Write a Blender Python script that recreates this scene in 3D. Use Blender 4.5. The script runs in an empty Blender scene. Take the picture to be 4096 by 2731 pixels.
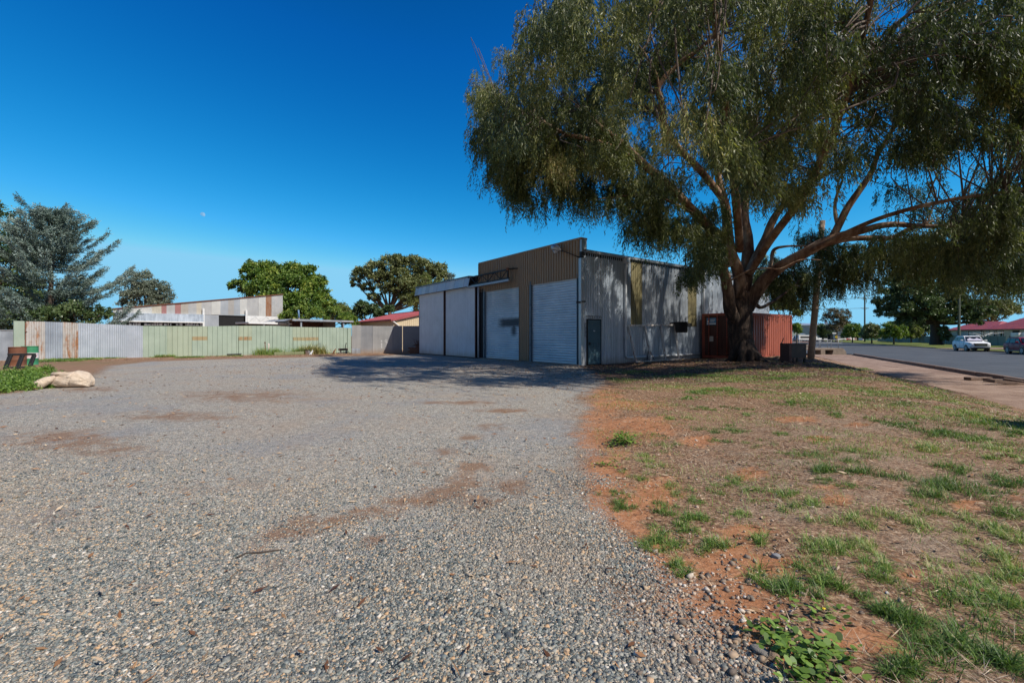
import bpy, math, random
import numpy as np
from mathutils import Vector, Matrix
random.seed(7); RNG = np.random.default_rng(7)
sc = bpy.context.scene
COL = sc.collection
PI = math.pi

# ------------------------------------------------------------------ measured camera
FPX, CXP, HOR, CAMH = 1760.0, 2048.0, 1343.0, 1.40        # focal length / centre / horizon in photo pixels, camera height
def W(px, py, Y):
    return Vector(((px - CXP) / FPX * Y, Y, CAMH - (py - HOR) / FPX * Y))
def G(px, py, z=0.0):
    Y = (CAMH - z) * FPX / (py - HOR)
    return Vector(((px - CXP) / FPX * Y, Y, z))
def on_line(px, P0, D):
    """distance along the plan line P0 + k*D at which the ray of column px crosses it"""
    r = (px - CXP) / FPX
    return (r * P0[1] - P0[0]) / (D[0] - r * D[1])

def sst(t):
    t = np.clip(t, 0, 1); return t * t * (3 - 2 * t)
RD = (0.455, 0.890); RN = (0.890, -0.455)                   # road direction and its right-hand normal
def aq(x, y): return RD[0]*x + RD[1]*y, RN[0]*x + RN[1]*y
def road_pt(a, q): return (RD[0]*a + RN[0]*q, RD[1]*a + RN[1]*q)
def hz(x, y):
    """height of the ground"""
    x = np.asarray(x, float); y = np.asarray(y, float)
    a, q = aq(x, y); s = 6.4 - q
    z = 0.17 * sst((9.5 - s) / 5.5)
    z = z + 0.10 * np.exp(-((x - 10.5)**2 + (y - 21)**2) / 26) * sst(s / 3)
    z = z - 0.60 * sst((3.3 - s) / 3.3)
    und = 0.018*np.sin(x*1.3+y*.7)+0.014*np.sin(x*2.9-y*1.9+1)+0.010*np.sin(x*5.1+y*4.3)
    z = z + und * sst((11 - s) / 3) * sst(s / 1.0)
    z = np.where(s < 0.0, z - 0.16 * sst(-s / 0.6), z)
    far = sst((a - 42) / 10) * sst((q + 30) / 12)
    z = z * (1 - far) + (-0.62) * far
    z = z + 0.22 * sst((q - 37) / 1.5)
    z = z + 0.10 * np.exp(-(((x + 17.5) / 3.0)**2 + ((y - 13.0) / 2.6)**2))      # weedy bank at the left
    return z
def hzf(x, y): return float(hz(x, y))
def GG(px, py):
    """photo pixel -> point on the uneven ground"""
    z = 0.0
    for _ in range(12):
        p = G(px, py, z); z = hzf(p.x, p.y)
    p = G(px, py, z); return p

# ------------------------------------------------------------------ object helpers
def tag(o, label=None, cat=None, group=None, kind=None):
    if label: o['label'] = label
    if cat: o['category'] = cat
    if group: o['group'] = group
    if kind: o['kind'] = kind
    return o
def thing(name, label, cat, loc=(0, 0, 0), rz=0.0, group=None):
    o = bpy.data.objects.new(name, None); COL.objects.link(o)
    o.empty_display_size = 0.2
    o.location = loc; o.rotation_euler = (0, 0, rz)
    return tag(o, label, cat, group)
def copy_tree(o, parent=None):
    c = o.copy(); COL.objects.link(c)
    if parent is not None: c.parent = parent
    for ch in [k for k in o.children]: copy_tree(ch, c)
    return c

class MB:
    def __init__(s): s.v = []; s.f = []; s.m = []; s.mi = 0; s.smooth = set()
    def add(s, vs, fs, smooth=False):
        n = len(s.v); s.v += [tuple(p) for p in vs]
        for f in fs:
            if smooth: s.smooth.add(len(s.f))
            s.f.append([i + n for i in f]); s.m.append(s.mi)
        return s
    def box(s, lo, hi, rot=None, at=None):
        x0, y0, z0 = lo; x1, y1, z1 = hi
        vs = [Vector(p) for p in ((x0,y0,z0),(x1,y0,z0),(x1,y1,z0),(x0,y1,z0),(x0,y0,z1),(x1,y0,z1),(x1,y1,z1),(x0,y1,z1))]
        if rot is not None: vs = [rot @ p for p in vs]
        if at is not None: vs = [p + Vector(at) for p in vs]
        return s.add(vs, [(0,3,2,1),(4,5,6,7),(0,1,5,4),(1,2,6,5),(2,3,7,6),(3,0,4,7)])
    def bar(s, a, b, w, h, up=(0,0,1)):
        a = Vector(a); b = Vector(b); d = (b - a); L = d.length; d.normalize()
        u = Vector(up)
        if abs(d.dot(u)) > 0.98: u = Vector((1,0,0))
        r = d.cross(u).normalized(); u = r.cross(d).normalized()
        vs = []
        for p in (a, b):
            for i, j in ((-1,-1),(1,-1),(1,1),(-1,1)): vs.append(p + r*(i*w/2) + u*(j*h/2))
        return s.add(vs, [(0,1,2,3),(7,6,5,4),(0,4,5,1),(1,5,6,2),(2,6,7,3),(3,7,4,0)])
    def tube(s, pts, rads, n=8, cap=True, wob=0.0, smooth=True):
        pts = [Vector(p) for p in pts]
        if not hasattr(rads, '__len__'): rads = [rads]*len(pts)
        N = len(pts); base = len(s.v); ref = None; vs = []; fs = []
        for i, p in enumerate(pts):
            d = (pts[min(i+1,N-1)] - pts[max(i-1,0)])
            d = d.normalized() if d.length > 1e-9 else Vector((0,0,1))
            if ref is None: ref = Vector((1,0,0)) if abs(d.x) < .9 else Vector((0,1,0))
            r = (ref - d*ref.dot(d)).normalized(); ref = r; b = d.cross(r)
            for k in range(n):
                a = 2*PI*k/n; rr = rads[i]
                if wob: rr *= 1 + wob*(math.sin(3*a + i*.7) * .5 + math.sin(5*a - i*1.1)*.3 + random.uniform(-.35,.35))
                vs.append(p + (r*math.cos(a) + b*math.sin(a))*rr)
        for i in range(N-1):
            for k in range(n):
                k2 = (k+1) % n; fs.append((i*n+k, i*n+k2, (i+1)*n+k2, (i+1)*n+k))
        s.add(vs, fs, smooth)
        if cap:
            s.f.append([base+k for k in reversed(range(n))]); s.m.append(s.mi)
            s.f.append([base+(N-1)*n+k for k in range(n)]); s.m.append(s.mi)
        return s
    def cyl(s, a, b, r, n=16, r2=None):
        return s.tube([a, b], [r, r if r2 is None else r2], n)
    def lathe(s, prof, n=24, at=(0,0,0)):
        """prof: list of (r, z)"""
        vs = []; fs = []
        for r, z in prof:
            for k in range(n):
                a = 2*PI*k/n; vs.append((at[0]+r*math.cos(a), at[1]+r*math.sin(a), at[2]+z))
        for i in range(len(prof)-1):
            for k in range(n):
                k2 = (k+1) % n; fs.append((i*n+k, i*n+k2, (i+1)*n+k2, (i+1)*n+k))
        return s.add(vs, fs, True)
    def quad(s, a, b, c, d): return s.add([a,b,c,d], [(0,1,2,3)])
    def poly(s, pts): return s.add(pts, [tuple(range(len(pts)))])
    def prism(s, pts, vec):
        """closed polygon pts extruded by vec"""
        pts = [Vector(p) for p in pts]; v = Vector(vec); n = len(pts)
        fs = [tuple(reversed(range(n))), tuple(range(n, 2*n))]
        for i in range(n): fs.append((i, (i+1) % n, n+(i+1) % n, n+i))
        return s.add(pts + [p+v for p in pts], fs)
    def build(s, name, mats, parent=None, bevel=0.0, fixn=True):
        me = bpy.data.meshes.new(name); me.from_pydata(s.v, [], s.f)
        if not isinstance(mats, (list, tuple)): mats = [mats]
        for m in mats: me.materials.append(m)
        if len(mats) > 1: me.polygons.foreach_set('material_index', s.m)
        if s.smooth:
            sm = [i in s.smooth for i in range(len(s.f))]; me.polygons.foreach_set('use_smooth', sm)
        me.update()
        if fixn:
            import bmesh
            bm = bmesh.new(); bm.from_mesh(me); bmesh.ops.recalc_face_normals(bm, faces=bm.faces); bm.to_mesh(me); bm.free()
        o = bpy.data.objects.new(name, me); COL.objects.link(o)
        if parent is not None: o.parent = parent
        if bevel:
            b = o.modifiers.new('Bevel', 'BEVEL'); b.width = bevel; b.segments = 2; b.limit_method = 'ANGLE'
        return o

def np_mesh(name, V, F, mat, parent=None, attrs=None, smooth=False):
    """V (n,3) float, F (m,k) int -> one mesh object"""
    V = np.asarray(V, np.float32); F = np.asarray(F, np.int32); m, k = F.shape
    me = bpy.data.meshes.new(name)
    me.vertices.add(len(V)); me.vertices.foreach_set('co', V.ravel())
    me.loops.add(m*k); me.loops.foreach_set('vertex_index', F.ravel())
    me.polygons.add(m); me.polygons.foreach_set('loop_start', np.arange(0, m*k, k, dtype=np.int32))
    if smooth: me.polygons.foreach_set('use_smooth', np.ones(m, bool))
    for an, av in (attrs or {}).items():
        at = me.attributes.new(an, 'FLOAT', 'POINT'); at.data.foreach_set('value', np.asarray(av, np.float32))
    me.materials.append(mat); me.update(calc_edges=True)
    o = bpy.data.objects.new(name, me); COL.objects.link(o)
    if parent is not None: o.parent = parent
    return o

# ------------------------------------------------------------------ material helpers
class NT:
    def __init__(s, name):
        s.m = bpy.data.materials.new(name); s.m.use_nodes = True
        s.t = s.m.node_tree; s.t.nodes.clear()
        s.out = s.n('ShaderNodeOutputMaterial'); s._tc = None
    def n(s, t, **kw):
        nd = s.t.nodes.new(t)
        for k, v in kw.items(): setattr(nd, k, v)
        return nd
    def l(s, a, b): s.t.links.new(a, b)
    def setin(s, nd, key, v):
        sk = nd.inputs[key]
        if hasattr(v, 'links') or isinstance(v, bpy.types.NodeSocket): s.l(v, sk)
        else: sk.default_value = (tuple(v) + (1,)) if (isinstance(v, (tuple, list)) and len(v) == 3 and sk.type == 'RGBA') else v
    def co(s, scale=(1,1,1), rot=(0,0,0), loc=(0,0,0)):
        if s._tc is None: s._tc = s.n('ShaderNodeTexCoord')
        mp = s.n('ShaderNodeMapping'); mp.inputs['Scale'].default_value = scale
        mp.inputs['Rotation'].default_value = rot; mp.inputs['Location'].default_value = loc
        s.l(s._tc.outputs['Object'], mp.inputs['Vector']); return mp.outputs[0]
    def noise(s, scale=1.0, detail=4, rough=.55, vec=None, dist=0.0):
        nd = s.n('ShaderNodeTexNoise'); s.l(vec if vec is not None else s.co(), nd.inputs['Vector'])
        nd.inputs['Scale'].default_value = scale; nd.inputs['Detail'].default_value = detail
        nd.inputs['Roughness'].default_value = rough; nd.inputs['Distortion'].default_value = dist
        return nd.outputs['Fac']
    def vor(s, scale, vec=None, feature='F1', out='Distance', rnd=1.0):
        nd = s.n('ShaderNodeTexVoronoi', feature=feature); s.l(vec if vec is not None else s.co(), nd.inputs['Vector'])
        nd.inputs['Scale'].default_value = scale; nd.inputs['Randomness'].default_value = rnd
        return nd.outputs[out]
    def ramp(s, fac, stops, interp='LINEAR'):
        nd = s.n('ShaderNodeValToRGB'); nd.color_ramp.interpolation = interp
        el = nd.color_ramp.elements
        while len(el) < len(stops): el.new(0.5)
        for e, (p, c) in zip(el, stops):
            e.position = p; c = c if hasattr(c, '__len__') else (c, c, c); e.color = tuple(c) + (1,)
        s.l(fac, nd.inputs[0]); return nd.outputs[0]
    def math(s, op, a, b=0.0, c=None, clamp=False):
        nd = s.n('ShaderNodeMath', operation=op); nd.use_clamp = clamp
        s.setin(nd, 0, a); s.setin(nd, 1, b)
        if c is not None: s.setin(nd, 2, c)
        return nd.outputs[0]
    def maprange(s, v, a, b, c=0.0, d=1.0, smooth=True):
        nd = s.n('ShaderNodeMapRange'); nd.interpolation_type = 'SMOOTHSTEP' if smooth else 'LINEAR'
        s.setin(nd, 0, v)
        for i, k in enumerate((a, b, c, d)): nd.inputs[i+1].default_value = k
        return nd.outputs[0]
    def mix(s, fac, a, b, mode='MIX'):
        nd = s.n('ShaderNodeMix', data_type='RGBA', blend_type=mode)
        s.setin(nd, 0, fac); s.setin(nd, 6, a); s.setin(nd, 7, b); return nd.outputs[2]
    def attr(s, name): return s.n('ShaderNodeAttribute', attribute_name=name).outputs['Fac']
    def bump(s, h, strength=.5, dist=.01):
        nd = s.n('ShaderNodeBump'); nd.inputs['Strength'].default_value = strength; nd.inputs['Distance'].default_value = dist
        s.l(h, nd.inputs['Height']); return nd.outputs[0]
    def done(s, color, rough=.6, metal=0.0, spec=.5, bump=None, surf=None, coat=0.0, alpha=None):
        p = s.n('ShaderNodeBsdfPrincipled')
        s.setin(p, 'Base Color', color); s.setin(p, 'Roughness', rough); s.setin(p, 'Metallic', metal)
        s.setin(p, 'Specular IOR Level', spec)
        if coat: s.setin(p, 'Coat Weight', coat); s.setin(p, 'Coat Roughness', .05)
        if bump is not None: s.l(bump, p.inputs['Normal'])
        s.l(p.outputs[0], s.out.inputs[0]); s.bs = p; return s.m

_mc = {}
def paint(name, col, rough=.5, metal=0.0, var=.12, scale=3.0, dirt=None, dirt_amt=.3, bumpk=.15, spec=.5, coat=0.0):
    """plain painted / cast surface with patchy tone and dirt"""
    key = (name,)
    if key in _mc: return _mc[key]
    t = NT(name); nz = t.noise(scale, 6, .65)
    c0 = tuple(x*(1-var) for x in col); c1 = tuple(min(1, x*(1+var)) for x in col)
    c = t.ramp(nz, [(.3, c0), (.7, c1)])
    if dirt: c = t.mix(t.maprange(t.noise(scale*2.3, 8, .7), .62-dirt_amt*.3, .78, 0, .8), c, dirt)
    r = t.maprange(t.noise(scale*4, 4), .3, .7, rough*.85, min(1, rough*1.2))
    b = t.bump(t.noise(scale*12, 5), bumpk, .01)
    _mc[key] = t.done(c, r, metal, spec, b, coat=coat); return _mc[key]

def tin(name, col, col2=None, rust=.0, metal=.45, rough=.45, vert=True, streak=.35, rustcol=(.30,.12,.045), dirtbase=None, rust_sc=1.3):
    """weathered sheet metal: vertical streaks, blotches, rust runs"""
    key = ('tin', name)
    if key in _mc: return _mc[key]
    t = NT(name); col2 = col2 or tuple(x*.72 for x in col)
    st = t.noise(1.0, 6, .6, t.co((7, 7, .35)))
    bl = t.noise(1.1, 7, .62, t.co((1, 1, 1)))
    f = t.math('ADD', t.math('MULTIPLY', st, streak), t.math('MULTIPLY', bl, 1-streak))
    c = t.ramp(f, [(.34, col2), (.62, col)])
    fine = t.noise(26, 5, .7); c = t.mix(.18, c, t.ramp(fine, [(.3, (.3,.3,.3)), (.7, (.9,.9,.9))]), 'OVERLAY')
    if rust > 0:
        rn = t.noise(rust_sc, 8, .7, t.co((2.2, 2.2, .5), loc=(3.1, 1.7, .4)))
        rf = t.maprange(rn, .72 - .32*rust, .84 - .25*rust)
        rc = t.ramp(t.noise(9, 6, .7), [(.3, tuple(x*.55 for x in rustcol)), (.7, tuple(x*1.4 for x in rustcol))])
        c = t.mix(rf, c, rc)
    if dirtbase is not None:
        sep = t.n('ShaderNodeSeparateXYZ'); t.l(t._tc.outputs['Object'], sep.inputs[0])
        df = t.maprange(t.math('ADD', sep.outputs[2], t.math('MULTIPLY', st, .5)), .75, .2, 0, .65)
        c = t.mix(df, c, dirtbase)
    b = t.bump(t.noise(14, 5, .6), .12, .01)
    _mc[key] = t.done(c, t.maprange(bl, .3, .7, rough*.8, rough*1.3), metal, .5, b); return _mc[key]

def leafmat(name, stops, rough=.45, trans=.25, spec=.5):
    t = NT(name); c = t.ramp(t.attr('tint'), stops)
    p = t.n('ShaderNodeBsdfPrincipled'); t.setin(p, 'Base Color', c); t.setin(p, 'Roughness', rough); t.setin(p, 'Specular IOR Level', spec)
    tr = t.n('ShaderNodeBsdfTranslucent'); t.l(t.mix(1.0, c, (1.15, 1.25, .55), 'MULTIPLY'), tr.inputs['Color'])
    mx = t.n('ShaderNodeMixShader'); mx.inputs[0].default_value = trans
    t.l(p.outputs[0], mx.inputs[1]); t.l(tr.outputs[0], mx.inputs[2]); t.l(mx.outputs[0], t.out.inputs[0]); return t.m

def glass(name, col=(.02,.025,.03), rough=.05):
    if (name,) in _mc: return _mc[(name,)]
    t = NT(name); c = t.ramp(t.noise(2.0, 3), [(.35, col), (.65, tuple(x*1.8 for x in col))])
    _mc[(name,)] = t.done(c, rough, 0, .8); return _mc[(name,)]

M = {}
M['tan'] = tin('tan_cladding', (.36,.26,.165), (.29,.205,.13), 0, .0, .55)
M['zinc'] = tin('zinc_wall', (.52,.59,.68), (.26,.31,.37), .03, .35, .42, streak=.6, dirtbase=(.34,.28,.22))
M['zinc_dark'] = tin('zinc_blue_sheet', (.40,.44,.49), (.25,.28,.32), .05, .35, .45)
M['galv'] = tin('galvanised_steel', (.48,.50,.52), (.34,.36,.38), .06, .5, .42)
M['roller'] = tin('roller_shutter_paint', (.58,.66,.73), (.46,.54,.60), 0, .35, .42, streak=.2)
M['slide'] = tin('sliding_door_sheet', (.70,.75,.80), (.52,.56,.61), .03, .05, .55, dirtbase=(.50,.40,.28))
M['skylight'] = tin('yellowed_fibreglass', (.26,.23,.11), (.12,.10,.055), 0, 0, .5)
M['bluejamb'] = paint('blue_jamb_paint', (.10,.15,.19), .5, .1)
M['bluedoor'] = paint('blue_door_paint', (.06,.125,.165), .5, .1, dirt=(.25,.20,.15), dirt_amt=.2)
M['dark'] = paint('dark_iron', (.025,.024,.026), .6, .3)
M['black'] = paint('black_plastic', (.02,.021,.023), .45)
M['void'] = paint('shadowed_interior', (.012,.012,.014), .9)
M['darkbrown'] = paint('brown_channel_paint', (.10,.045,.04), .55, .1)
M['rust'] = tin('rusty_steel', (.21,.085,.045), (.12,.05,.03), .5, .05, .8)
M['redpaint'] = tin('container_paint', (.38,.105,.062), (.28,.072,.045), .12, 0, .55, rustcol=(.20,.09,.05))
M['redtrim'] = tin('container_trim_paint', (.34,.075,.045), (.24,.05,.03), .2, 0, .6)
M['pvc'] = paint('white_pvc_pipe', (.62,.66,.70), .4)
M['white'] = paint('white_paint', (.75,.76,.76), .5, dirt=(.4,.34,.27), dirt_amt=.1)
M['concrete'] = paint('weathered_concrete', (.26,.21,.165), .85, var=.25, scale=4, dirt=(.15,.12,.10), dirt_amt=.5, bumpk=.5)
M['kerb'] = paint('stained_kerb_concrete', (.20,.135,.10), .9, var=.35, scale=5, dirt=(.07,.05,.04), dirt_amt=.6, bumpk=.6)
M['brick'] = paint('worn_brick', (.27,.13,.085), .9, var=.3, scale=9, bumpk=.5)
M['timber'] = paint('weathered_pole_timber', (.40,.30,.22), .85, var=.3, scale=6, bumpk=.6)
M['greywood'] = paint('grey_timber', (.22,.21,.19), .85, var=.3, scale=8, bumpk=.5)
M['greensleeper'] = paint('green_sleeper_paint', (.22,.25,.13), .8, dirt=(.2,.15,.1), dirt_amt=.5)
M['greenfence'] = tin('green_sheet_fence', (.375,.455,.375), (.32,.395,.325), .0, .05, .5, streak=.25)
M['greenfence_y'] = tin('yellowed_green_sheet', (.385,.445,.345), (.33,.385,.295), .0, .05, .5)
M['rustrun'] = tin('rust_run', (.36,.33,.20), (.36,.25,.13), .75, .05, .7)
M['redroof'] = tin('red_roof_sheet', (.40,.095,.10), (.30,.07,.075), 0, .05, .5)
M['cream'] = tin('cream_cladding', (.68,.56,.38), (.62,.50,.33), 0, .05, .5)
M['creamwall'] = paint('cream_weatherboard', (.62,.58,.48), .7)
M['glass'] = glass('dark_window_glass')
M['greyfence'] = tin('grey_green_sheet_fence', (.20,.26,.24), (.155,.20,.185), 0, .05, .55)
M['tanfence'] = tin('brown_sheet_fence', (.22,.195,.15), (.17,.15,.115), 0, .05, .55)
def canvas():
    t = NT('cream_canvas'); n = t.noise(2.2, 7, .65); cr = t.noise(1.0, 6, .65, t.co((2.2, 9, 9))); fine = t.noise(60, 3)
    c = t.ramp(t.math('ADD', t.math('MULTIPLY', n, .5), t.math('MULTIPLY', cr, .5)), [(.34,(.50,.38,.28)),(.5,(.68,.55,.43)),(.64,(.76,.64,.52))])
    s_ = t.n('ShaderNodeSeparateXYZ'); t.l(t._tc.outputs['Object'], s_.inputs[0]); c = t.mix(t.maprange(t.math('ADD', s_.outputs[2], t.math('MULTIPLY', n, .10)), .12, .05, 0, .55), c, (.30,.16,.09))
    return t.done(c, .92, 0, .15, t.bump(t.math('ADD', cr, t.math('MULTIPLY', fine, .1)), 1.0, .09))
M['canvas'] = canvas()
M['polegreen'] = paint('treated_pole', (.13,.16,.14), .8)
# ================================================================== camera, sun, sky
cam_d = bpy.data.cameras.new('camera'); cam = bpy.data.objects.new('camera', cam_d); COL.objects.link(cam)
cam.location = (0, 0, CAMH); cam.rotation_euler = (PI/2, 0, 0)
cam_d.sensor_width = 36; cam_d.lens = 36*FPX/4096
cam_d.shift_y = -(2731/2 - HOR)/4096; cam_d.shift_x = 0
cam_d.clip_start = .05; cam_d.clip_end = 12000
sc.camera = cam
SUN_H = Vector((.85, -.53)).normalized(); SUN_EL = math.radians(47)
sdir = Vector((SUN_H.x*math.cos(SUN_EL), SUN_H.y*math.cos(SUN_EL), math.sin(SUN_EL)))
ld = bpy.data.lights.new('sun', 'SUN'); ld.energy = 5.0; ld.angle = math.radians(.53); ld.color = (1, .93, .82)
lo = bpy.data.objects.new('sun', ld); COL.objects.link(lo); lo.rotation_euler = sdir.to_track_quat('Z', 'Y').to_euler(); lo.location = (20, -12, 30)
wd = bpy.data.worlds.new('World'); sc.world = wd; wd.use_nodes = True
wt = wd.node_tree; wt.nodes.clear()
sky = wt.nodes.new('ShaderNodeTexSky'); sky.sky_type = 'NISHITA'; sky.sun_disc = False
sky.sun_elevation = SUN_EL; sky.sun_rotation = math.atan2(SUN_H.x, SUN_H.y)
sky.altitude = 200; sky.air_density = 1.0; sky.dust_density = .0; sky.ozone_density = 2.0
hs = wt.nodes.new('ShaderNodeHueSaturation'); hs.inputs['Saturation'].default_value = 1.2; hs.inputs['Value'].default_value = 1.0
gm = wt.nodes.new('ShaderNodeGamma'); gm.inputs[1].default_value = 1.0
bg = wt.nodes.new('ShaderNodeBackground'); bg.inputs[1].default_value = .14
wo = wt.nodes.new('ShaderNodeOutputWorld')
wt.links.new(sky.outputs[0], hs.inputs['Color'])
# polarised look: less red and a touch less green high up, blue kept ahead of green down at the horizon
def wm(op, a, b):
    n_ = wt.nodes.new('ShaderNodeMath'); n_.operation = op
    for i_, v_ in enumerate((a, b)):
        if hasattr(v_, 'default_value'): wt.links.new(v_, n_.inputs[i_])
        else: n_.inputs[i_].default_value = v_
    return n_.outputs[0]
sr = wt.nodes.new('ShaderNodeSeparateColor'); cr_ = wt.nodes.new('ShaderNodeCombineColor'); wt.links.new(hs.outputs[0], sr.inputs[0])
r_ = wm('MINIMUM', wm('MULTIPLY', wm('POWER', sr.outputs[0], 3.0), .075), 1.8)
g_ = wm('MINIMUM', wm('MAXIMUM', wm('SUBTRACT', wm('MULTIPLY', sr.outputs[1], 1.05), .60), .1), 4.5)
b_ = wm('MAXIMUM', wm('MINIMUM', wm('MULTIPLY', sr.outputs[2], 1.05), wm('SUBTRACT', wm('MULTIPLY', sr.outputs[2], 2.2), 3.35)), .8)
b_ = wm('MINIMUM', wm('MAXIMUM', b_, wm('MULTIPLY', g_, 1.45)), 6.5)
for i_, v_ in enumerate((r_, g_, b_)): wt.links.new(v_, cr_.inputs[i_])
# behind the viewer, towards the sun, the plain sky is dimmed to weaken the fill
tcw = wt.nodes.new('ShaderNodeTexCoord'); sxw = wt.nodes.new('ShaderNodeSeparateXYZ'); wt.links.new(tcw.outputs['Generated'], sxw.inputs[0])
mrw = wt.nodes.new('ShaderNodeMapRange'); mrw.interpolation_type = 'SMOOTHSTEP'; wt.links.new(sxw.outputs[1], mrw.inputs[0]); mrw.inputs[1].default_value = -.05; mrw.inputs[2].default_value = -.55
mxw = wt.nodes.new('ShaderNodeMix'); mxw.data_type = 'RGBA'; wt.links.new(mrw.outputs[0], mxw.inputs[0]); wt.links.new(cr_.outputs[0], mxw.inputs[6])
mlw = wt.nodes.new('ShaderNodeMix'); mlw.data_type = 'RGBA'; mlw.blend_type = 'MULTIPLY'; mlw.inputs[0].default_value = 1; wt.links.new(sky.outputs[0], mlw.inputs[6]); mlw.inputs[7].default_value = (.31, .32, .38, 1)
wt.links.new(mlw.outputs[2], mxw.inputs[7]); wt.links.new(mxw.outputs[2], gm.inputs[0])
wt.links.new(gm.outputs[0], bg.inputs[0]); wt.links.new(bg.outputs[0], wo.inputs[0])
sc.view_settings.view_transform = 'Standard'; sc.view_settings.look = 'None'
sc.view_settings.exposure = 0; sc.view_settings.gamma = 1
sc.render.engine = 'CYCLES'
sc.cycles.use_denoising = True; sc.cycles.max_bounces = 6; sc.cycles.transparent_max_bounces = 6
sc.cycles.diffuse_bounces = 3; sc.cycles.glossy_bounces = 2; sc.cycles.use_adaptive_sampling = True; sc.cycles.adaptive_threshold = .015

# ================================================================== ground
def axis(segs):
    out = []
    for a, b, st in segs:
        n = max(1, int(round((b-a)/st))); out += list(np.linspace(a, b, n, endpoint=False))
    return np.array(out + [segs[-1][1]])
gx = axis([(-2500,-300,400),(-300,-60,30),(-60,-28,3),(-28,-10,.35),(-10,10,.13),(10,24,.22),(24,60,2),(60,140,8),(140,400,40),(400,4000,600)])
gy = axis([(-60,-4,8),(-4,.5,.6),(.5,9,.10),(9,26,.2),(26,44,.5),(44,70,2.5),(70,200,12),(200,600,60),(600,5000,700)])
XX, YY = np.meshgrid(gx, gy); ZZ = hz(XX, YY)
V = np.stack([XX.ravel(), YY.ravel(), ZZ.ravel()], 1)
nx, ny = len(gx), len(gy)
ii, jj = np.meshgrid(np.arange(nx-1), np.arange(ny-1))
i0 = (jj*nx + ii).ravel(); F = np.stack([i0, i0+1, i0+1+nx, i0+nx], 1)

GP = np.array([(.8,-4),(.70,1.0),(.70,1.78),(.74,2.18),(.70,2.71),(.66,3.14),(.67,3.84),(.9,5.3),(1.05,6.6),(1.45,8.5),(1.5,9.8),(2.6,12.5),(3.0,15),(3.2,19.9),(3.2,21),
      (-6.9,34.9),(-7.4,33.8),(-9,31.5),(-13,29.2),(-17,26.7),(-19.8,24),(-18.8,20.5),(-15.6,16.5),(-13.2,13.4),(-12.5,11.2),(-12.0,9.8),(-15,8),(-21,6),(-34,-4)])
def sdf_poly(P, poly):
    d = np.full(len(P), 1e9); ins = np.zeros(len(P), bool); n = len(poly)
    for i in range(n):
        a = poly[i]; b = poly[(i+1) % n]; e = b-a; w = P-a
        t = np.clip((w@e)/(e@e), 0, 1); d = np.minimum(d, np.hypot(*(w - t[:,None]*e).T))
        c1 = (a[1] <= P[:,1]) & (b[1] > P[:,1]); c2 = (a[1] > P[:,1]) & (b[1] <= P[:,1])
        cr = e[0]*w[:,1] - e[1]*w[:,0]
        ins ^= (c1 & (cr > 0)) | (c2 & (cr < 0))
    return np.where(ins, d, -d)
g_att = np.clip(sdf_poly(V[:,:2], GP), -6, 6)
# patch fields, each a sum of soft spots given by where they lie in the photograph, stored per ground vertex
yy = np.maximum(V[:,1], .3); PX = CXP + V[:,0]/yy*FPX; PY = HOR + (CAMH - V[:,2])/yy*FPX
front = V[:,1] > .4
def spots(lst, z0=None, k=1.0, ox=0, oy=0):
    f = np.zeros(len(V))
    for x, y, rx, ry, *w_ in lst:
        f = np.maximum(f, (w_[0] if w_ else 1)*np.exp(-(((PX - (ox+x/k))/(rx/k))**2 + ((PY - (oy+y/k))/(ry/k))**2)))
    return f*front
dust_spots = [(2200,290,70,16),(2110,335,60,16),(1990,400,60,20),(2130,470,80,45),(2080,540,120,44),(1890,450,60,20),(2000,580,160,40),(1850,620,180,36),(1650,665,180,36),(1450,710,190,36),(1290,765,150,32),(1140,830,150,30,.8),(2160,630,110,45),
   (1680,800,90,40),(300,350,330,60,.8),(520,400,220,40,.7),(1100,150,360,36,.7),(800,240,300,30,.7),(2250,215,120,10),(2050,180,200,8),(2300,560,90,50),(650,1290,160,60,.55),(400,120,130,14,.8),(250,700,260,120,.5),(1200,900,260,60,.5),(1000,560,400,60,.4),(700,1000,300,90,.35)]
dust = spots(dust_spots, k=1.12, oy=1450)
dust[PY > 2731] *= .5
orange = spots([(600,290,240,60),(450,340,150,80),(420,480,60,150),(450,600,60,120),(1100,760,140,50),(1000,900,200,90),(1240,900,200,60),(1050,1100,280,160),(1560,1230,180,70),(1130,500,80,34),
   (1320,255,110,18),(1430,340,70,16),(700,600,130,90),(560,190,220,26),(1600,280,70,14),(1500,620,90,30),(2330,600,60,24),(1850,950,80,30),(2090,640,70,30),(1250,1330,260,160),(520,720,70,70),(1750,1280,130,60),(1480,560,50,14),(900,350,90,30)], k=1.122, ox=2000, oy=1450)
straw = spots([(1300,480,420,150),(1750,560,260,90),(1900,840,320,160),(1300,660,260,70),(2150,520,160,60),(2250,1350,200,160),(1650,430,300,60),(1500,300,500,70),(2150,330,150,50),(1000,450,150,60)], k=1.122, ox=2000, oy=1450)
for k_ in range(26):
    py_ = 1580+k_*44; xb_ = np.interp(py_, [1500,1601,1717,1806,1985,2127,2252,2475,2731], [2420,2345,2335,2360,2370,2440,2560,2730,2860])+(20+25*math.sin(k_*1.9))
    orange = np.maximum(orange, .75*np.exp(-(((PX-xb_-45)/(75+.12*(py_-1500)))**2+((PY-py_)/42)**2))*front)
litter = 1.15*np.exp(-(((V[:,0]-8.6)/9.0)**2 + ((V[:,1]-18.4)/5.6)**2)*1.1)
weedy = np.exp(-(((V[:,0]+17.5)/4.5)**2 + ((V[:,1]-13.5)/3.6)**2)) + .6*np.exp(-(((V[:,0]+22)/4.0)**2 + ((V[:,1]-22.5)/2.4)**2))

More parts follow.
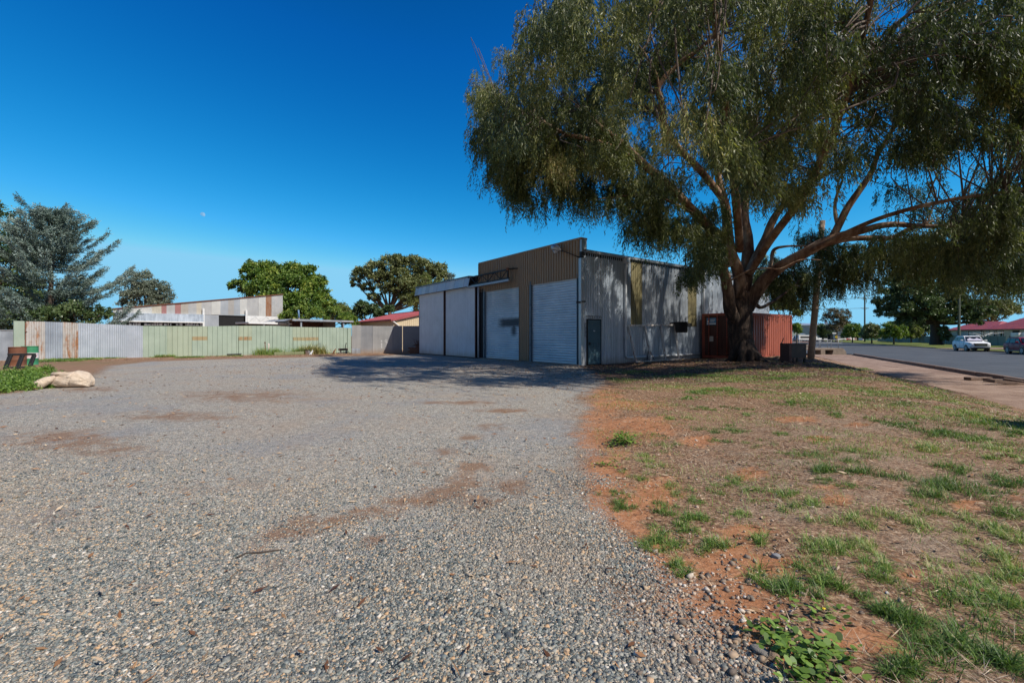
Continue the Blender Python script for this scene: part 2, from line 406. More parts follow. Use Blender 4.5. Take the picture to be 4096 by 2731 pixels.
def ground_material():
    t = NT('gravel_and_red_earth')
    # crushed stone
    v1 = t.n('ShaderNodeTexVoronoi'); t.l(t.co(), v1.inputs['Vector']); v1.inputs['Scale'].default_value = 92
    sepc = t.n('ShaderNodeSeparateColor'); t.l(v1.outputs['Color'], sepc.inputs[0])
    stone = t.ramp(sepc.outputs[0], [(0,(.055,.07,.075)),(.2,(.135,.16,.165)),(.45,(.245,.265,.262)),(.72,(.35,.345,.32)),(.88,(.46,.36,.26)),(.97,(.60,.56,.52))])
    v2 = t.n('ShaderNodeTexVoronoi'); t.l(t.co(loc=(.3,.7,.2)), v2.inputs['Vector']); v2.inputs['Scale'].default_value = 170
    sp2 = t.n('ShaderNodeSeparateColor'); t.l(v2.outputs['Color'], sp2.inputs[0])
    small = t.ramp(sp2.outputs[1], [(0,(.09,.092,.097)),(.5,(.27,.26,.245)),(.8,(.38,.335,.28)),(1,(.60,.53,.45))])
    stone = t.mix(t.maprange(sepc.outputs[1], .55, .6), stone, small)
    gap = t.maprange(v1.outputs['Distance'], .5, .8, 0, .6)
    stone = t.mix(1.0, stone, (1.38,1.34,1.28), 'MULTIPLY'); stone = t.mix(gap, stone, (.16,.125,.095))
    big = t.noise(.38, 5, .6); mid = t.noise(1.5, 6, .65)
    tn = t.math('MULTIPLY', t.maprange(big, .44, .64), t.maprange(mid, .35, .65, .15, .55))
    stone = t.mix(tn, stone, t.ramp(t.noise(60, 3), [(.35,(.28,.21,.155)),(.65,(.46,.365,.285))]))
    sp_ = t.noise(11, 5, .75); stone = t.mix(.55, stone, t.ramp(sp_, [(.34,(.22,.22,.22)),(.5,(.5,.5,.5)),(.66,(.85,.82,.78))]), 'OVERLAY')
    blue = t.maprange(t.noise(.55, 4, .6, t.co(loc=(7,3,1))), .5, .66, 0, .35)
    stone = t.mix(blue, stone, (.22,.245,.28))
    # fine red-brown dust lying in the wheel tracks
    du = t.math('MULTIPLY', t.attr('dust'), t.maprange(t.noise(2.6, 8, .75), .34, .62, .25, 1.5))
    dustc = t.ramp(t.noise(46, 5, .75), [(.3,(.15,.085,.05)),(.55,(.28,.165,.10)),(.75,(.42,.275,.18))])
    stone = t.mix(t.maprange(du, .12, .95, 0, .85), stone, dustc)
    # earth
    n1 = t.noise(2.6, 8, .7); n2 = t.noise(30, 6, .75); n3 = t.noise(110, 3, .7)
    sg = t.noise(1.0, 4, .7, t.co((22, 75, 20), rot=(0,0,.5))); sg2 = t.noise(1.0, 4, .7, t.co((80, 24, 20), rot=(0,0,.25)))
    strw = t.math('MAXIMUM', sg, sg2)
    brown = t.ramp(n2, [(.36,(.05,.026,.015)),(.47,(.18,.097,.055)),(.56,(.33,.195,.112)),(.66,(.62,.44,.29))])
    brown = t.mix(t.maprange(strw, .58, .68, 0, .8), brown, (.60,.48,.36))
    red = t.ramp(t.math('ADD', t.math('MULTIPLY', n2, .5), t.math('MULTIPLY', n1, .5)), [(.34,(.24,.09,.036)),(.5,(.44,.19,.085)),(.66,(.62,.33,.18))])
    red = t.mix(t.maprange(n3, .60, .70, 0, .6), red, (.55,.42,.30)); red = t.mix(t.maprange(t.noise(14, 6, .75, t.co(loc=(4,1,0))), .52, .66, 0, .75), red, (.13,.062,.032))
    of = t.math('ADD', t.attr('orange'), t.math('ADD', t.math('MULTIPLY', t.math('SUBTRACT', n1, .52), 1.6), t.math('MULTIPLY', t.math('SUBTRACT', t.noise(9, 6, .75), .5), 1.5)))
    of = t.maprange(of, .27, .72, 0, .92)
    sf = t.math('MULTIPLY', t.attr('straw'), t.maprange(t.noise(4, 6, .7), .38, .6))
    pale = t.ramp(t.noise(75, 5, .8), [(.38,(.10,.066,.045)),(.5,(.32,.24,.17)),(.63,(.66,.54,.42))])
    earth = t.mix(t.math('MULTIPLY', sf, .6), brown, pale)
    earth = t.mix(of, earth, red)
    lf = t.math('MULTIPLY', t.attr('litter'), t.maprange(n1, .25, .6, .5, 1.2))
    lit = t.ramp(t.noise(42, 6, .8), [(.3,(.04,.023,.017)),(.5,(.10,.06,.042)),(.64,(.18,.115,.08)),(.74,(.42,.31,.23))])
    earth = t.mix(t.maprange(lf, .14, .55), earth, lit)
    grn = t.math('MULTIPLY', t.attr('weedy'), t.maprange(n1, .35, .6))
    earth = t.mix(t.maprange(grn, .2, .8, 0, .75), earth, (.09,.12,.03))
    far = t.n('ShaderNodeSeparateXYZ'); t.l(t._tc.outputs['Object'], far.inputs[0])
    # join, with a ragged edge
    edge = t.math('ADD', t.attr('g'), t.math('ADD', t.math('MULTIPLY', t.math('SUBTRACT', t.noise(1.7, 7, .72), .5), 1.5), t.math('MULTIPLY', t.math('SUBTRACT', sepc.outputs[2], .5), .5)))
    gf = t.maprange(edge, -.10, .22)
    col = t.mix(gf, earth, stone)
    hst = t.math('MULTIPLY', t.math('SUBTRACT', 1.0, v1.outputs['Distance']), .8)
    hea = t.math('ADD', t.math('MULTIPLY', n2, .8), t.math('MULTIPLY', strw, .8))
    h = t.n('ShaderNodeMix', data_type='FLOAT'); t.l(gf, h.inputs[0]); t.l(hea, h.inputs[2]); t.l(hst, h.inputs[3])
    b = t.bump(h.outputs[0], .8, .016)
    return t.done(col, .9, 0, .25, b)
M['ground'] = ground_material()
fc = F[:, 0]; isg = g_att[F].mean(1) > 0
A = dict(g=g_att, dust=dust, orange=orange, straw=straw, litter=litter, weedy=weedy)
def sub_mesh(name, Fs):
    used = np.unique(Fs); mp = np.zeros(len(V), np.int64); mp[used] = np.arange(len(used))
    return np_mesh(name, V[used], mp[Fs], M['ground'], None, {k: v[used] for k, v in A.items()}, True)
tag(sub_mesh('gravel_yard', F[isg]), kind='structure')
tag(sub_mesh('ground', F[~isg]), kind='structure')

# ------------------------------------------------------------------ street
def asphalt():
    t = NT('asphalt'); v = t.vor(60); n = t.noise(.5, 6, .6); f = t.noise(90, 4, .8)
    c = t.ramp(t.math('ADD', t.math('MULTIPLY', f, .6), t.math('MULTIPLY', n, .4)), [(.32,(.05,.054,.06)),(.55,(.088,.094,.102)),(.72,(.15,.155,.16))])
    st = t.noise(1.0, 5, .6, t.co((.9, .06, 1), rot=(0, 0, .47)))
    c = t.mix(t.maprange(st, .52, .7, 0, .45), c, (.05,.053,.058))
    return t.done(c, .85, 0, .3, t.bump(f, .4, .01))
M['asphalt'] = asphalt()
def pathmat():
    t = NT('footpath_grit'); n = t.noise(1.2, 7, .65); f = t.noise(70, 5, .8)
    c = t.ramp(t.math('ADD', t.math('MULTIPLY', f, .6), t.math('MULTIPLY', n, .4)), [(.38,(.13,.08,.058)),(.5,(.29,.195,.145)),(.62,(.48,.355,.28))])
    return t.done(c, .95, 0, .2, t.bump(f, .6, .015))
M['path'] = pathmat()
def grassmat():
    t = NT('mown_grass'); n = t.noise(.35, 7, .65); f = t.noise(6, 7, .8)
    c = t.ramp(t.math('ADD', t.math('MULTIPLY', f, .55), t.math('MULTIPLY', n, .45)), [(.35,(.06,.085,.02)),(.52,(.14,.17,.045)),(.66,(.25,.22,.09)),(.75,(.33,.24,.13))])
    return t.done(c, .95, 0, .1, t.bump(f, .8, .05))
M['verge'] = grassmat()
def strip(name, rects, z, mat, step=None, wob=0.0):
    mb = MB()
    for a0, a1, q0, q1 in rects:
        na = max(1, int((a1-a0)/step)) if step else 1
        pr = None
        for i in range(na+1):
            a = a0+(a1-a0)*i/na
            w = wob*(math.sin(a*1.7)+math.sin(a*.61+2)+.6*math.sin(a*4.3)) if wob else 0
            p = (road_pt(a, q0+w) + (z,), road_pt(a, q1) + (z,))
            if pr: mb.quad(pr[0], pr[1], p[1], p[0])
            pr = p
    return tag(mb.build(name, mat), kind='structure')
strip('road', [(-30,54,10.0,25.4),(54,150,-60,25.4),(150,900,10.0,25.4)], -.40, M['asphalt'])
strip('footpath', [(-25,53,6.35,9.82)], -.43, M['path'], 1.0, .07)
kb = MB()
a = -25.0
while a < 51.5:
    L = 2.4; dz = random.uniform(-.012,.012); dq = random.uniform(-.012,.012)
    p = [road_pt(a+.012, 9.8+dq), road_pt(a+L-.012, 9.8+dq), road_pt(a+L-.012, 10.02+dq), road_pt(a+.012, 10.02+dq)]
    kb.prism([(x, y, -.62) for x, y in p], (0, 0, .355+dz)); a += L
tag(kb.build('kerb', M['kerb'], None, .02), kind='structure')
kb = MB()
for a0, a1 in ((-25,74.5),(84.5,400)):
    p = [road_pt(a0,25.4),road_pt(a1,25.4),road_pt(a1,25.6),road_pt(a0,25.6)]; kb.prism([(x,y,-.5) for x,y in p],(0,0,.21))
tag(kb.build('far_kerb', M['kerb'], None, .02), kind='structure')
vb = MB(); rnd = random.Random(3)
NA, NQ = 90, 10
def vz(a, q): return -.30 + .012*(q-25.6) + .05*math.sin(a*.21)+.03*math.sin(q*1.7+a*.5)
for i in range(NA):
    for j in range(NQ):
        a0 = -25+425*i/NA; a1 = -25+425*(i+1)/NA; q0 = 25.6+13.4*j/NQ; q1 = 25.6+13.4*(j+1)/NQ
        vb.quad(*[road_pt(a_, q_)+(vz(a_, q_),) for a_, q_ in ((a0,q0),(a0,q1),(a1,q1),(a1,q0))])
tag(vb.build('grass_verge', M['verge']), kind='structure')
mb = MB()
for i in range(8):
    for j in range(8):
        a0=75.5+8*i/8; a1=75.5+8*(i+1)/8; q0=25.35+11*j/8; q1=25.35+11*(j+1)/8
        mb.quad(*[road_pt(a_, q_)+(vz(a_, q_)+.05 if q_>26 else -.36,) for a_, q_ in ((a0,q0),(a0,q1),(a1,q1),(a1,q0))])
tag(mb.build('dirt_driveway', M['path']), kind='structure')

# daytime moon, far away
t = NT('day_moon'); n = t.noise(.02, 4)
e = t.n('ShaderNodeEmission'); t.l(t.ramp(n, [(.4,(.16,.42,.74)),(.6,(.34,.58,.84))]), e.inputs[0]); t.l(e.outputs[0], t.out.inputs[0])
mp = W(809, 859, 3500)
mv = []; ca = math.radians(-28)
for k in range(24):
    an = 2*PI*k/24; x = math.cos(an)*20; zz_ = math.sin(an)*20
    if zz_ < 0: zz_ *= .45
    mv.append((mp.x + x*math.cos(ca)-zz_*math.sin(ca), mp.y, mp.z + x*math.sin(ca)+zz_*math.cos(ca)))
mb = MB(); mb.prism(mv, (0, 6, 0))
tag(mb.build('moon', t.m), 'pale waning daytime moon in the clear blue sky', 'moon')
# ================================================================== the workshop shed
THS = math.atan2(2402-0, 0) if False else math.radians(36.2)
VV = (math.cos(THS), math.sin(THS)); UU = (-math.sin(THS), math.cos(THS))
C0 = G(2325, 1464); CX, CY = C0.x, C0.y
def fy(px): return on_line(px, (CX, CY), UU)
def fz(px, py): t = fy(px); return CAMH - (py-HOR)/FPX*(CY + UU[1]*t)
def sx(px, off=0.0):
    """distance along the side wall (plane pushed out by off)"""
    return on_line(px, (CX - UU[0]*off, CY - UU[1]*off), VV)
def sz(px, py, off=0.0): t = sx(px, off); return CAMH - (py-HOR)/FPX*(CY - UU[1]*off + VV[1]*t)
SINE = [(k/8, .5-.5*math.cos(2*PI*k/8)) for k in range(8)]
RIB = [(0,0),(.34,0),(.40,1),(.46,1),(.52,0),(.98,0)]
TRAP = [(0,0),(.30,0),(.42,1),(.80,1),(.92,0)]
MINI = [(0,0),(.62,0),(.72,1),(.90,1)]
def ribbed(mb, o, d, n, L, z0, z1, pitch, amp, prof=SINE, ztop=None, jag=0.0):
    """sheet standing on line o + l*d, ribs pushed out along n"""
    ls = []; k = 0
    while k*pitch < L:
        for u, h in prof:
            l = (k+u)*pitch
            if l < L: ls.append((l, h*amp))
        k += 1
    ls.append((L, 0)); vs = []; fs = []
    for l, h in ls:
        zt = ztop(l) if ztop else z1
        x = o[0]+d[0]*l+n[0]*h; y = o[1]+d[1]*l+n[1]*h
        vs += [(x, y, z0), (x, y, zt)]
    for i in range(len(ls)-1): fs.append((2*i, 2*i+2, 2*i+3, 2*i+1))
    return mb.add(vs, fs, prof is SINE)
def slats(mb, o, d, n, L, z0, z1, pitch, amp):
    rows = []; z = z0; k = 0
    prof = [(0,0),(.12,.75),(.3,1),(.62,1),(.8,.75),(.92,0)]
    while z < z1:
        for u, h in prof:
            zz = z0 + (k+u)*pitch
            if zz < z1: rows.append((zz, h*amp))
        k += 1; z = z0 + k*pitch
    rows.append((z1, 0)); vs = []; fs = []
    for zz, h in rows:
        vs += [(o[0]+n[0]*h, o[1]+n[1]*h, zz), (o[0]+d[0]*L+n[0]*h, o[1]+d[1]*L+n[1]*h, zz)]
    for i in range(len(rows)-1): fs.append((2*i, 2*i+1, 2*i+3, 2*i+2))
    return mb.add(vs, fs, True)

shed = thing('workshop_shed', 'large corrugated iron workshop shed with two roller doors and tan parapet', 'shed', (CX, CY, 0), THS)
EAV, PAR, LEN = 5.27, 5.93, sx(3076)
FRONTL = fy(1690); yP = fy(1917); LOWR = 5.10
# ---- front, tan cladding with the two openings
yA0, yA1 = fy(2306), fy(2124); zA = 4.20        # right shutter
yB0, yB1 = fy(2075), fy(1938); zB = 4.12        # left shutter
mb = MB(); f = (0, 1); n = (-1, 0)
ribbed(mb, (0, .12), f, n, yP-.12, 4.10, PAR-.03, .19, .042, RIB)            # above the doors
ribbed(mb, (0, yA1+.13), f, n, yB0-yA1-.13, .06, 4.11, .19, .042, RIB)       # pier between the doors
mb.quad((.02,.12,4.11),(.02,yP,4.11),(.3,yP,4.11),(.3,.12,4.11))
mb.build('front_cladding', M['tan'], shed, fixn=False)
mb = MB(); mb.box((.02, .0, EAV-.05), (.36, yP, PAR-.05)); mb.build('parapet_back', M['galv'], shed)
mb = MB(); mb.box((-.05, -.02, PAR-.045), (.38, yP+.03, PAR+.03)); mb.box((-.06, yP, 4.3), (.34, yP+.04, PAR-.05)); mb.build('parapet_capping', M['tan'], shed)
mb = MB(); mb.box((-.06, -.06, .0), (.16, .12, 5.0)); mb.build('corner_post', M['galv'], shed, .008)
mb = MB(); mb.box((-.02, -.03, 5.0), (.14, .09, 5.3)); mb.build('post_top_bracket', M['dark'], shed)

def shutter(y0, y1, zt, mat, name):
    mb = MB(); slats(mb, (.13, y0), (0, 1), (-1, 0), y1-y0, .16, zt, .125, .05)
    o = mb.build(name, mat, shed, fixn=False)
    b = MB(); b.box((.08, y0+.01, .05), (.15, y1-.01, .165)); b.build('bottom_rail', M['roller'], o, .01)
    b = MB()
    b.box((-.02, y1, .05), (.20, y1+.13, zt+.1))
    b.build('guide_rail', M['bluejamb'], o)
    b = MB(); b.box((.0, y0-.05, .05), (.20, y0, zt+.1)); b.build('guide_rail', M['bluejamb'], o)
    b = MB()
    for zz in (.9, 1.9, 3.0): MB().box((-.045, y1+.03, zz), (-.018, y1+.07, zz+.05)).build('lock_catch', M['dark'], o)
    return o
def shutter_mat(name, stain):
    t = NT(name); bl = t.noise(.9, 6, .6); st = t.noise(1.0, 5, .6, t.co((1, .5, 9)))
    c = t.ramp(t.math('ADD', t.math('MULTIPLY', bl, .6), t.math('MULTIPLY', st, .4)), [(.35,(.46,.54,.61)),(.62,(.64,.71,.77))])
    if stain:
        s = t.n('ShaderNodeSeparateXYZ'); t.l(t._tc.outputs['Object'], s.inputs[0])
        ym, y0, y1 = fy(2052), fy(2075), fy(1985)
        nz = t.noise(3, 5, .6); Y = t.math('ADD', s.outputs[1], t.math('MULTIPLY', t.math('SUBTRACT', nz, .5), .3)); Z = t.math('ADD', s.outputs[2], t.math('MULTIPLY', t.math('SUBTRACT', nz, .5), .15))
        def band(v, a, b, w): return t.math('MULTIPLY', t.maprange(v, a-w, a+w), t.maprange(v, b+w, b-w))
        sm = t.math('MULTIPLY', band(Z, 1.92, 2.40, .13), band(Y, y0-.5, y1-.22, .42))
        sm = t.math('MAXIMUM', sm, t.math('MULTIPLY', band(Z, 1.42, 2.1, .16), band(Y, ym-.14, ym+.24, .22)))
        c = t.mix(t.math('MULTIPLY', sm, .93), c, (.035,.04,.05))
        pale = t.math('MULTIPLY', band(Z, 3.2, 4.2, .3), t.math('MAXIMUM', band(Y, fy(2058), fy(2044), .12), band(Y, fy(1972), fy(1962), .12)))
        c = t.mix(t.math('MULTIPLY', pale, .6), c, (.8,.83,.86))
        grime = band(Z, 2.9, 4.2, .5); c = t.mix(t.math('MULTIPLY', grime, .28), c, (.28,.24,.2))
    return t.done(c, .42, .3, .5, t.bump(t.noise(20, 4), .08, .01))
shutter(yA0, yA1, zA, shutter_mat('roller_shutter_right', False), 'roller_door')
shutter(yB0, yB1, zB, shutter_mat('roller_shutter_stained', True), 'roller_door')['label'] = 'pale roller door with a dark smudge across its middle'
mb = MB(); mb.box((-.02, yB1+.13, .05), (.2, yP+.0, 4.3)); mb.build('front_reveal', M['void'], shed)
# concrete apron
mb = MB(); mb.box((-.30, -.1, -.05), (.0, yB1+.2, .05)); mb.build('door_sill', M['concrete'], shed, .01)
# ---- low left bay with sliding doors
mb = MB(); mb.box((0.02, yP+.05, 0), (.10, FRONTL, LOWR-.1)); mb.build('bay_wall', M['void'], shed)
for a, b, off in ((fy(1911.5), fy(1794.5), -.22), (fy(1789.5), fy(1692), -.30)):
    mb = MB(); L = b-a
    ribbed(mb, (off, a), (0, 1), (-1, 0), L, .06, 4.62, .076, .010, SINE)
    o = mb.build('sliding_door', M['slide'], shed, fixn=False)
    fr = MB(); fr.box((off-.012, a-.07, .05), (off+.05, a, 4.62)); fr.box((off-.012, b, .05), (off+.05, b+.06, 4.62)); fr.box((off+.012, a, .05), (off+.05, b, .12))
    fr.build('door_frame', M['darkbrown'], o)
yF0, yF1 = fy(1900)-.1, FRONTL+.25
mb = MB(); N = 13; rr = random.Random(5)
mats = [tin('fascia_sheet_%s' % k, c, c2, .05, .2, .5) for k, c, c2 in (('pale', (.60,.62,.62), (.48,.5,.5)), ('mid', (.44,.46,.47), (.36,.38,.39)), ('bluish', (.50,.55,.60), (.42,.46,.5)))]
for k in range(N):
    y0 = yF0+(yF1-yF0)*k/N; y1 = yF0+(yF1-yF0)*(k+1)/N-.004; mb.mi = rr.choice((0,0,0,1,2,2))
    if k == N-1: mb.mi = 1
    xo = -.44-.006*(k % 2)
    mb.add([(xo, y0, LOWR+.0), (xo, y1, LOWR+.0), (xo-.12, y1, 4.50), (xo-.12, y0, 4.50)], [(0,1,2,3)])
mb.mi = 1; mb.add([(-.44,yF1,LOWR),(-.56,yF1,4.5),(.05,yF1,4.5),(.05,yF1,LOWR)], [(0,1,2,3)])
mb.build('fascia', mats, shed)
mb = MB(); mb.box((-.50, yF0-.02, LOWR), (0.0, yF1+.05, LOWR+.07)); mb.build('fascia_capping', M['bluejamb'], shed)
mb = MB(); mb.box((-.40, yF0-.0, 4.46), (-.02, yF0+.05, LOWR)); mb.box((-.42, yF0+.05, 4.52), (0.0, yF1-.02, 4.60)); mb.build('fascia_soffit', M['dark'], shed)
# cantilevered door track and lattice truss in front of the parapet
mb = MB(); xo = -.42; yT1, yT0 = fy(1905), fy(2066)+.12
mb.box((xo-.05, yT0, 4.42), (xo+.06, yT1+.4, 4.53)); mb.build('door_track', M['zinc_dark'], shed)
mb = MB()
def tr(y): return 5.06 + (y-yT1)*(5.10-5.02)/(yT0-yT1)
mb.bar((xo, yT0+.1, 5.06), (xo, yT1+.3, 5.06), .07, .07); mb.bar((xo+.3, yT0+.1, 5.15), (xo+.3, yT1+.3, 5.15), .06, .06)
mb.bar((xo, yT0+.0, 4.58), (xo, yT1+.3, 4.58), .06, .06)
K = 6
for k in range(K):
    ya = yT0+.15+(yT1-yT0-.15)*k/K; yb = yT0+.15+(yT1-yT0-.15)*(k+1)/K
    mb.bar((xo, ya, 4.58 if k % 2 else 5.06), (xo, yb, 5.06 if k % 2 else 4.58), .035, .035)
    mb.bar((xo, yb, 4.58), (xo, yb, 5.06), .03, .03)
mb.bar((xo, yT0+.12, 4.55), (xo, yT0+.12, 5.10), .06, .06); mb.bar((xo, yT0+.1, 5.10), (xo+.45, yT0-.25, 5.12), .06, .06)
mb.build('lattice_truss', M['dark'], shed)
mb = MB(); mb.box((xo-.05, yT0+.06, 5.02), (xo+.05, yT0+.22, 5.16)); mb.build('truss_end_block', M['rust'], shed)
yD = fy(1920); mb = MB(); mb.tube([(-.12, yD, .05), (-.12, yD, 4.45)], .055, 10)
mb.build('downpipe', M['pvc'], shed)
# ---- side wall
dx0, dx1 = sx(2346), sx(2402); zd = 2.14
mb = MB(); d = (1, 0); n = (0, -1)
zb = .03
ribbed(mb, (.16, 0), d, n, dx0-.16, zb, EAV, .15, .042)
ribbed(mb, (dx0, 0), d, n, dx1-dx0, zd+.06, EAV, .15, .042)
ribbed(mb, (dx1, 0), d, n, LEN-dx1, zb, EAV, .15, .042)
side = mb.build('side_wall', M['zinc'], shed, fixn=False)
for a, b, z0, z1 in ((2523, 2566, 1.97, EAV-.08), (2751, 2783, 1.95, EAV-.05)):
    mb = MB(); ribbed(mb, (sx(a), -.012), d, n, sx(b)-sx(a), z0, z1, .15, .042); mb.build('skylight_panel', M['skylight'], side, fixn=False)
mb = MB(); ribbed(mb, (sx(2567), -.010), d, n, sx(2750)-sx(2567), 1.95, EAV-.10, .15, .042); mb.build('cladding_sheet', M['zinc_dark'], side, fixn=False)
# fixing screws in rows
mb = MB()
for zz in (1.32, 2.6, .28):
    x = .2
    while x < LEN-9:
        if not (dx0 < x < dx1): mb.box((x-.008, -.024, zz-.008), (x+.008, -.017, zz+.008))
        x += .17
tag(mb.build('screw_row', M['dark'], side), kind='stuff')
mb = MB(); mb.box((dx0+.045, -.05, .06), (dx1-.045, .0, zd)); door = mb.build('side_door', M['bluedoor'], shed, .006)
mb = MB(); mb.box((dx0, -.06, .03), (dx0+.045, .03, zd+.05)); mb.box((dx1-.045, -.06, .03), (dx1, .03, zd+.05)); mb.box((dx0+.045, -.06, zd+.004), (dx1-.045, .03, zd+.05)); mb.build('door_frame', M['dark'], door)
mb = MB(); mb.box((dx0+.10, -.10, .98), (dx0+.20, -.05, 1.10)); mb.build('door_handle', M['black'], door)
mb = MB()
for k in range(6): MB().box((dx0+.16+k*.13, -.058, 1.98), (dx0+.19+k*.13, -.05, 2.01)).build('bolt', M['black'], door)
for k in range(3):
    for zz in (1.02, .90): MB().box((dx0+.40+k*.17, -.058, zz), (dx0+.44+k*.17, -.05, zz+.035)).build('bolt', M['black'], door)
mb = MB(); xm = (dx0+dx1)/2
mb.box((xm-.06, -.056, 1.61), (xm-.012, -.05, 1.66)); mb.box((xm+.0, -.056, 1.61), (xm+.04, -.05, 1.64))
mb.build('number_plate', M['white'], door)
mb = MB()
for k in range(9):
    xx = dx0+(dx1-dx0)*k/8; mb.bar((xx, -.05, zd+.08), (xx, -.05, zd+.18), .012, .012)
mb.bar((dx0-.05, -.05, zd+.19), (dx1, -.05, zd+.19), .015, .015); mb.build('door_grille', M['dark'], shed)
mb = MB()
for k in range(2): mb.bar((.10+dx0*.3+.16*k, -.04, 1.35), (.10+dx0*.3+.16*k, -.04, 2.0), .015, .015)
for k in range(4): mb.bar((.10+dx0*.3, -.04, 1.37+k*.2), (.26+dx0*.3, -.04, 1.37+k*.2), .015, .015)
mb.build('wire_bracket', M['dark'], shed)
# gutter, roof, downpipes, service mast
mb = MB(); prof = [(-.02,.0),(-.15,.0),(-.17,.11),(-.155,.115),(-.14,.02),(-.02,.02)]
mb.prism([(.2, y, EAV+.0+z) for y, z in prof], (LEN-.1, 0, 0)); mb.build('gutter', M['galv'], shed)
mb = MB(); mb.box((.1, -.03, EAV-.14), (LEN, .02, EAV-.005)); mb.build('barge_board', M['dark'], shed)
mb = MB(); W2 = yP*.5
ls = []; k = 0
L0 = .2
vs = []; fs = []
for i in range(int((LEN-.1)/.02)+1):
    x = L0+i*.02; w = .012*math.cos(2*PI*x/.10)
    vs += [(x, -.11, EAV+.135+w), (x, W2, EAV+.50+w), (x, yP, EAV+.1+w)]
for i in range(len(vs)//3-1): fs += [(3*i, 3*i+3, 3*i+4, 3*i+1), (3*i+1, 3*i+4, 3*i+5, 3*i+2)]
mb.add(vs, fs); mb.add([(0.05,yP+.03,LOWR+.05),(LEN,yP+.03,LOWR+.05),(LEN,FRONTL+.2,LOWR-.12),(0.05,FRONTL+.2,LOWR-.12)], [(0,1,2,3)])
mb.build('roof', M['galv'], shed)
mb = MB(); mb.box((LEN-.02, .02, 0), (LEN+.03, FRONTL, LOWR-.15)); mb.box((.12, FRONTL-.06, 0), (LEN, FRONTL-.0, LOWR-.15)); mb.build('rear_wall', M['zinc'], shed)
for pxl, zl, horiz in ((2504, .33, True), (2815, .3, False)):
    x = sx(pxl, .1); o_ = MB(); 
    o_.box((x-.14, -.27, EAV-.22), (x+.14, -.025, EAV+.06)); rh = o_.build('rain_head', M['pvc'] if horiz else M['white'], shed, .01)
    o_ = MB(); pts = [(x+.0, -.14, EAV-.2), (x+.0, -.14, EAV-.35), (x-.03, -.10, EAV-.5), (x-.03, -.10, zl+.15)]
    if horiz:
        pts += [(x-.02, -.10, zl+.04), (x+.06, -.10, zl-.02), (x+.2, -.10, zl-.03), (sx(2795, .1), -.10, zl+.0)]
    o_.tube(pts, .065, 10); o_.build('downpipe', M['pvc'], shed)
    o_ = MB()
    for zz in (1.2, 2.3, 3.6): MB().box((x-.12, -.12, zz), (x+.06, -.02, zz+.03)).build('pipe_strap', M['galv'], shed)
xm = sx(2743, .15); mb = MB()
mb.tube([(xm, -.15, sz(2742,1117,.15)), (xm, -.15, sz(2742,1012,.15)), (xm+.2, -.16, sz(2742,1012,.15)+.01), (xm+.42, -.2, sz(2742,1012,.15)-.06)], .035, 8)
mb.bar((xm-.4, -.15, sz(2742,1114,.15)), (xm, -.15, sz(2742,1114,.15)), .05, .05); mb.bar((xm-.45, -.15, sz(2742,1085,.15)), (xm, -.15, sz(2742,1085,.15)), .03, .03)
for k in range(3): mb.tube([(xm-.2, -.15, sz(2742,1040,.15)+k*.1-.05), (xm+.25, -.2, sz(2742,1040,.15)+k*.1+.03)], .03, 6)
mb.build('service_mast', M['dark'], shed)
# corner flood lamp on its arm
def loc_of(p): d = Vector((p.x-CX, p.y-CY)); return Vector((d.x*VV[0]+d.y*VV[1], d.x*UU[0]+d.y*UU[1], p.z))
head = loc_of(W(2216, 990, 21.3)); a0 = Vector((-.06, .05, 5.02))
mb = MB(); mid = head + (a0-head)*.28
mb.tube([a0, a0+(mid-a0)*.5, mid], .022, 8); arm = mb.build('lamp_arm', M['dark'], shed)
mb = MB(); axis_ = (head-mid).normalized()
mb.tube([mid, mid+axis_*.1, mid+axis_*.14, mid+axis_*.30, mid+axis_*.50, mid+axis_*.60], [.05,.07,.10,.17,.16,.05], 14); mb.build('lamp_head', M['galv'], arm)
mb = MB(); mb.tube([mid+axis_*.2-Vector((0,0,.07)), mid+axis_*.35-Vector((0,0,.17)), mid+axis_*.5-Vector((0,0,.10))], [.05,.12,.05], 10); mb.build('lamp_lens', glass('lamp_glass', (.3,.32,.34), .1), arm)
mb = MB(); zl = 2.95; mb.bar((-.07, -.02, zl), (-.22, .10, zl), .06, .08); mb.bar((-.02, -.07, zl+.03), (.08, -.2, zl+.03), .05, .06); mb.build('security_sensor', M['black'], shed)
mb = MB(); x0, x1 = sx(2706, .45), sx(2750, .45)
zt, zbm = sz(2728, 1287, .45), sz(2728, 1330, .45)
mb.lathe([(.02, zbm), (.30, zbm), (.33, zbm+.05), (.335, zt-.05), (.35, zt-.04), (.35, zt), (.02, zt)], 20, ((x0+x1)/2, -.40, 0)); mb.box((x0, -.1, zt-.2), (x1+1.0, -.0, zt-.05))
tnk = mb.build('wall_tank', M['black'], shed)

# ------------------------------------------------------------------ frame leaning against the side wall
frm = thing('leaning_rack', 'rusty white steel frame leaning against the corrugated side wall', 'metal rack', (0, 0, 0))
frust = tin('flaking_white_frame_paint', (.75,.73,.70), (.52,.48,.44), .7, .05, .7, rust_sc=5)
def side_pt(px, py, off):
    t = sx(px, off); return Vector((CX - UU[0]*off*1 + VV[0]*t, CY - UU[1]*off + VV[1]*t, sz(px, py, off)))
top = [side_pt(p, q, .10) for p, q in ((2513,1302),(2579,1301),(2644,1300),(2699,1299))]
bot = [side_pt(p, 1430, .62) for p in (2545,2604,2662,2716)]
for b in bot: b.z = hzf(b.x, b.y)+.02
for a, b in zip(top, bot): mb = MB(); mb.bar(a, b + Vector((0,0,.02)), .09, .09); mb.build('upright', frust, frm)
mb = MB(); mb.bar(top[0]-Vector((.1,.07,0)), top[3]+Vector((.05,.03,0)), .09, .09); mb.build('top_rail', frust, frm)
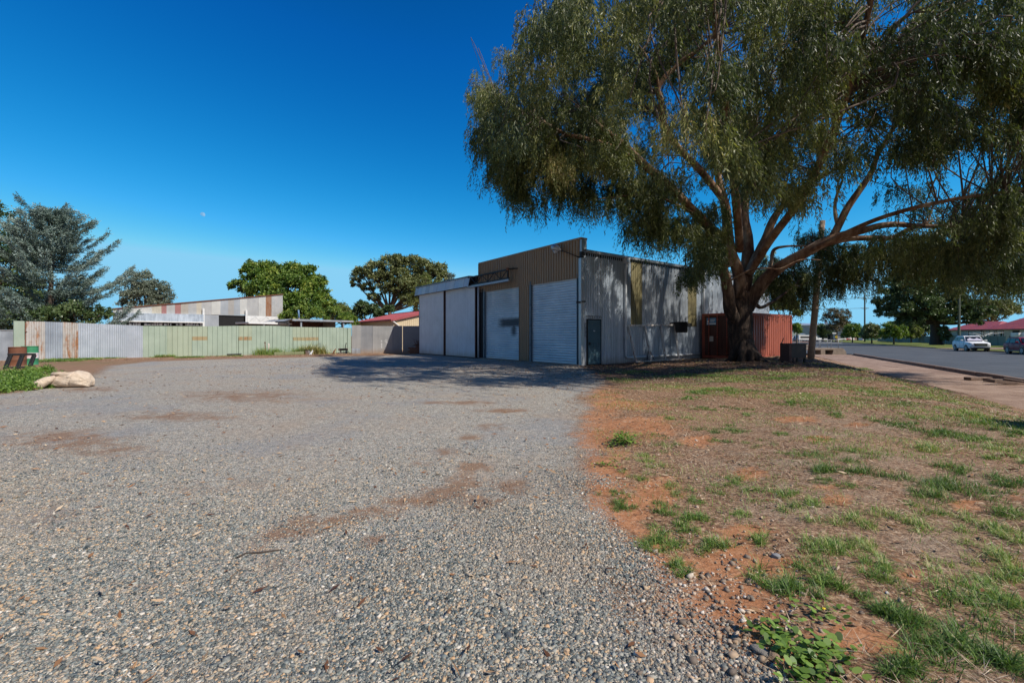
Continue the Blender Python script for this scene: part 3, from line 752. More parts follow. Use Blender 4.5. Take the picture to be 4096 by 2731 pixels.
mb = MB(); mb.bar(bot[0]+Vector((0,0,.05)), bot[3]+Vector((0,0,.05)), .05, .05); mb.build('bottom_rail', frust, frm)
p = GG(2597, 1446); mb = MB()
for k, (o1, o2) in enumerate((((-.12,0,0),(-.03,.05,.62)),((.02,-.02,0),(.03,.05,.62)),((.30,.02,0),(.08,.08,.58)))): mb.bar(p+Vector(o1), p+Vector(o2), .10-.02*k, .03)
mb.box((-.05,.03,.6),(.05,.09,.78), None, p); tag(mb.build('folding_trestle', paint('blue_grey_stand_paint', (.07,.085,.11), .5)), 'small blue-grey folding stand at the foot of the leaning frame', 'stand')

# ------------------------------------------------------------------ shipping container
M['reddoor'] = tin('shaded_door_paint', (.075,.02,.013), (.05,.014,.010), .2, 0, .6)  # container red painted darker to stand for shade on the door end
cc = G(2976, 1438.5, .10); zc = .10
box = thing('shipping_container', 'red oxide shipping container beside the shed behind the gum tree', 'shipping container', (cc.x, cc.y, zc), THS)
CL, CW, CH = 6.06, 2.44, 2.59
mb = MB(); ribbed(mb, (.16, .03), (1,0), (0,-1), CL-.32, .17, CH-.12, .278, .036, TRAP); mb.build('side_panel', M['redpaint'], box, fixn=False)
mb = MB(); mb.box((.05, .05, .16), (CL-.05, CW-.05, CH-.03)); mb.build('container_shell', M['redpaint'], box)
for x in (0, CL-.16):
    for y in (0, CW-.16): MB().box((x, y-.012, .0), (x+.16, y+.16, CH)).build('corner_post', M['redtrim'], box, .01)
mb = MB()
mb.box((.16, -.006, CH-.12), (CL-.16, .06, CH)); mb.box((.16, -.006, .02), (1.9, .06, .17)); mb.box((2.3,-.006,.02),(3.8,.06,.17)); mb.box((4.2,-.006,.02),(CL-.16,.06,.17)); mb.box((1.9,.0,.12),(4.2,.05,.168))
mb.box((-.006, .16, CH-.12), (.06, CW-.16, CH)); mb.box((-.006, .16, .02), (.06, CW-.16, .17)); mb.build('frame_rail', M['redtrim'], box)
for k in range(2):
    y0 = .17+k*1.055; y1 = y0+1.04; mb = MB(); mb.box((-.005, y0, .19), (.05, y1, CH-.14))
    for zz in (.75, 1.32, 1.86): mb.box((-.03, y0+.05, zz), (.0, y1-.05, zz+.05))
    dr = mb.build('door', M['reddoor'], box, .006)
    for yy in (y0+.25, y0+.75):
        mb = MB(); mb.tube([(-.06, yy, .14), (-.06, yy, CH-.06)], .02, 8)
        for zz in (.3, 1.2, 2.2): mb.box((-.075, yy-.04, zz), (-.0, yy+.04, zz+.06))
        mb.build('lock_rod', M['redtrim'], dr)
sy = CW-.30
mb = MB(); mb.box((-.045, sy-.58, CH-.66), (-.037, sy-.02, CH-.26)); sg = mb.build('sticker', paint('blue_sticker', (.06,.22,.45), .4), box)
mb = MB()
mb.poly([(-.048, sy-.06, CH-.52), (-.048, sy-.16, CH-.52), (-.048, sy-.17, CH-.44), (-.048, sy-.12, CH-.36), (-.048, sy-.07, CH-.42)])
for k in range(3): mb.quad(*[(-.048, a_, b_) for a_, b_ in ((sy-.24, CH-.34-.055*k), (sy-.54+.03*k, CH-.34-.055*k), (sy-.54+.03*k, CH-.362-.055*k), (sy-.24, CH-.362-.055*k))])
mb.quad((-.048, sy-.04, CH-.56), (-.048, sy-.56, CH-.56), (-.048, sy-.56, CH-.62), (-.048, sy-.04, CH-.62))
mb.build('sticker_print', M['white'], sg)
mb = MB(); mb.box((-.045, sy-.42, .98), (-.037, sy-.18, 1.28)); mb.build('label_plate', paint('grey_label', (.45,.42,.40), .6), box)
# steel box on legs
p = GG(3190, 1452); bx = thing('steel_cabinet', 'dark grey steel box on short legs near the gum tree', 'cabinet', (p.x, p.y, p.z), math.radians(8))
gcab = paint('grey_cabinet_steel', (.045,.047,.05), .5, .2, .15)  # steel colour darkened to stand for the gum tree's shade
mb = MB(); mb.box((-.33, -.05, .22), (.38, .45, .80)); mb.build('cabinet_body', gcab, bx, .01)
mb = MB(); mb.box((-.42, -.08, .80), (.42, .50, .84)); mb.build('cabinet_lid', M['dark'], bx, .005)
mb = MB(); mb.box((-.44, -.06, .06), (-.335, .47, .80)); mb.build('cabinet_end', M['darkbrown'], bx)
for x, y in ((-.40,-.03),(.30,-.03),(-.40,.40),(.32,.40)): mb = MB(); mb.box((x, y, -.06), (x+.06, y+.06, .225)); mb.build('leg', M['dark'], bx)
mb = MB(); mb.box((-.04, .2, -.03), (-.01, .23, .22)); mb.build('drain_pipe', M['dark'], bx)
# ================================================================== fences
FA = G(56, 1441); FD = (0.80, 0.60)
def fk(px): return on_line(px, (FA.x, FA.y), FD)
def fzz(px, py): k = fk(px); return CAMH-(py-HOR)/FPX*(FA.y+FD[1]*k)
FTH = math.atan2(FD[1], FD[0])
WIDE = [(0,0),(.40,0),(.47,1),(.53,1),(.60,0)]
PAN = [(0,0),(.06,1),(.12,0),(.54,0)]
def fence(name, label, p0, th, sheets, posts=None, extra=None):
    """sheets: (x0, x1, ztop0, ztop1, pitch, amp, profile, material, push)"""
    f = thing(name, label, 'fence', (p0[0], p0[1], 0), th)
    for x0, x1, z0, z1, pitch, amp, prof, mat, push in sheets:
        mb = MB(); ribbed(mb, (x0, -push), (1, 0), (0, -1), x1-x0, -.03, z1, pitch, amp, prof, ztop=lambda l: z0+(z1-z0)*l/(x1-x0))
        mb.build('sheet', mat, f, fixn=False)
    return f
tin_a = tin('old_iron_light', (.52,.50,.48), (.40,.38,.36), .78, .15, .6, rustcol=(.36,.17,.08))
tin_b = tin('old_iron_bluegrey', (.40,.45,.52), (.28,.32,.38), .3, .3, .45)
tin_c = tin('old_iron_smooth', (.50,.55,.63), (.41,.46,.53), .05, .3, .45)
sh = []
for a, b, ta, tb, mat, push in ((104,183,1285,1286.5,tin_a,.02),(181,251,1286.5,1289,tin_b,.03),(249,313,1288,1292,tin_a,.02),(311,440,1291,1297,tin_c,.012),(438,572,1297,1303,tin_c,.02)):
    sh.append((fk(a), fk(b), fzz(a, ta), fzz(b, tb), .10, .016, SINE, mat, push))
fn = fence('iron_fence', 'patched grey corrugated iron fence beside the green drum', (FA.x, FA.y), FTH, sh)
mb = MB(); mb.box((fk(100), .0, 0), (fk(103), .08, fzz(100, 1290))); mb.build('gate_post', M['rust'], fn)
mb = MB(); mb.box((fk(102), -.06, 1.62), (fk(110), -.02, 1.66)); mb.box((fk(100), .02, .5), (fk(571), .06, .58)); mb.box((fk(100), .02, 1.6), (fk(571), .06, 1.68)); mb.build('rail', M['rust'], fn)
fn = fence('green_fence', 'single narrow green sheet panel left of the corrugated iron fence', (FA.x, FA.y), FTH,
   [(fk(54), fk(99), fzz(54,1283), fzz(99,1284), .55, .03, PAN, M['greenfence'], .04)])
fn = fence('grey_sheet_fence', 'low flat grey sheet fence at the far left behind the rusty drum', (FA.x, FA.y), FTH, [(fk(-120), fk(53), fzz(10,1323), fzz(53,1323), 2.0, .01, WIDE, M['zinc_dark'], .0)])
mb = MB(); mb.box((fk(-120), -.03, fzz(30,1323)), (fk(53), .03, fzz(30,1323)+.05)); mb.build('top_rail', M['galv'], fn)
# green fence
edges = [571, 667, 768, 830, 955, 1007, 1090, 1170, 1274, 1330, 1390, 1404]
tops  = [1303, 1304, 1304.5, 1305, 1303, 1302.5, 1303, 1307, 1309, 1309, 1311, 1323]
sh = []
for i in range(len(edges)-1):
    a, b = edges[i], edges[i+1]
    mat = M['greenfence_y'] if i in (1, 2, 4, 7) else M['greenfence']
    ta = tops[i]; tb = tops[i+1] if i < 9 else tops[i]
    sh.append((fk(a), fk(b)+.02, fzz(a, ta), fzz(b, tb if i != 9 else 1311), .285, .030, PAN, mat, .0 if i % 2 else .012))
gf = fence('green_fence', 'long sage green ribbed sheet metal fence along the back of the yard', (FA.x, FA.y), FTH, sh)
for a, b, z in ((768,830,1361),(953,1007,1361),(1172,1273,1362)):
    za = fzz((a+b)/2, z)
    mb = MB(); ribbed(mb, (fk(a), -.022), (1,0), (0,-1), fk(b)-fk(a), -.02, za, .285, .030, PAN); mb.build('patch_sheet', M['greenfence'], gf, fixn=False)
    mb = MB(); ribbed(mb, (fk(a), -.017), (1,0), (0,-1), fk(b)-fk(a), za-.02, za+.26, .285, .030, PAN); mb.build('rust_stain', M['rustrun'], gf, fixn=False)
mb = MB(); mb.box((fk(571), .02, 1.5), (fk(1400), .06, 1.56)); mb.box((fk(571), .02, .4), (fk(1400), .06, .46))
mb.build('rail', M['greenfence'], gf)
# right-hand corrugated fence running to the shed
RA = G(1406, 1415); RB = Vector((-5.2, 36.1, 0)); rd = (RB-RA).normalized(); RTH = math.atan2(rd.y, rd.x)
def rk(px): return on_line(px, (RA.x, RA.y), (rd.x, rd.y))
def rz(px, py): return CAMH-(py-HOR)/FPX*(RA.y+rd.y*rk(px))
tin_d = tin('weathered_grey_iron', (.42,.42,.42), (.33,.33,.33), .10, .2, .55, dirtbase=(.42,.26,.14))
tin_e = tin('weathered_dull_iron', (.34,.35,.37), (.27,.28,.30), .10, .2, .55, dirtbase=(.40,.25,.14))
sh = []
for a, b, ta, mat, push in ((1407,1444,1301,tin_d,.03),(1443,1491,1303,tin_e,.01),(1490.5,1570,1304,tin_d,.02),(1569,1609,1303,tin_e,.012),(1611,1760,1303.5,tin_e,.0)):
    sh.append((rk(a), rk(b), rz(a, ta), rz(b, ta), .085, .018, SINE, mat, push))
rf = fence('weathered_iron_fence', 'weathered grey corrugated iron fence between green fence and shed', (RA.x, RA.y), RTH, sh)
mb = MB(); ribbed(mb, (rk(1407), -.055), (1,0), (0,-1), rk(1443)-rk(1407), -.02, .42, .085, .018, SINE); mb.build('patch_sheet', M['zinc'], rf, fixn=False)
def ring(cx, cz, r, w=.035):
    mb = MB()
    for k in range(14):
        a0 = 2*PI*k/14; a1 = 2*PI*(k+1)/14
        mb.quad(*[(cx+math.cos(a)*q, -.047, cz+math.sin(a)*q*1.1) for a, q in ((a0,r),(a1,r),(a1,r-w),(a0,r-w))])
    mb.build('painted_mark', paint('white_brush_paint', (.7,.7,.7), .7), rf)
def dot(cx, cz, r): MB().poly([(cx+math.cos(2*PI*k/10)*r, -.047, cz+math.sin(2*PI*k/10)*r*1.2) for k in range(10)]).build('painted_mark', paint('white_brush_paint', (.7,.7,.7), .7), rf)
x8, x9 = rk(1526), rk(1544)
for zz, r in ((1.03,.05),(.98,.04),(.80,.055),(.66,.05),(.52,.05)): dot(x8, rz(1526,1343)-.5+zz-.93, r)
ring(x9, .98, .095); dot(x9+.08, .84, .045); dot(x9+.02, .72, .045); dot(x9, .55, .05); dot(x9-.01, .42, .03)

# ================================================================== things along the fence
def at_ground(px, py): p = GG(px, py); return p
# drums
def drum(name, label, px, py, mat, h, r, bands=None):
    p = at_ground(px, py); o = thing(name, label, 'drum', (p.x, p.y, p.z-.02))
    pr = [(.02,0),(r,0),(r+.012,.01),(r,.03)]
    for zz in (h*.34, h*.67): pr += [(r, zz-.03),(r+.016, zz),(r, zz+.03)]
    for k in range(4): pr += [(r, h*.75+k*.035), (r+.005, h*.75+k*.035+.014), (r, h*.75+k*.035+.028)]
    pr += [(r, h-.02),(r+.014, h-.005),(r+.010, h),(r-.01, h-.002),(r-.012, h-.05),(.02,h-.06)]
    mb = MB(); mb.lathe(pr, 32); mb.build('drum_body', mat, o); return o
dg = tin('green_drum_paint', (.05,.27,.13), (.035,.20,.10), .12, 0, .5)
drum('oil_drum', 'rusty brown open steel drum at the far left by the fence', 70, 1462, M['rust'], .90, .30)
gd = drum('oil_drum', 'green steel drum with white band and faint red lettering', 120, 1458, dg, .92, .29)
mb = MB(); r = .299; z0, z1 = .335, .60
mb.lathe([(r, z0), (r, z1)], 32); wb_ = mb.build('white_band', paint('drum_white_band', (.72,.68,.70), .5), gd)
def text_mesh(name, body, size, mat, parent, bend_r=None, z=.0, ang0=0.0):
    cu = bpy.data.curves.new(name, 'FONT'); cu.body = body; cu.size = size; cu.align_x = 'CENTER'; cu.align_y = 'CENTER'; cu.shear = .25
    to = bpy.data.objects.new(name, cu); COL.objects.link(to)
    bpy.context.view_layer.update()
    me = bpy.data.meshes.new_from_object(to); bpy.data.objects.remove(to); me.name = name
    for v in me.vertices:
        x, y = v.co.x, v.co.y
        if bend_r: a = ang0 + x/bend_r; v.co = (math.cos(a)*bend_r, math.sin(a)*bend_r, z+y)
        else: v.co = (x, 0, z+y)
    me.materials.clear(); me.materials.append(mat)
    o = bpy.data.objects.new(name, me); COL.objects.link(o); o.parent = parent; return o
text_mesh('lettering', 'Castrol', .20, paint('faded_red_ink', (.62,.22,.25), .6), wb_, .302, .465, math.radians(-50))
# black frame leaning on the rusty drum
p = at_ground(78, 1474); bf = thing('plastic_frame', 'black plastic trestle frame in front of the rusty drum', 'trestle', (p.x, p.y, p.z), math.radians(30))
MB().bar((-.42,.22,.60), (.42,.22,.60), .12, .09).build('cross_bar', M['black'], bf, .01); MB().bar((-.46,.0,.06), (.46,0,.06), .10, .06).build('foot_bar', M['black'], bf, .01)
for x in (-.36, .0, .36): mb = MB(); mb.bar((x-.06,-.02,.0), (x+.02,.22,.57), .13, .09); mb.build('leg', M['black'], bf, .01)
# the big cloth sack
def sack():
    p = at_ground(272, 1549); root = thing('cloth_sack', 'big stuffed cream cloth sack lying on the gravel edge', 'sack', (p.x+.0, p.y+.1, p.z), math.radians(6))
    rs = np.random.default_rng(4); NU, NV = 64, 40; vs = []; fs = []
    for i in range(NU+1):
        u = i/NU; x = (u-.5)*.98
        env = (math.sin(PI*min(1, max(0, u*.93+.05)))**.36)
        top = .43*env*(1+.06*math.sin(u*9+1)) * (.88 + .2*u); 
        wid = .32*env*(1+.05*math.sin(u*7))
        for j in range(NV):
            a = 2*PI*j/NV; ca, sa = math.cos(a), math.sin(a)
            yv = wid*np.sign(ca)*abs(ca)**.8; zv = top*.5+top*.5*np.sign(sa)*abs(sa)**.75
            w = .006*math.sin(a*9+u*14)*math.sin(PI*u) + .005*math.sin(a*5-u*19) + .010*math.sin((a*3+u*6))*(1-u) - .028*math.exp(-((u-.66+.03*math.sin(a*2))/.012)**2)
            w += .012*math.exp(-((a-1.9-.6*u)/.12)**2) - .03*math.exp(-((a-2.2-.7*u)/.10)**2)*(u < .6) - .03*math.exp(-((a-5.6+.5*u)/.10)**2)*(u < .55)
            w += .014*math.sin(a*14+u*5)*max(0, (u-.86)/.14)
            k = 1+w/.22
            vs.append((x+.008*math.sin(a*4+u*5), yv*k, max(.0, zv*k)))
    for i in range(NU):
        for j in range(NV): fs.append((i*NV+j, i*NV+(j+1)%NV, (i+1)*NV+(j+1)%NV, (i+1)*NV+j))
    fs += [tuple(range(NV)), tuple(NU*NV+k for k in range(NV))]
    mb = MB(); mb.add(vs, fs, True); mb.build('sack_body', M['canvas'], root)
    mb = MB(); mb.tube([(-.18,-.26,.30),(-.30,-.34,.22),(-.42,-.42,.12),(-.55,-.48,.05),(-.66,-.52,.02)], [.05,.10,.12,.10,.05], 14, wob=.12); mb.build('sack_flap', M['canvas'], root)
    mb = MB(); mb.tube([(-.47,-.05,.28),(-.32,-.16,.37),(-.14,-.2,.38),(.0,-.17,.41)], [.03,.05,.05,.02], 10, wob=.1); mb.build('sack_fold', M['canvas'], root)
sack()
# standpipes, bucket, sleepers, scrap along the green fence
def fpt(px, off, z=0.0):
    k = fk(px); return Vector((FA.x+FD[0]*k+FD[1]*off, FA.y+FD[1]*k-FD[0]*off, z))
for px, h, m, lab, cat in ((1055, .95, M['rust'], 'thin rusty standpipe with valve head in front of green fence', 'pipe'), (1068, .84, paint('dirty_white_pipe', (.62,.52,.47), .6), 'short dirty white pipe standing in front of green fence', 'pipe')):
    b = fpt(px, .6); mb = MB(); mb.tube([b, b+Vector((.03,0,h*.5)), b+Vector((.05 if px > 1060 else 0,0,h))], .04 if px > 1060 else .03, 8)
    mb.tube([b+Vector((0,0,h-.08)), b+Vector((0,0,h))], .055, 8)
    tag(mb.build('standpipe', m), lab, cat)
b0, b1 = fpt(1082, 1.6, .02), fpt(1198, 1.6, .02)
slp = thing('garden_edging', 'mossy green timber sleeper edging in front of green fence', 'edging', b0)
for k in range(3):
    a = (b1-b0)*(k/3); c = (b1-b0)*((k+.985)/3); mb = MB(); mb.bar(a+Vector((0,0,.10)), c+Vector((0,0,.10+.02*(k-1))), .08, .22); mb.build('sleeper', M['greensleeper'], slp, .01)
p = fpt(1206, 2.1, .0); bk = thing('bucket', 'small white plastic bucket with dark rim by the dry plant', 'bucket', p)
mb = MB(); mb.lathe([(.01,0),(.13,0),(.155,.33),(.165,.335)], 18); mb.build('pail', M['white'], bk)
mb = MB(); mb.lathe([(.158,.30),(.168,.30),(.168,.345),(.14,.345),(.135,.25),(.01,.25)], 18); mb.build('rim', M['black'], bk)
for k, (a, b) in enumerate((((1210,2.4,.02),(1237,1.2,.36)), ((1214,2.5,.02),(1232,1.6,.28)))):
    mb = MB(); mb.bar(fpt(*a), fpt(*b), .05, .03); tag(mb.build('garden_stake', M['white']), ['longer pale garden stake leaning behind the white bucket', 'shorter pale garden stake lying beside the white bucket'][k], 'stake')
mb = MB(); mb.bar(fpt(1342,.9,.30), fpt(1377,.9,.30), .22, .16); mb.bar(fpt(1342,.85,.38), fpt(1377,.85,.38), .30, .02); tag(mb.build('steel_channel', M['darkbrown']), 'maroon steel channel raised on a grey plank by the fence', 'steel channel')
mb = MB(); mb.bar(fpt(1336,1.2,.06), fpt(1376,1.2,.14), .26, .05); mb.bar(fpt(1350,.9,.0), fpt(1350,.9,.2), .1, .1); mb.bar(fpt(1372,.9,.0), fpt(1372,.9,.2), .1, .1); tag(mb.build('plank', M['greywood']), 'grey plank lying under the maroon steel channel', 'plank')
mb = MB(); mb.bar(fpt(1314,1.3,.02), fpt(1328,1.1,.36), .10, .05); mb.bar(fpt(1314,1.3,.05), fpt(1326,1.6,.05), .10, .05); mb.bar(fpt(1314,1.4,.0), fpt(1316,1.3,.22), .05, .08)
tag(mb.build('steel_bracket', M['rust']), 'small rusty angle bracket tipped on the ground by the fence', 'bracket')
mb = MB(); q = fpt(1371,.7,.38); mb.tube([q, q+Vector((.02,0,.25)), q+Vector((.07,0,.5))], [.03,.03,.015], 6); mb.tube([q+Vector((.02,0,.3)), q+Vector((.1,0,.42))], .025, 6)
tag(mb.build('dark_stick', M['dark']), 'dark upright stick standing above the maroon steel channel', 'stick')
for px, lab in ((905, None), (940, None)): pass
mb = MB(); mb.box((-.45,-.02,0),(.45,.03,.10), Matrix.Rotation(FTH,3,'Z'), fpt(936,.15,.02)); tag(mb.build('dark_channel', M['dark']), 'dark iron channel lying under the gap of the green fence', 'iron channel')
# bricks stacked in the shade against the iron fence
def rpt(px, off, z=0): k = rk(px); return Vector((RA.x+rd.x*k+rd.y*off, RA.y+rd.y*k-rd.x*off, z))
bs = thing('brick_stack', 'stack of old bricks in the shade beside the shed', 'brick stack', rpt(1638, .9), RTH)
rr = random.Random(2); pm = None
for row in range(5):
    for k in range(5 + (row % 2)):
        if row == 4 and k < 2: continue
        mb = MB(); x = k*.245 - .12*(row % 2)+rr.uniform(-.015,.015)
        mb.box((x, rr.uniform(-.03,.02), row*.125), (x+.232, .2, row*.125+.118)); mb.build('brick', M['brick'], bs, .006)
mb = MB()
q = rpt(1672, .7, .5)
for k in range(14):
    e = q+Vector((rr.uniform(-.55,.25), rr.uniform(-.3,.2), rr.uniform(.1,.75))); mb.tube([q+Vector((rr.uniform(-.2,.2),0,rr.uniform(-.3,.1))), (q+e)/2+Vector((rr.uniform(-.2,.2),0,.15)), e], [.03,.02,.006], 5)
tag(mb.build('scrap_bundle', M['rust']), 'tangle of dark scrap rods on the bricks beside the shed', 'scrap')

# ================================================================== buildings beyond the fence
def frame_pts(pxl, Y0, D):
    P = W(pxl, HOR, Y0); return (P.x, P.y), D, math.atan2(D[1], D[0])
SO, SD, STH = frame_pts(451, 42.0, (.80, .60))
def tk(px): return on_line(px, SO, SD)
def tz(px, py): return CAMH-(py-HOR)/FPX*(SO[1]+SD[1]*tk(px))
ts = thing('patchwork_tin_shed', 'long skillion tin shed clad in patched and rusty sheets behind green fence', 'shed', (SO[0], SO[1], 0), STH)
tone = lambda nm, c, r=0.06: tin('shed_sheet_'+nm, c, tuple(x*.82 for x in c), r, .15, .55)
tA, tB, tC, tD, tE, tR, tP, tT = tone('grey',(.47,.47,.47)), tone('pale',(.60,.60,.58)), tone('blue',(.40,.43,.47)), tone('dull',(.42,.40,.38)), tone('cream',(.58,.53,.44)), tone('rust',(.34,.20,.13),.85), tone('red',(.38,.19,.18),.1), tone('tan',(.46,.42,.37),.3)
shb = [(451,535,tA),(535,608,tB),(608,646,tE),(646,666,tP),(666,700,tA),(700,723,tP),(723,753,tT),(753,786,tA),(786,806,tE),(806,846,tA),(846,882,tB),(882,913,tC),(913,936,tD),(936,960,tC),(960,987,tB),(987,1035,tA),(1035,1063,tB),(1063,1086,tR),(1086,1131,tA)]
def topz(px): return tz(px, 1237 + (1178-1237)*(px-451)/(1131-451))
def botz(px):
    return tz(px, 1252+6*(px-453)/360) if px < 814 else (tz(px, 1259) if px < 986 else tz(px, 1265))
for a, b, m in shb:
    mb = MB(); x0, x1 = tk(a), tk(b); za, zb = topz(a), topz(b)
    ribbed(mb, (x0, 0), (1,0), (0,-1), x1-x0, botz((a+b)/2), zb, .10, .014, SINE, ztop=lambda l: za+(zb-za)*l/(x1-x0)); mb.build('sheet', m, ts, fixn=False)
mb = MB(); mb.bar((tk(451)-.1,-.03,topz(451)+.03), (tk(1131)+.05,-.03,topz(1131)+.03), .12, .10); mb.build('roof_edge', M['rust'], ts)
mb = MB(); e0, e1 = tk(451), tk(1131)
mb.add([(e0-.1,-.05,topz(451)+.06),(e1+.05,-.05,topz(1131)+.06),(e1+.05,9,topz(1131)+.06),(e0-.1,9,topz(451)+.06)], [(0,1,2,3)]); mb.build('roof', M['galv'], ts)
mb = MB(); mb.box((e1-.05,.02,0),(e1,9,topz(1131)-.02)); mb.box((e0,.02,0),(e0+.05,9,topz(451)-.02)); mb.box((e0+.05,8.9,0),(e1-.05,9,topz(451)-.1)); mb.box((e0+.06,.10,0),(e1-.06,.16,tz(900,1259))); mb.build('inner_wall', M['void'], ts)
mb = MB(); x0, x1 = tk(453), tk(814); zz1, zz0 = botz(453)+.02, tz(453,1284)
mb.add([(x0,-.35,zz1),(x1,-.35,botz(812)),(x1,-.42,tz(814,1290)),(x0,-.42,zz0)], [(0,1,2,3)]); mb.add([(x0,-.35,zz1),(x1,-.35,botz(812)),(x1,.0,botz(812)+.02),(x0,0,zz1+.02)],[(0,1,2,3)])
mb.build('awning_fascia', M['zinc'], ts, fixn=False)
mb = MB(); mb.bar((x0,-.46,zz0),(x1,-.46,tz(814,1290)),.12,.12); mb.build('awning_gutter', M['white'], ts)
mb = MB()
for k in range(70):
    x = x0+.2+(x1-x0-.4)*k/70
    if rr.random() < .7: mb.box((x, -.3, tz(600,1300)), (x+rr.uniform(.04,.14), -.26, tz(600,1288)-rr.uniform(0,.2)))
mb.build('lattice_screen', M['white'], ts)
mb = MB(); ribbed(mb, (tk(816), -.02), (1,0), (0,-1), tk(875)-tk(816), 0, tz(840,1260), .10, .014, SINE); mb.build('wall_sheet', tC, ts, fixn=False)
mb = MB(); mb.box((tk(875),-.015,tz(930,1262)),(tk(983),.0,tz(930,1259))); mb.build('door_head', M['galv'], ts)
for px in (814, 985): mb = MB(); mb.box((tk(px)-.09,-.22,0),(tk(px)+.09,-.06,tz(px,1234 if px < 900 else 1240))); mb.build('post', M['white'], ts)
mb = MB(); x0, x1 = tk(990), tk(1131); mb.box((x0,-.04,tz(1060,1290)),(x1,-.0,tz(1060,1265)))
o = mb.build('pale_panel', M['white'], ts)
mb = MB()
for k in range(3):
    xa = x0+.2+k*(x1-x0)/3.2; w = (x1-x0)/3.4; zt, zb_ = tz(1060,1267), tz(1060,1286)
    mb.bar((xa,-.05,zb_),(xa+w/2,-.05,zt),.02,.02); mb.bar((xa+w/2,-.05,zt),(xa+w,-.05,zb_),.02,.02)
mb.build('panel_crease', M['galv'], o)
# small awning and carport
P0 = W(992, 1290, 39.5); P1 = W(1166, 1291, 43)
aw = thing('garden_awning', 'low white edged awning beside the carport behind green fence', 'awning', (P0.x, P0.y, 0), math.atan2(P1.y-P0.y, P1.x-P0.x)); L = (Vector((P1.x,P1.y))-Vector((P0.x,P0.y))).length
mb = MB(); mb.box((0,-.1,P0.z-.10),(L,2.2,P0.z+.05)); mb.build('awning_roof', M['white'], aw, .01)
for x in (1.4, L-1.3): mb = MB(); mb.box((x,.0,0),(x+.1,.1,P0.z-.1)); mb.build('post', M['zinc_dark'], aw)
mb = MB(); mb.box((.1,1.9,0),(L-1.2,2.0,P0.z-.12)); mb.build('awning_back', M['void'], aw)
P0 = W(1172, 1276, 42); P1 = W(1408, 1285, 47.0)
cp = thing('carport', 'flat roofed dark carport between tin shed and red roofed shed', 'carport', (P0.x, P0.y, 0), math.atan2(P1.y-P0.y, P1.x-P0.x)); L = (Vector((P1.x,P1.y))-Vector((P0.x,P0.y))).length
cz = P0.z-.05
mb = MB(); mb.box((-.2,-.3,cz-.12),(L,-.2,cz+.06)); mb.box((-.2,-.2,cz-.02),(L,4.0,cz+.05)); mb.add([(-.2,-.3,cz+.06),(-.2,4,cz+.06),(-1.0,4,cz-.18),(-1.0,-.3,cz-.18)],[(0,1,2,3)]); mb.build('carport_roof', M['galv'], cp)
for px in (1202, 1371):
    x = on_line(px, (P0.x, P0.y), ((P1.x-P0.x)/L, (P1.y-P0.y)/L)); mb = MB(); mb.box((x-.07,-.15,0),(x+.07,-.02,cz-.12)); mb.build('post', M['zinc_dark'], cp)
mb = MB(); ribbed(mb, (-.1, 3.2), (1,0), (0,-1), L-1.4, 0, cz-.05, .2, .03, RIB); mb.build('back_wall', M['darkbrown'], cp, fixn=False)
mb = MB(); mb.box((L-1.5,.8,0),(L-1.42,3.2,cz-.05)); mb.box((-.15,.5,0),(-.1,3.2,cz-.05)); mb.build('side_wall', M['galv'], cp)
b = W(1197, 1272, 46); mb = MB(); mb.tube([(b.x,b.y,0),(b.x-.02,b.y,b.z)], .07, 8); pst = mb.build('fence_post', M['timber']); tag(pst, 'bluish topped timber post rising behind the carport', 'post')
mb = MB(); mb.tube([(b.x-.02,b.y,b.z),(b.x-.08,b.y,b.z+.85)], .085, 8); mb.build('post_cap', paint('blue_post_paint', (.12,.22,.36), .5), pst)
# red-roofed cream shed
P0 = W(1573.5, 1279, 43); VT = (.8066,.591); UT = (-.591,.8066); ez = P0.z
rs_ = thing('red_roof_shed', 'cream shed with red gable roof behind the corrugated fence', 'shed', (P0.x, P0.y, 0), math.atan2(VT[1], VT[0]))
HW, LN, RH = 5.2, 13.4, 1.2
mb = MB(); ribbed(mb, (0,0), (1,0), (0,-1), 2*HW, 0, ez, .20, .03, RIB, ztop=lambda l: ez+RH*(1-abs(l-HW)/HW)-.02); mb.build('gable_wall', M['cream'], rs_, fixn=False)
mb = MB(); ribbed(mb, (0,LN), (0,-1), (-1,0), LN, 0, ez-.02, .20, .03, RIB); mb.build('eave_wall', M['cream'], rs_, fixn=False)
mb = MB(); mb.quad((2*HW,0,0),(2*HW,LN,0),(2*HW,LN,ez),(2*HW,0,ez)); mb.build('rear_wall', M['cream'], rs_)
mb = MB()
for sgn in (0, 1):
    xs = lambda u: -.18+u*(HW+.18) if sgn == 0 else 2*HW+.18-u*(HW+.18)
    vs = []; n = int((LN+.4)/.05)
    for i in range(n+1):
        y = -.18+(LN+.4)*i/n; h = .03 if i % 16 < 3 else 0
        vs += [(xs(0), y, ez+.02+h), (xs(1), y, ez+RH+.06+h)]
    mb.add(vs, [(2*i, 2*i+2, 2*i+3, 2*i+1) for i in range(n)])
mb.build('roof', M['redroof'], rs_)
mb = MB(); mb.box((-.32,-.2,ez-.10),(-.18,LN+.2,ez+.06)); mb.build('gutter', M['redroof'], rs_)
mb = MB(); mb.bar((-.18,-.2,ez-.03),(HW,-.2,ez+RH),.05,.2); mb.bar((HW,-.2,ez+RH),(2*HW+.18,-.2,ez-.03),.05,.2); mb.bar((HW,-.2,ez+RH+.08),(HW,LN+.2,ez+RH+.08),.3,.05); mb.build('barge_board', M['redroof'], rs_)
mb = MB(); mb.tube([(-.2,-.1,ez-.12),(.0,-.12,ez-.2),(.55,-.1,ez-.6),(.6,-.1,0)], .07, 8); mb.build('downpipe', M['white'], rs_)
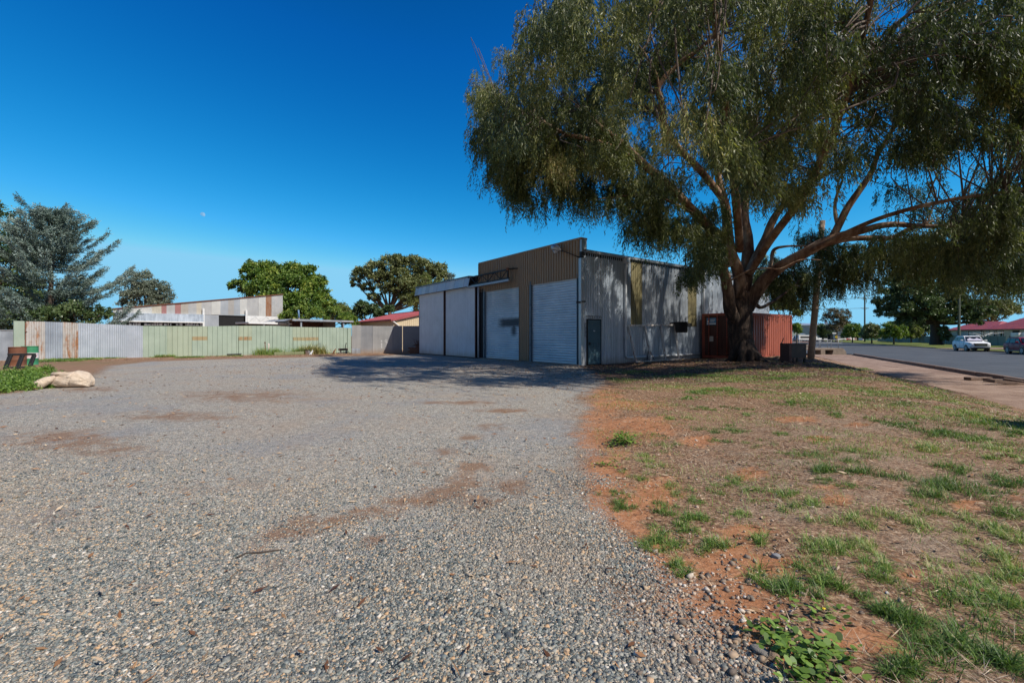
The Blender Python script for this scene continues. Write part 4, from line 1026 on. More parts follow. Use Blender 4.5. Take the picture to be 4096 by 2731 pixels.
# ================================================================== street furniture, cars, houses on the right
def pole(name, label, base, top, r0, r1, mat, arms=(), lean=(0,0)):
    o = thing(name, label, 'power pole', base); h = top
    mb = MB(); mb.tube([(lean[0]*k/6, lean[1]*k/6, h*k/6) for k in range(7)], [r0+(r1-r0)*k/6 for k in range(7)], 12, wob=.03); mb.build('pole_shaft', mat, o)
    for z, L, ang in arms:
        d = Vector((math.cos(ang), math.sin(ang), 0)); mb = MB(); mb.bar(Vector((lean[0]*z/h,lean[1]*z/h,z))-d*L/2, Vector((lean[0]*z/h,lean[1]*z/h,z))+d*L/2, .12, .12); mb.bar(Vector((0,0,z-.6)), Vector((0,0,z-.05))+d*L*.28, .04, .04); mb.bar(Vector((0,0,z-.6)), Vector((0,0,z-.05))-d*L*.28, .04, .04)
        cr = mb.build('cross_arm', M['polegreen'], o)
        for k in (-.46,-.2,.2,.46): MB().tube([Vector((0,0,z+.06))+d*L*k, Vector((0,0,z+.3))+d*L*k], [.06,.04], 6).build('insulator', M['white'], cr)
    return o
pb = GG(3243, 1436)
pole('power_pole', 'bare timber power pole standing beside the footpath near the steel box', (pb.x, pb.y, pb.z-.05), 7.4, .165, .13, M['timber'], (), (.62,.0))
p1 = W(3459, 1369, 120); pole('power_pole', 'far dark power pole with two cross arms beyond the small street trees', (p1.x, p1.y, -.3), 13.2, .22, .16, M['polegreen'], ((11.9,4.6,.25),(9.2,2.3,.1)))
p2 = W(3836, 1369, 76); pole('power_pole', 'tall power pole with two cross arms in front of the red roofed house', (p2.x, p2.y, -.3), 12.6, .20, .16, M['polegreen'], ((11.9,3.0,.0),(9.9,3.3,.0)))
p3 = W(3612, 1369, 112); mb = MB(); mb.tube([(p3.x,p3.y,-.4),(p3.x,p3.y,6.0)],[.12,.1],8); tag(mb.build('slim_post', M['polegreen']), 'slim grey-green pole behind the fourth small street tree', 'post')
def wire(a, b, sag, lab):
    pts = [a+(b-a)*(k/14)-Vector((0,0,sag*4*(k/14)*(1-k/14))) for k in range(15)]
    mb = MB(); mb.tube(pts, .022, 4); tag(mb.build('power_line', M['dark']), lab, 'power line', 'power lines across the street')
n1 = Vector((pb.x+1.0, pb.y, pb.z+9.0)); t1 = Vector((p1.x,p1.y,11.7)); t2 = Vector((p2.x,p2.y,11.7))
for k in range(2): wire(Vector((p1.x-.8+1.6*k,p1.y,8.95)), Vector((-2,110,9.6+.5*k)), 1.2, ['lower', 'upper'][k]+' power line running left from the low arm of the far pole')
for k in range(2): wire(Vector((p1.x-1.4+2.8*k,p1.y+.2,11.75)), Vector((10,150,13.0+k)), 1.6, ['front', 'rear'][k]+' power line running left from the top arm of the far pole')
for k in range(3): wire(Vector((p2.x-1.3+1.3*k,p2.y,12.0-2*(k==1))), Vector((p1.x-1.2+1.2*k,p1.y,11.75)), 1.6, ['left', 'middle', 'right'][k]+' power line between the two poles across the road')
wire(Vector((p2.x+1.2,p2.y,9.7)), Vector((110,58,7.4)), 1.0, 'power line running right above the red roofed house')

M['railgrey'] = paint('dull_galvanised_rail', (.26,.275,.29), .5, .3)
# footbridge over the gutter with its hand rails
by = 43.2; bxl, bxr = (3208-CXP)/FPX*by, (3376-CXP)/FPX*by
br = thing('footbridge', 'small concrete slab footbridge over the street gutter', 'footbridge', ((bxl+bxr)/2, by, -.45), math.radians(3)); hw = (bxr-bxl)/2
mb = MB(); mb.box((-hw,-.1,.46),(hw-.15,1.7,.64)); mb.build('deck_slab', M['concrete'], br, .015)
mb = MB(); mb.prism([(hw-1.25,-.14,-.1),(hw+.25,-.14,-.1),(hw+.2,-.14,.30),(hw-.12,-.14,.66),(hw-.32,-.14,.45),(hw-1.1,-.14,.45)], (0,1.9,0)); mb.build('end_block', M['concrete'], br, .015)
mb = MB(); mb.box((-hw+1.75,-.12,-.1),(-hw+2.2,1.7,.458)); mb.build('pier', M['concrete'], br, .015)
for k, yo in enumerate((0.05, 1.55)):
    hr = thing('hand_rail', ['near', 'far'][k]+' galvanised hand rail with rounded end on the footbridge', 'hand rail', (br.location.x, by+yo, .19), math.radians(3), 'footbridge hand rails')
    e = hw-.25-.0*k; mb = MB(); x0 = -hw-.2
    arc = [(e+.2*math.sin(a), 0, .66-.13+.13*math.cos(a)) for a in np.linspace(0, PI, 8)]
    mb.tube([(x0+.2*math.cos(a)-.0, 0, .53+.13*math.sin(a)) for a in np.linspace(PI, PI/2, 4)]+[(x0+.2,0,.79)], .022, 8); mb.tube([(x0+.2,0,.79)]+[(e+.2*math.sin(a), 0, .66+.13*math.cos(a)) for a in np.linspace(0, PI, 9)]+[(x0+.2,0,.53)], .024, 8); mb.build('rail_loop', M['railgrey'], hr)
    for x in (-hw+.7, -hw+1.7, hw-1.2, hw-.45): mb = MB(); mb.tube([(x,0,-.1),(x,0,.79)], .024, 8); mb.build('post', M['railgrey'], hr)
# broken kerb blocks
for k, (px, py, L, ang, lab) in enumerate(((3912,1519,1.0,.10,'flat concrete block nearest the middle of the kerb'),(3985,1527,.8,.0,'concrete block second along the broken kerb'),(4032,1537,1.2,-.08,'longest concrete block lying before the broken kerb'),(4082,1534,.9,-.75,'tilted concrete block at the far right of the broken kerb'))):
    p = G(px, py, -.42); mb = MB(); mb.box((-L/2,-.14,0),(L/2,.14,.12), Matrix.Rotation(ang,3,'Z') @ Matrix.Rotation(.05*k,3,'Y'), p); tag(mb.build('kerb_block', M['kerb'], None, .015), lab, 'concrete block', 'loose blocks at the broken kerb')

# ---------------------------------------------------------------- cars
tyre = paint('tyre_rubber', (.018,.018,.019), .8); rimm = paint('alloy_rim', (.30,.31,.33), .4, .5, .05); blackp = paint('gloss_black_trim', (.012,.012,.014), .25); chrome = paint('chrome_trim', (.6,.62,.64), .15, .9, .05)
lampm = paint('headlamp_glass', (.16,.17,.19), .15, .2, .3); redl = paint('tail_lamp_red', (.35,.02,.02), .2); cglass = paint('car_glass', (.012,.015,.018), .12, spec=.25, bumpk=0.0)
shade = paint('silver_sunshade', (.55,.52,.60), .4)
def make_car(label, body, p, head, L=4.85, Wd=1.87, H=1.80, detail=True, sunshade=False, group=None, suv=True):
    c = thing('parked_car', label, 'car', p, head, group)
    hw = Wd/2; f = L/2; zb = .30; belt = H*.645; bon = belt-.02
    # lower hull, lofted along x: (x, half width, z bottom, z top of side, crown height)
    st = [(-f, hw*.80, .48, belt*.86, belt*.90),(-f+.08, hw*.93, .36, belt*.98, belt*1.0),(-f+.5, hw*.99, zb, belt, belt+.03),(-.6, hw, zb, belt, belt+.03),(.55, hw, zb, belt-.01, belt+.02),(1.15, hw*.99, zb, belt-.05, bon+.0),(1.75, hw*.98, zb+.02, belt-.09, bon-.02),(f-.22, hw*.94, .34, belt-.16, bon-.09),(f-.05, hw*.86, .40, belt-.24, bon-.19),(f, hw*.78, .48, belt-.36, bon-.34)]
    vs = []; fs = []; n = 14
    for x, w, z0, zs, zc in st:
        m = (z0+zs)/2
        ring = [(-w*.86, z0), (-w*.97, z0+.10), (-w, m), (-w*.985, zs-.06), (-w*.92, zs), (-w*.55, zc), (0, zc+.01), (w*.55, zc), (w*.92, zs), (w*.985, zs-.06), (w, m), (w*.97, z0+.10), (w*.86, z0), (0, z0)]
        vs += [(x, y, z) for y, z in ring]
    for i in range(len(st)-1):
        for k in range(n): fs.append((i*n+k, i*n+(k+1)%n, (i+1)*n+(k+1)%n, (i+1)*n+k))
    fs += [tuple(range(n)), tuple((len(st)-1)*n+k for k in range(n))]
    mb = MB(); mb.add(vs, fs, True)
    # greenhouse
    xb0, xb1, xt0, xt1 = -f+.12, 1.05, -f+.62, .28
    wt, wb = hw*.76, hw*.92
    gh = [(xb0, wb*.93, belt-.02), (xt0, wt*.94, H-.07), (xt0+.45, wt, H-.0), (xt1-.25, wt, H-.0), (xt1, wt*.97, H-.06), (xb1, wb*.95, belt-.03)]
    L_ = [(x, -w, z) for x, w, z in gh]; R_ = [(x, w, z) for x, w, z in gh]; k = len(gh)
    mb.add(L_+R_, [tuple(reversed(range(k))), tuple(range(k, 2*k))]+[(i, i+1, k+i+1, k+i) for i in range(k-1)])
    bod = mb.build('body', body, c, .02 if detail else 0)
    # windows
    def side_pane(xa, xb, s):
        def P(x, z):
            u = (z-belt)/(H-belt); w = wb+(wt-wb)*u; return (x, s*(w*1.0+.012), z)
        z0, z1 = belt+.05, H-.14
        mb = MB(); mb.add([P(xa[0], z0), P(xb[0], z0), P(xb[1], z1), P(xa[1], z1)], [(0,1,2,3)]); mb.build('side_window', cglass, c)
    for s in (-1, 1):
        side_pane((-f+.42, -f+.78), (-1.15, -1.12), s); side_pane((-1.06,-1.03), (-.12,-.14), s); side_pane((-.04,-.06), (.86,.34), s)
    mb = MB(); mb.add([(xb1-.04, -wb*.84, belt+.05), (xb1-.04, wb*.84, belt+.05), (xt1+.03, wt*.86, H-.10), (xt1+.03, -wt*.86, H-.10)], [(0,1,2,3)])
    for i in range(4): mb.v[i] = (mb.v[i][0]+.035, mb.v[i][1], mb.v[i][2]+.02)
    ws = mb.build('windscreen', cglass, c)
    if sunshade:
        mb = MB(); pts = []
        for i in range(9):
            u = i/8; y = (-.8+1.6*u)*wb*.8; dz = .12*abs(math.sin(u*2*PI)); pts.append(y)
            pass
        vs = [(xb1-.02, -wb*.74, belt+.09)] ; top = [(xt1+.22-.0*abs(math.sin(i/8*2*PI)), (-1+i/4)*wb*.70, H-.22-.16*abs(math.cos(i/8*2*PI))) for i in range(9)]
        bt = [(xb1+.045, (-1+i/4)*wb*.74, belt+.085) for i in range(9)]; tp = []
        for i in range(9):
            zt = H-.24-.15*abs(math.cos(i/8*2*PI)); u = (zt-belt-.05)/(H-.10-belt-.05); tp.append((xb1+(xt1-xb1)*u+.055, (-1+i/4)*wb*.70, zt+.02))
        mb.add(bt+tp, [(i, i+1, 9+i+1, 9+i) for i in range(8)]); mb.build('sun_shade', shade, ws)
    mb = MB(); mb.add([(xb0+.05, -wb*.8, belt+.08), (xb0+.05, wb*.8, belt+.08), (xt0-.02, wt*.8, H-.14), (xt0-.02, -wt*.8, H-.14)], [(0,1,2,3)])
    for i in range(4): mb.v[i] = (mb.v[i][0]-.05, mb.v[i][1], mb.v[i][2]+.02)
    mb.build('rear_window', cglass, c)
    R = .37 if suv else .33; wx = (f-.98, -f+1.02)
    for x in wx:
        for s in (-1, 1):
            mb = MB(); mb.tube([(x, s*(hw-.22), R), (x, s*(hw+.006), R)], R+.055, 22); mb.build('wheel_arch', blackp, c)
            mb = MB(); mb.tube([(x, s*(hw-.23), R), (x, s*(hw-.02), R), (x, s*(hw+.012), R)], [R, R, R-.03], 22); wh = mb.build('wheel', tyre, c)
            mb = MB(); mb.tube([(x, s*(hw-.03), R), (x, s*(hw+.016), R)], [R*.66, R*.62], 18)
            for q in range(5):
                a = 2*PI*q/5; d = Vector((math.cos(a), 0, math.sin(a))); mb.bar(Vector((x, s*(hw+.018), R))+d*.05, Vector((x, s*(hw+.018), R))+d*R*.6, .02, .07)
            mb.build('rim', rimm if detail else rimm, wh)
    mb = MB(); mb.box((-f+1.4, -hw-.004, zb-.03), (f-1.36, hw+.004, zb+.10)); mb.box((f-.5, -hw*.80, zb-.02), (f-.01, hw*.80, zb+.14)); mb.box((-f+.01,-hw*.85,zb-.0),(-f+.4,hw*.85,zb+.2)); mb.build('lower_trim', blackp, c, .02)
    if detail:
        mb = MB(); zf = bon-.40
        mb.box((f-.10, -hw*.58, zf-.12), (f+.015, hw*.58, zf+.20)); mb.box((f-.12, -hw*.66, zf-.42), (f+.008, hw*.66, zf-.24)); gr = mb.build('grille', blackp, c, .02)
        mb = MB()
        for k_ in range(2): mb.box((f+.0, -hw*.50, zf-.04+.09*k_), (f+.026, hw*.50, zf-.01+.09*k_))
        mb.box((f-.02,-hw*.30,zf-.43),(f+.012,hw*.30,zf-.38)); mb.build('grille_bar', chrome, gr)
        for s in (-1, 1):
            mb = MB(); mb.prism([(f-.05, s*hw*.50, zf+.20), (f-.32, s*hw*.95, zf+.28), (f-.28, s*hw*.96, zf+.12), (f-.02, s*hw*.56, zf+.06)], (.045, s*.012, 0)); mb.build('headlight', lampm, c)
            mb = MB(); mb.box((f-.16, s*hw*.84-.09, zf-.30), (f-.03, s*hw*.84+.02, zf-.22)); mb.build('fog_light', blackp, c)
            mb = MB(); mb.box((.62, s*(hw+.10)-.11, belt+.03), (.78, s*(hw+.10)+.11, belt+.20)); mb.build('mirror', body, c, .04)
            mb = MB(); mb.box((-f-.01, s*hw*.78-.1, belt-.28), (-f+.16, s*hw*.78+.13, belt-.04)); mb.build('tail_light', redl, c, .02)
            mb = MB(); mb.bar((-f+.7, s*wt*.86, H+.03), (-.05, s*wt*.86, H+.03), .04, .04); mb.build('roof_rail', blackp, c)
            for x in (-.10, -1.10, .92): MB().bar((x, s*(hw+.003), zb+.12), (x, s*(hw*.985+.004), belt-.06), .012, .006).build('door_seam', blackp, c)
            for x in (-.32, -1.28): MB().box((x-.10, s*(hw+.01)-.012, belt-.15), (x+.10, s*(hw+.01)+.012, belt-.11)).build('door_handle', body, c)
    return c
def carpaint(name, col, metal=0.0):
    t = NT(name); return t.done(t.ramp(t.noise(1.5, 4), [(.3, tuple(x*.93 for x in col)), (.7, col)]), .4, metal, .25, None)
hd = math.atan2(-RD[1], -RD[0])
def on_road(px, py, z=-.40): return G(px, py, z)
wf = G(3863, 1405, -.40); rdir = Vector((-RD[0], -RD[1], 0)); rside = Vector((RN[0], RN[1], 0))   # near front wheel; far side direction
cw = wf - rdir*1.45 + rside*.93
white = carpaint('white_car_paint', (.86,.86,.85)); maroon = carpaint('maroon_car_paint', (.24,.012,.032), .0)
make_car('white four wheel drive parked facing the camera with silver sunshade in windscreen', white, (cw.x, cw.y, -.40), hd, sunshade=True)
mf = G(4088, 1418, -.40); cm = mf - rdir*1.32 + rside*.9
make_car('dark maroon car partly cut off at the right edge of the photo', maroon, (cm.x, cm.y, -.40), hd, L=4.55, Wd=1.82, H=1.66)
dcol = [('white', (.78,.79,.8)), ('silver', (.42,.43,.45)), ('black', (.02,.02,.025)), ('dark blue', (.03,.05,.10)), ('red', (.38,.06,.05)), ('pale grey', (.55,.56,.56))]
for px, Y, ci, ang, big, lab in ((3182,150,0,.3,True,'white car just right of the container in the distant car park'),(3206,156,2,.2,True,'black car second from the container in the distant car park'),(3290,152,1,.1,False,'silver car right of the timber pole in the distant car park'),(3316,156,2,.2,False,'black car left of the distant bus shelter'),(3352,158,5,.0,False,'pale grey car beneath the yellow road sign'),(3372,162,4,.1,False,'distant red car beside the first small street tree'),(3262,150,0,.05,True,'white car just right of the timber pole in the distant car park')):
    p = W(px, HOR, Y); nm, cc_ = dcol[ci]
    make_car(lab, carpaint(nm.replace(' ', '_')+'_distant_paint', cc_), (p.x, p.y, -.5), ang+(PI if ci % 2 else 0), H=1.75 if big else 1.48, detail=False, group='cars in the distant car park', suv=big)
# white van further off
p = W(3228, HOR, 148); vn = thing('parked_van', 'long white van in the distant car park left of the timber pole', 'van', (p.x, p.y, -.5), .05)
mb = MB(); mb.prism([(-3.6,-1,.4),(3.1,-1,.4),(3.5,-1,1.0),(2.9,-1,1.35),(2.2,-1,2.1),(-3.6,-1,2.15)], (0,2,0)); mb.build('van_body', dict(w=carpaint('white_van_paint', (.8,.8,.8)))['w'], vn, .05)
mb = MB(); mb.box((-3.0,-1.02,1.15),(2.3,-1.0,1.7)); mb.build('window_strip', cglass, vn)
for x in (-2.4, 2.2): mb = MB(); mb.tube([(x,-1.02,.36),(x,-.75,.36)], .36, 14); mb.build('wheel', tyre, vn)
# ---------------------------------------------------------------- far side: fences, house, warehouse
def qfence(name, label, a0, a1, q, h, mat, z0=-.25):
    A = road_pt(a0, q); o = thing(name, label, 'fence', (A[0], A[1], z0), math.atan2(RD[1], RD[0])); L = a1-a0; N = int(L/2.4)
    for k in range(N):
        mb = MB(); dz = .03*math.sin(k*1.9); ribbed(mb, (k*2.4+.03, 0), (1,0), (0,1), 2.34, -.1, h+dz, .20, .03, TRAP); mb.build('panel', mat, o, fixn=False)
    for k in range(N+1): MB().box((k*2.4-.03, -.03, -.1), (k*2.4+.03, .06, h+.03)).build('post', mat, o)
    return o
# panels face the road: build with ribs pushed to +local y (towards the road after the turn)
qfence('street_fence', 'brown ribbed steel fence behind the white car', 38, 95, 36.6, 1.62, M['tanfence'])
qfence('street_fence', 'grey-green ribbed steel fence behind the small street trees', 95.2, 165, 37.0, 1.60, M['greyfence'])
# red roofed house
HA = W(3795, HOR, 88); HB = W(4290, HOR, 66); hdv = (HB-HA); hdv.z = 0; HL = hdv.length; hdv.normalize()
hs_ = thing('red_roof_house', 'cream weatherboard house with red metal roof across the road', 'house', (HA.x, HA.y, -.2), math.atan2(hdv.y, hdv.x))
def hk(px): return on_line(px, (HA.x, HA.y), (hdv.x, hdv.y))
def hzz(px, py): return CAMH+.2-(py-HOR)/FPX*(HA.y+hdv.y*hk(px))
EH = 2.75; mb = MB(); mb.box((0,0,0),(HL,9,EH))
for z in np.arange(.2, EH, .22): mb.box((0,-.015,z),(HL,0,z+.02))
mb.build('wall', M['creamwall'], hs_)
def roofhip(mb, x0, x1, y0, y1, z, hgt, hip):
    m = (y0+y1)/2
    mb.add([(x0,y0,z),(x1,y0,z),(x1,y1,z),(x0,y1,z),(x0+hip,m,z+hgt),(x1-hip,m,z+hgt)], [(0,1,5,4),(1,2,5),(2,3,4,5),(3,0,4),(0,3,2,1)])
    n = int((x1-x0)/.9)
    for k in range(1, n):
        x = x0+(x1-x0)*k/n; u = min(1, (x-x0)/hip, (x1-x)/hip)
        mb.bar((x, y0, z+.02), (x, y0+(m-y0)*u, z+hgt*u+.02), .05, .05)
mb = MB(); roofhip(mb, hk(3965)-1.0, HL+.5, -.5, 9.5, EH, 2.6, 3.9); roofhip(mb, -.5, hk(3990), -.45, 6.5, EH-.02, 1.55, 2.8); mb.build('roof', M['redroof'], hs_)
mb = MB(); mb.box((-.5,-.6,EH-.12),(HL+.5,-.46,EH+.02)); mb.tube([(hk(3934),-.5,EH-.1),(hk(3934)+.1,-.06,EH-.4),(hk(3934)+.1,-.06,0)], .06, 6); mb.build('gutter', M['darkbrown'], hs_)
for a, b, t0, bt, kind in ((3829,3840,1321,1341,0),(3850,3875,1321,1343,1),(3878,3927,1321,1343,1),(3945,3960,1318,1341,0),(3973,3988,1318,1341,0),(3999,4015,1318,1341,0),(4051,4079,1320,1345,2)):
    x0, x1 = hk(a), hk(b); z1 = min(EH-.25, hzz(b, t0)); z0 = z1-1.35
    mb = MB(); mb.box((x0,-.05,z0),(x1,-.015,z1)); w = mb.build('window', M['darkbrown'], hs_)
    mb = MB(); mb.box((x0+.08,-.07,z0+.08),(x1-.08,-.05,z1-.08)); fr = mb.build('window_sash', M['white'] if kind < 2 else M['dark'], w)
    mb = MB(); cols = 3 if kind == 1 else 1
    for k in range(cols):
        xx0 = x0+.15+(x1-x0-.3)*k/cols+.02; xx1 = x0+.15+(x1-x0-.3)*(k+1)/cols-.02
        mb.quad((xx0,-.074,z0+.16),(xx1,-.074,z0+.16),(xx1,-.074,z1-.16),(xx0,-.074,z1-.16))
    mb.build('pane', paint('curtained_glass', (.42,.47,.47), .2) if kind == 1 else M['glass'], w)
# white corrugated tank by the maroon car and the clothes line
p = W(4092, HOR, 63); mb = MB(); mb.box((-.8,-.8,0),(1.4,.8,2.05))
for k in range(14): mb.box((-.8+k*.16,-.84,0.05),(-.72+k*.16,-.8,2.0))
mb.box((-1.2,-.5,1.7),(-.8,.5,2.05)); o = mb.build('garden_shed', M['white']); o.location = (p.x, p.y, -.2); tag(o, 'white ribbed garden shed behind the maroon car', 'garden shed')
p = W(3932, HOR, 74); cl = thing('clothes_line', 'white rotary clothes line in the yard behind the white car', 'clothes line', (p.x, p.y, -.2)); mb = MB(); mb.tube([(0,0,0),(0,0,1.7)], .04, 6); mb.build('mast', M['white'], cl)
for a in (.3, 1.87, 3.44, 5.01): mb = MB(); mb.tube([(0,0,1.6),(2.6*math.cos(a),2.6*math.sin(a),2.15)], .035, 5); mb.tube([(0,0,1.05),(1.0*math.cos(a),1.0*math.sin(a),1.82)], .03, 5); mb.build('arm', M['white'], cl)
mb = MB()
for r in (1.2, 1.9, 2.5):
    for k in range(4):
        a = .3+PI/2*k; b = a+PI/2; z = 1.6+.55*r/2.6; mb.tube([(r*math.cos(a),r*math.sin(a),z),(r*math.cos(b),r*math.sin(b),z)], .012, 4)
mb.build('line_wire', M['white'], cl)
# warehouse and bits at the end of the street
WA = W(3100, HOR, 205); WB = W(3395, HOR, 190); wv = (WB-WA); wv.z = 0; WL = wv.length; wv.normalize()
wh = thing('warehouse', 'long pale blue-grey warehouse at the end of the street', 'warehouse', (WA.x, WA.y, -.5), math.atan2(wv.y, wv.x))
mb = MB(); ribbed(mb, (0,0), (1,0), (0,-1), WL, 0, 6.6, .9, .06, TRAP); mb.box((0,.1,0),(WL,20,6.5)); mb.build('wall', paint('warehouse_wall', (.42,.48,.52), .6), wh)
mb = MB(); mb.add([(-.5,-.5,6.6),(WL+.5,-.5,5.9),(WL+.5,20,7.4),(-.5,20,8.6)], [(0,1,2,3)]); mb.box((-.5,-.55,6.4),(WL,-.45,6.75)); mb.build('roof', M['galv'], wh)
for x in (WL*.55, WL*.72): mb = MB(); mb.tube([(x,8,7.3),(x,8,8.4)], .6, 10); mb.tube([(x,8,8.4),(x,8,8.6)], [.9,.6], 10); mb.build('roof_vent', M['galv'], wh)
p = W(3176, HOR, 170); lb = thing('kiosk', 'low building with pale green roof beside the distant car park', 'building', (p.x, p.y, -.5)); mb = MB(); mb.box((-3,0,0),(2.6,5,1.9)); mb.build('wall', M['creamwall'], lb)
mb = MB(); mb.prism([(-3.4,-.4,1.9),(3,-.4,1.9),(1.4,-.4,3.4),(-2,-.4,3.4)], (0,6,0)); mb.build('roof', paint('pale_green_roof', (.30,.36,.33), .6), lb)
p = W(3333, HOR, 126); bsn = thing('bus_shelter', 'small glazed bus shelter with white sign near the yellow sign', 'bus shelter', (p.x, p.y, -.45))
for x in (-.7,.7):
    for y in (0,1.2): MB().box((x-.05,y-.05,0),(x+.05,y+.05,2.3)).build('post', M['dark'], bsn)
mb = MB(); mb.box((-.9,-.2,2.3),(.9,1.4,2.42)); mb.build('shelter_roof', M['dark'], bsn); mb = MB(); mb.box((-.4,-.25,2.42),(.7,-.2,2.75)); mb.build('roof_sign', M['white'], bsn)
mb = MB(); mb.box((-.68,1.18,.3),(.68,1.2,2.2)); mb.build('glass_panel', M['glass'], bsn)
p = W(3344.5, HOR, 118); ys = thing('road_sign', 'yellow warning sign on a post beside the bus shelter', 'road sign', (p.x, p.y, -.45)); mb = MB(); mb.tube([(0,0,0),(0,0,2.0)], .04, 6); mb.build('sign_post', M['galv'], ys)
mb = MB(); mb.prism([(0,-.06,1.15),(.40,-.06,1.55),(0,-.06,1.95),(-.40,-.06,1.55)], (0,.02,0)); sp_ = mb.build('sign_plate', paint('yellow_sign', (.75,.55,.02), .5), ys)
mb = MB(); mb.prism([(-.05,-.066,1.3),(.05,-.066,1.3),(.05,-.066,1.55),(.16,-.066,1.55),(0,-.066,1.78),(-.16,-.066,1.55),(-.05,-.066,1.55)], (0,.004,0)); mb.build('sign_arrow', M['black'], sp_)
for px, Y, w, h, mat, nm, lab in ((3401,170,3.2,1.9,M['white'],'white_shed','small plain white shed behind the first small street tree'),(3465,175,2.6,2.4,M['white'],'white_shed','narrow white shed right of the far power pole'),(3212,175,1.9,2.6,M['white'],'white_shed','little white shed behind the distant black car')):
    p = W(px, HOR, Y); o = thing(nm, lab, 'shed', (p.x, p.y, -.5)); mb = MB(); mb.box((-w/2,0,0),(w/2,3,h)); mb.build('wall', mat, o); mb = MB(); mb.add([(-w/2-.2,-.2,h),(w/2+.2,-.2,h),(w/2+.2,3.2,h+.35),(-w/2-.2,3.2,h+.35)],[(0,1,2,3)]); mb.build('roof', M['galv'], o)
p0 = W(3490, HOR, 172); o = thing('mesh_screen', 'green mesh screen fence beyond the second small street tree', 'fence', (p0.x, p0.y, -.4)); mb = MB(); mb.box((-3,0,0),(4.2,.05,2.0)); mb.build('screen', paint('green_mesh', (.04,.16,.11), .8), o)
for k in range(5): MB().box((-3+k*1.8-.04,-.06,0),(-3+k*1.8+.04,0,2.15)).build('post', M['galv'], o)
p = W(3203, 1367, 118); mb = MB(); mb.box((-4.5,-.6,0),(2.0,.6,.22)); o = mb.build('traffic_island', paint('red_paving', (.35,.19,.13), .9), None, .05); o.location = (p.x, p.y, -.41); tag(o, 'low brick paved traffic island in the middle of the intersection', 'traffic island')
p = W(3228, 1385, 62); mb = MB(); mb.box((-.3,-.2,0),(.3,.2,.62)); o = mb.build('culvert_block', M['concrete'], None, .03); o.location = (p.x, p.y, -.45); tag(o, 'pale concrete block behind the footbridge rails', 'concrete block')
# ================================================================== trees
def nrm(a): return a/np.maximum(np.linalg.norm(a, axis=-1, keepdims=True), 1e-9)
def leaf_quads(P, D, Nn, ln, wd):
    """diamond leaves at P along D, flat across D x N"""
    S = nrm(np.cross(D, Nn))*wd[:,None]*.5; D = D*ln[:,None]
    V_ = np.stack([P, P+D*.45+S, P+D, P+D*.45-S], 1).reshape(-1, 3)
    F_ = np.arange(len(V_)).reshape(-1, 4); return V_, F_
def hanging(C, R, rng, strands=16, leaves=20, L=(.5,1.2), ll=.15, lw=.030, tint=None):
    """weeping sprays: strands spring from each clump and droop, thin leaves hang along them"""
    n = len(C); tint = rng.random(n) if tint is None else tint
    ci = np.repeat(np.arange(n), strands); m = len(ci)
    az = rng.uniform(0, 2*PI, m); rr = R[ci]*np.sqrt(rng.random(m))
    out = np.stack([np.cos(az), np.sin(az), np.zeros(m)], 1)
    st = C[ci] + out*rr[:,None]; st[:,2] += R[ci]*rng.normal(0, .38, m) - .25*rr**2
    Ls = rng.uniform(L[0], L[1], m)*(.6+.5*rng.random(n)[ci]); reach = rng.uniform(.05, .45, m)
    si = np.repeat(np.arange(m), leaves); k = len(si)
    u = (np.tile(np.arange(leaves), m)+rng.random(k))/leaves
    P = st[si] + out[si]*(reach[si]*Ls[si]*np.sqrt(u))[:,None]
    P[:,2] += Ls[si]*(.18*u - 1.0*u**1.4)
    P += rng.normal(0, .035, (k, 3))
    D = np.stack([rng.normal(0, .42, k), rng.normal(0, .42, k), -1+rng.normal(0, .35, k)], 1) + out[si]*.25; D = nrm(D)
    Nn = nrm(rng.normal(0, 1, (k, 3)))
    V_, F_ = leaf_quads(P, D, Nn, ll*rng.uniform(.65, 1.35, k), lw*rng.uniform(.75, 1.3, k))
    t = np.clip(.62*tint[ci[si]] + .38*rng.random(k), 0, 1)
    return V_, F_, np.repeat(t, 4)
def in_poly(px, py, poly):
    ins = np.zeros(len(px), bool); n = len(poly)
    for i in range(n):
        x0, y0 = poly[i]; x1, y1 = poly[(i+1) % n]
        c = (y0 > py) != (y1 > py); xi = x0+(py-y0)*(x1-x0)/((y1-y0) if y1 != y0 else 1e-9); ins ^= c & (px < xi)
    return ins
def spline(pts, rads, per=6):
    P = np.array([list(p) for p in pts]); r = np.array(rads, float); o = []; q = []
    n = len(P)
    for i in range(n-1):
        p0, p1, p2, p3 = P[max(i-1,0)], P[i], P[i+1], P[min(i+2,n-1)]
        for k in range(per):
            t = k/per; o.append(.5*((2*p1)+(-p0+p2)*t+(2*p0-5*p1+4*p2-p3)*t*t+(-p0+3*p1-3*p2+p3)*t**3)); q.append(r[i]+(r[i+1]-r[i])*t)
    o.append(P[-1]); q.append(r[-1]); return o, q

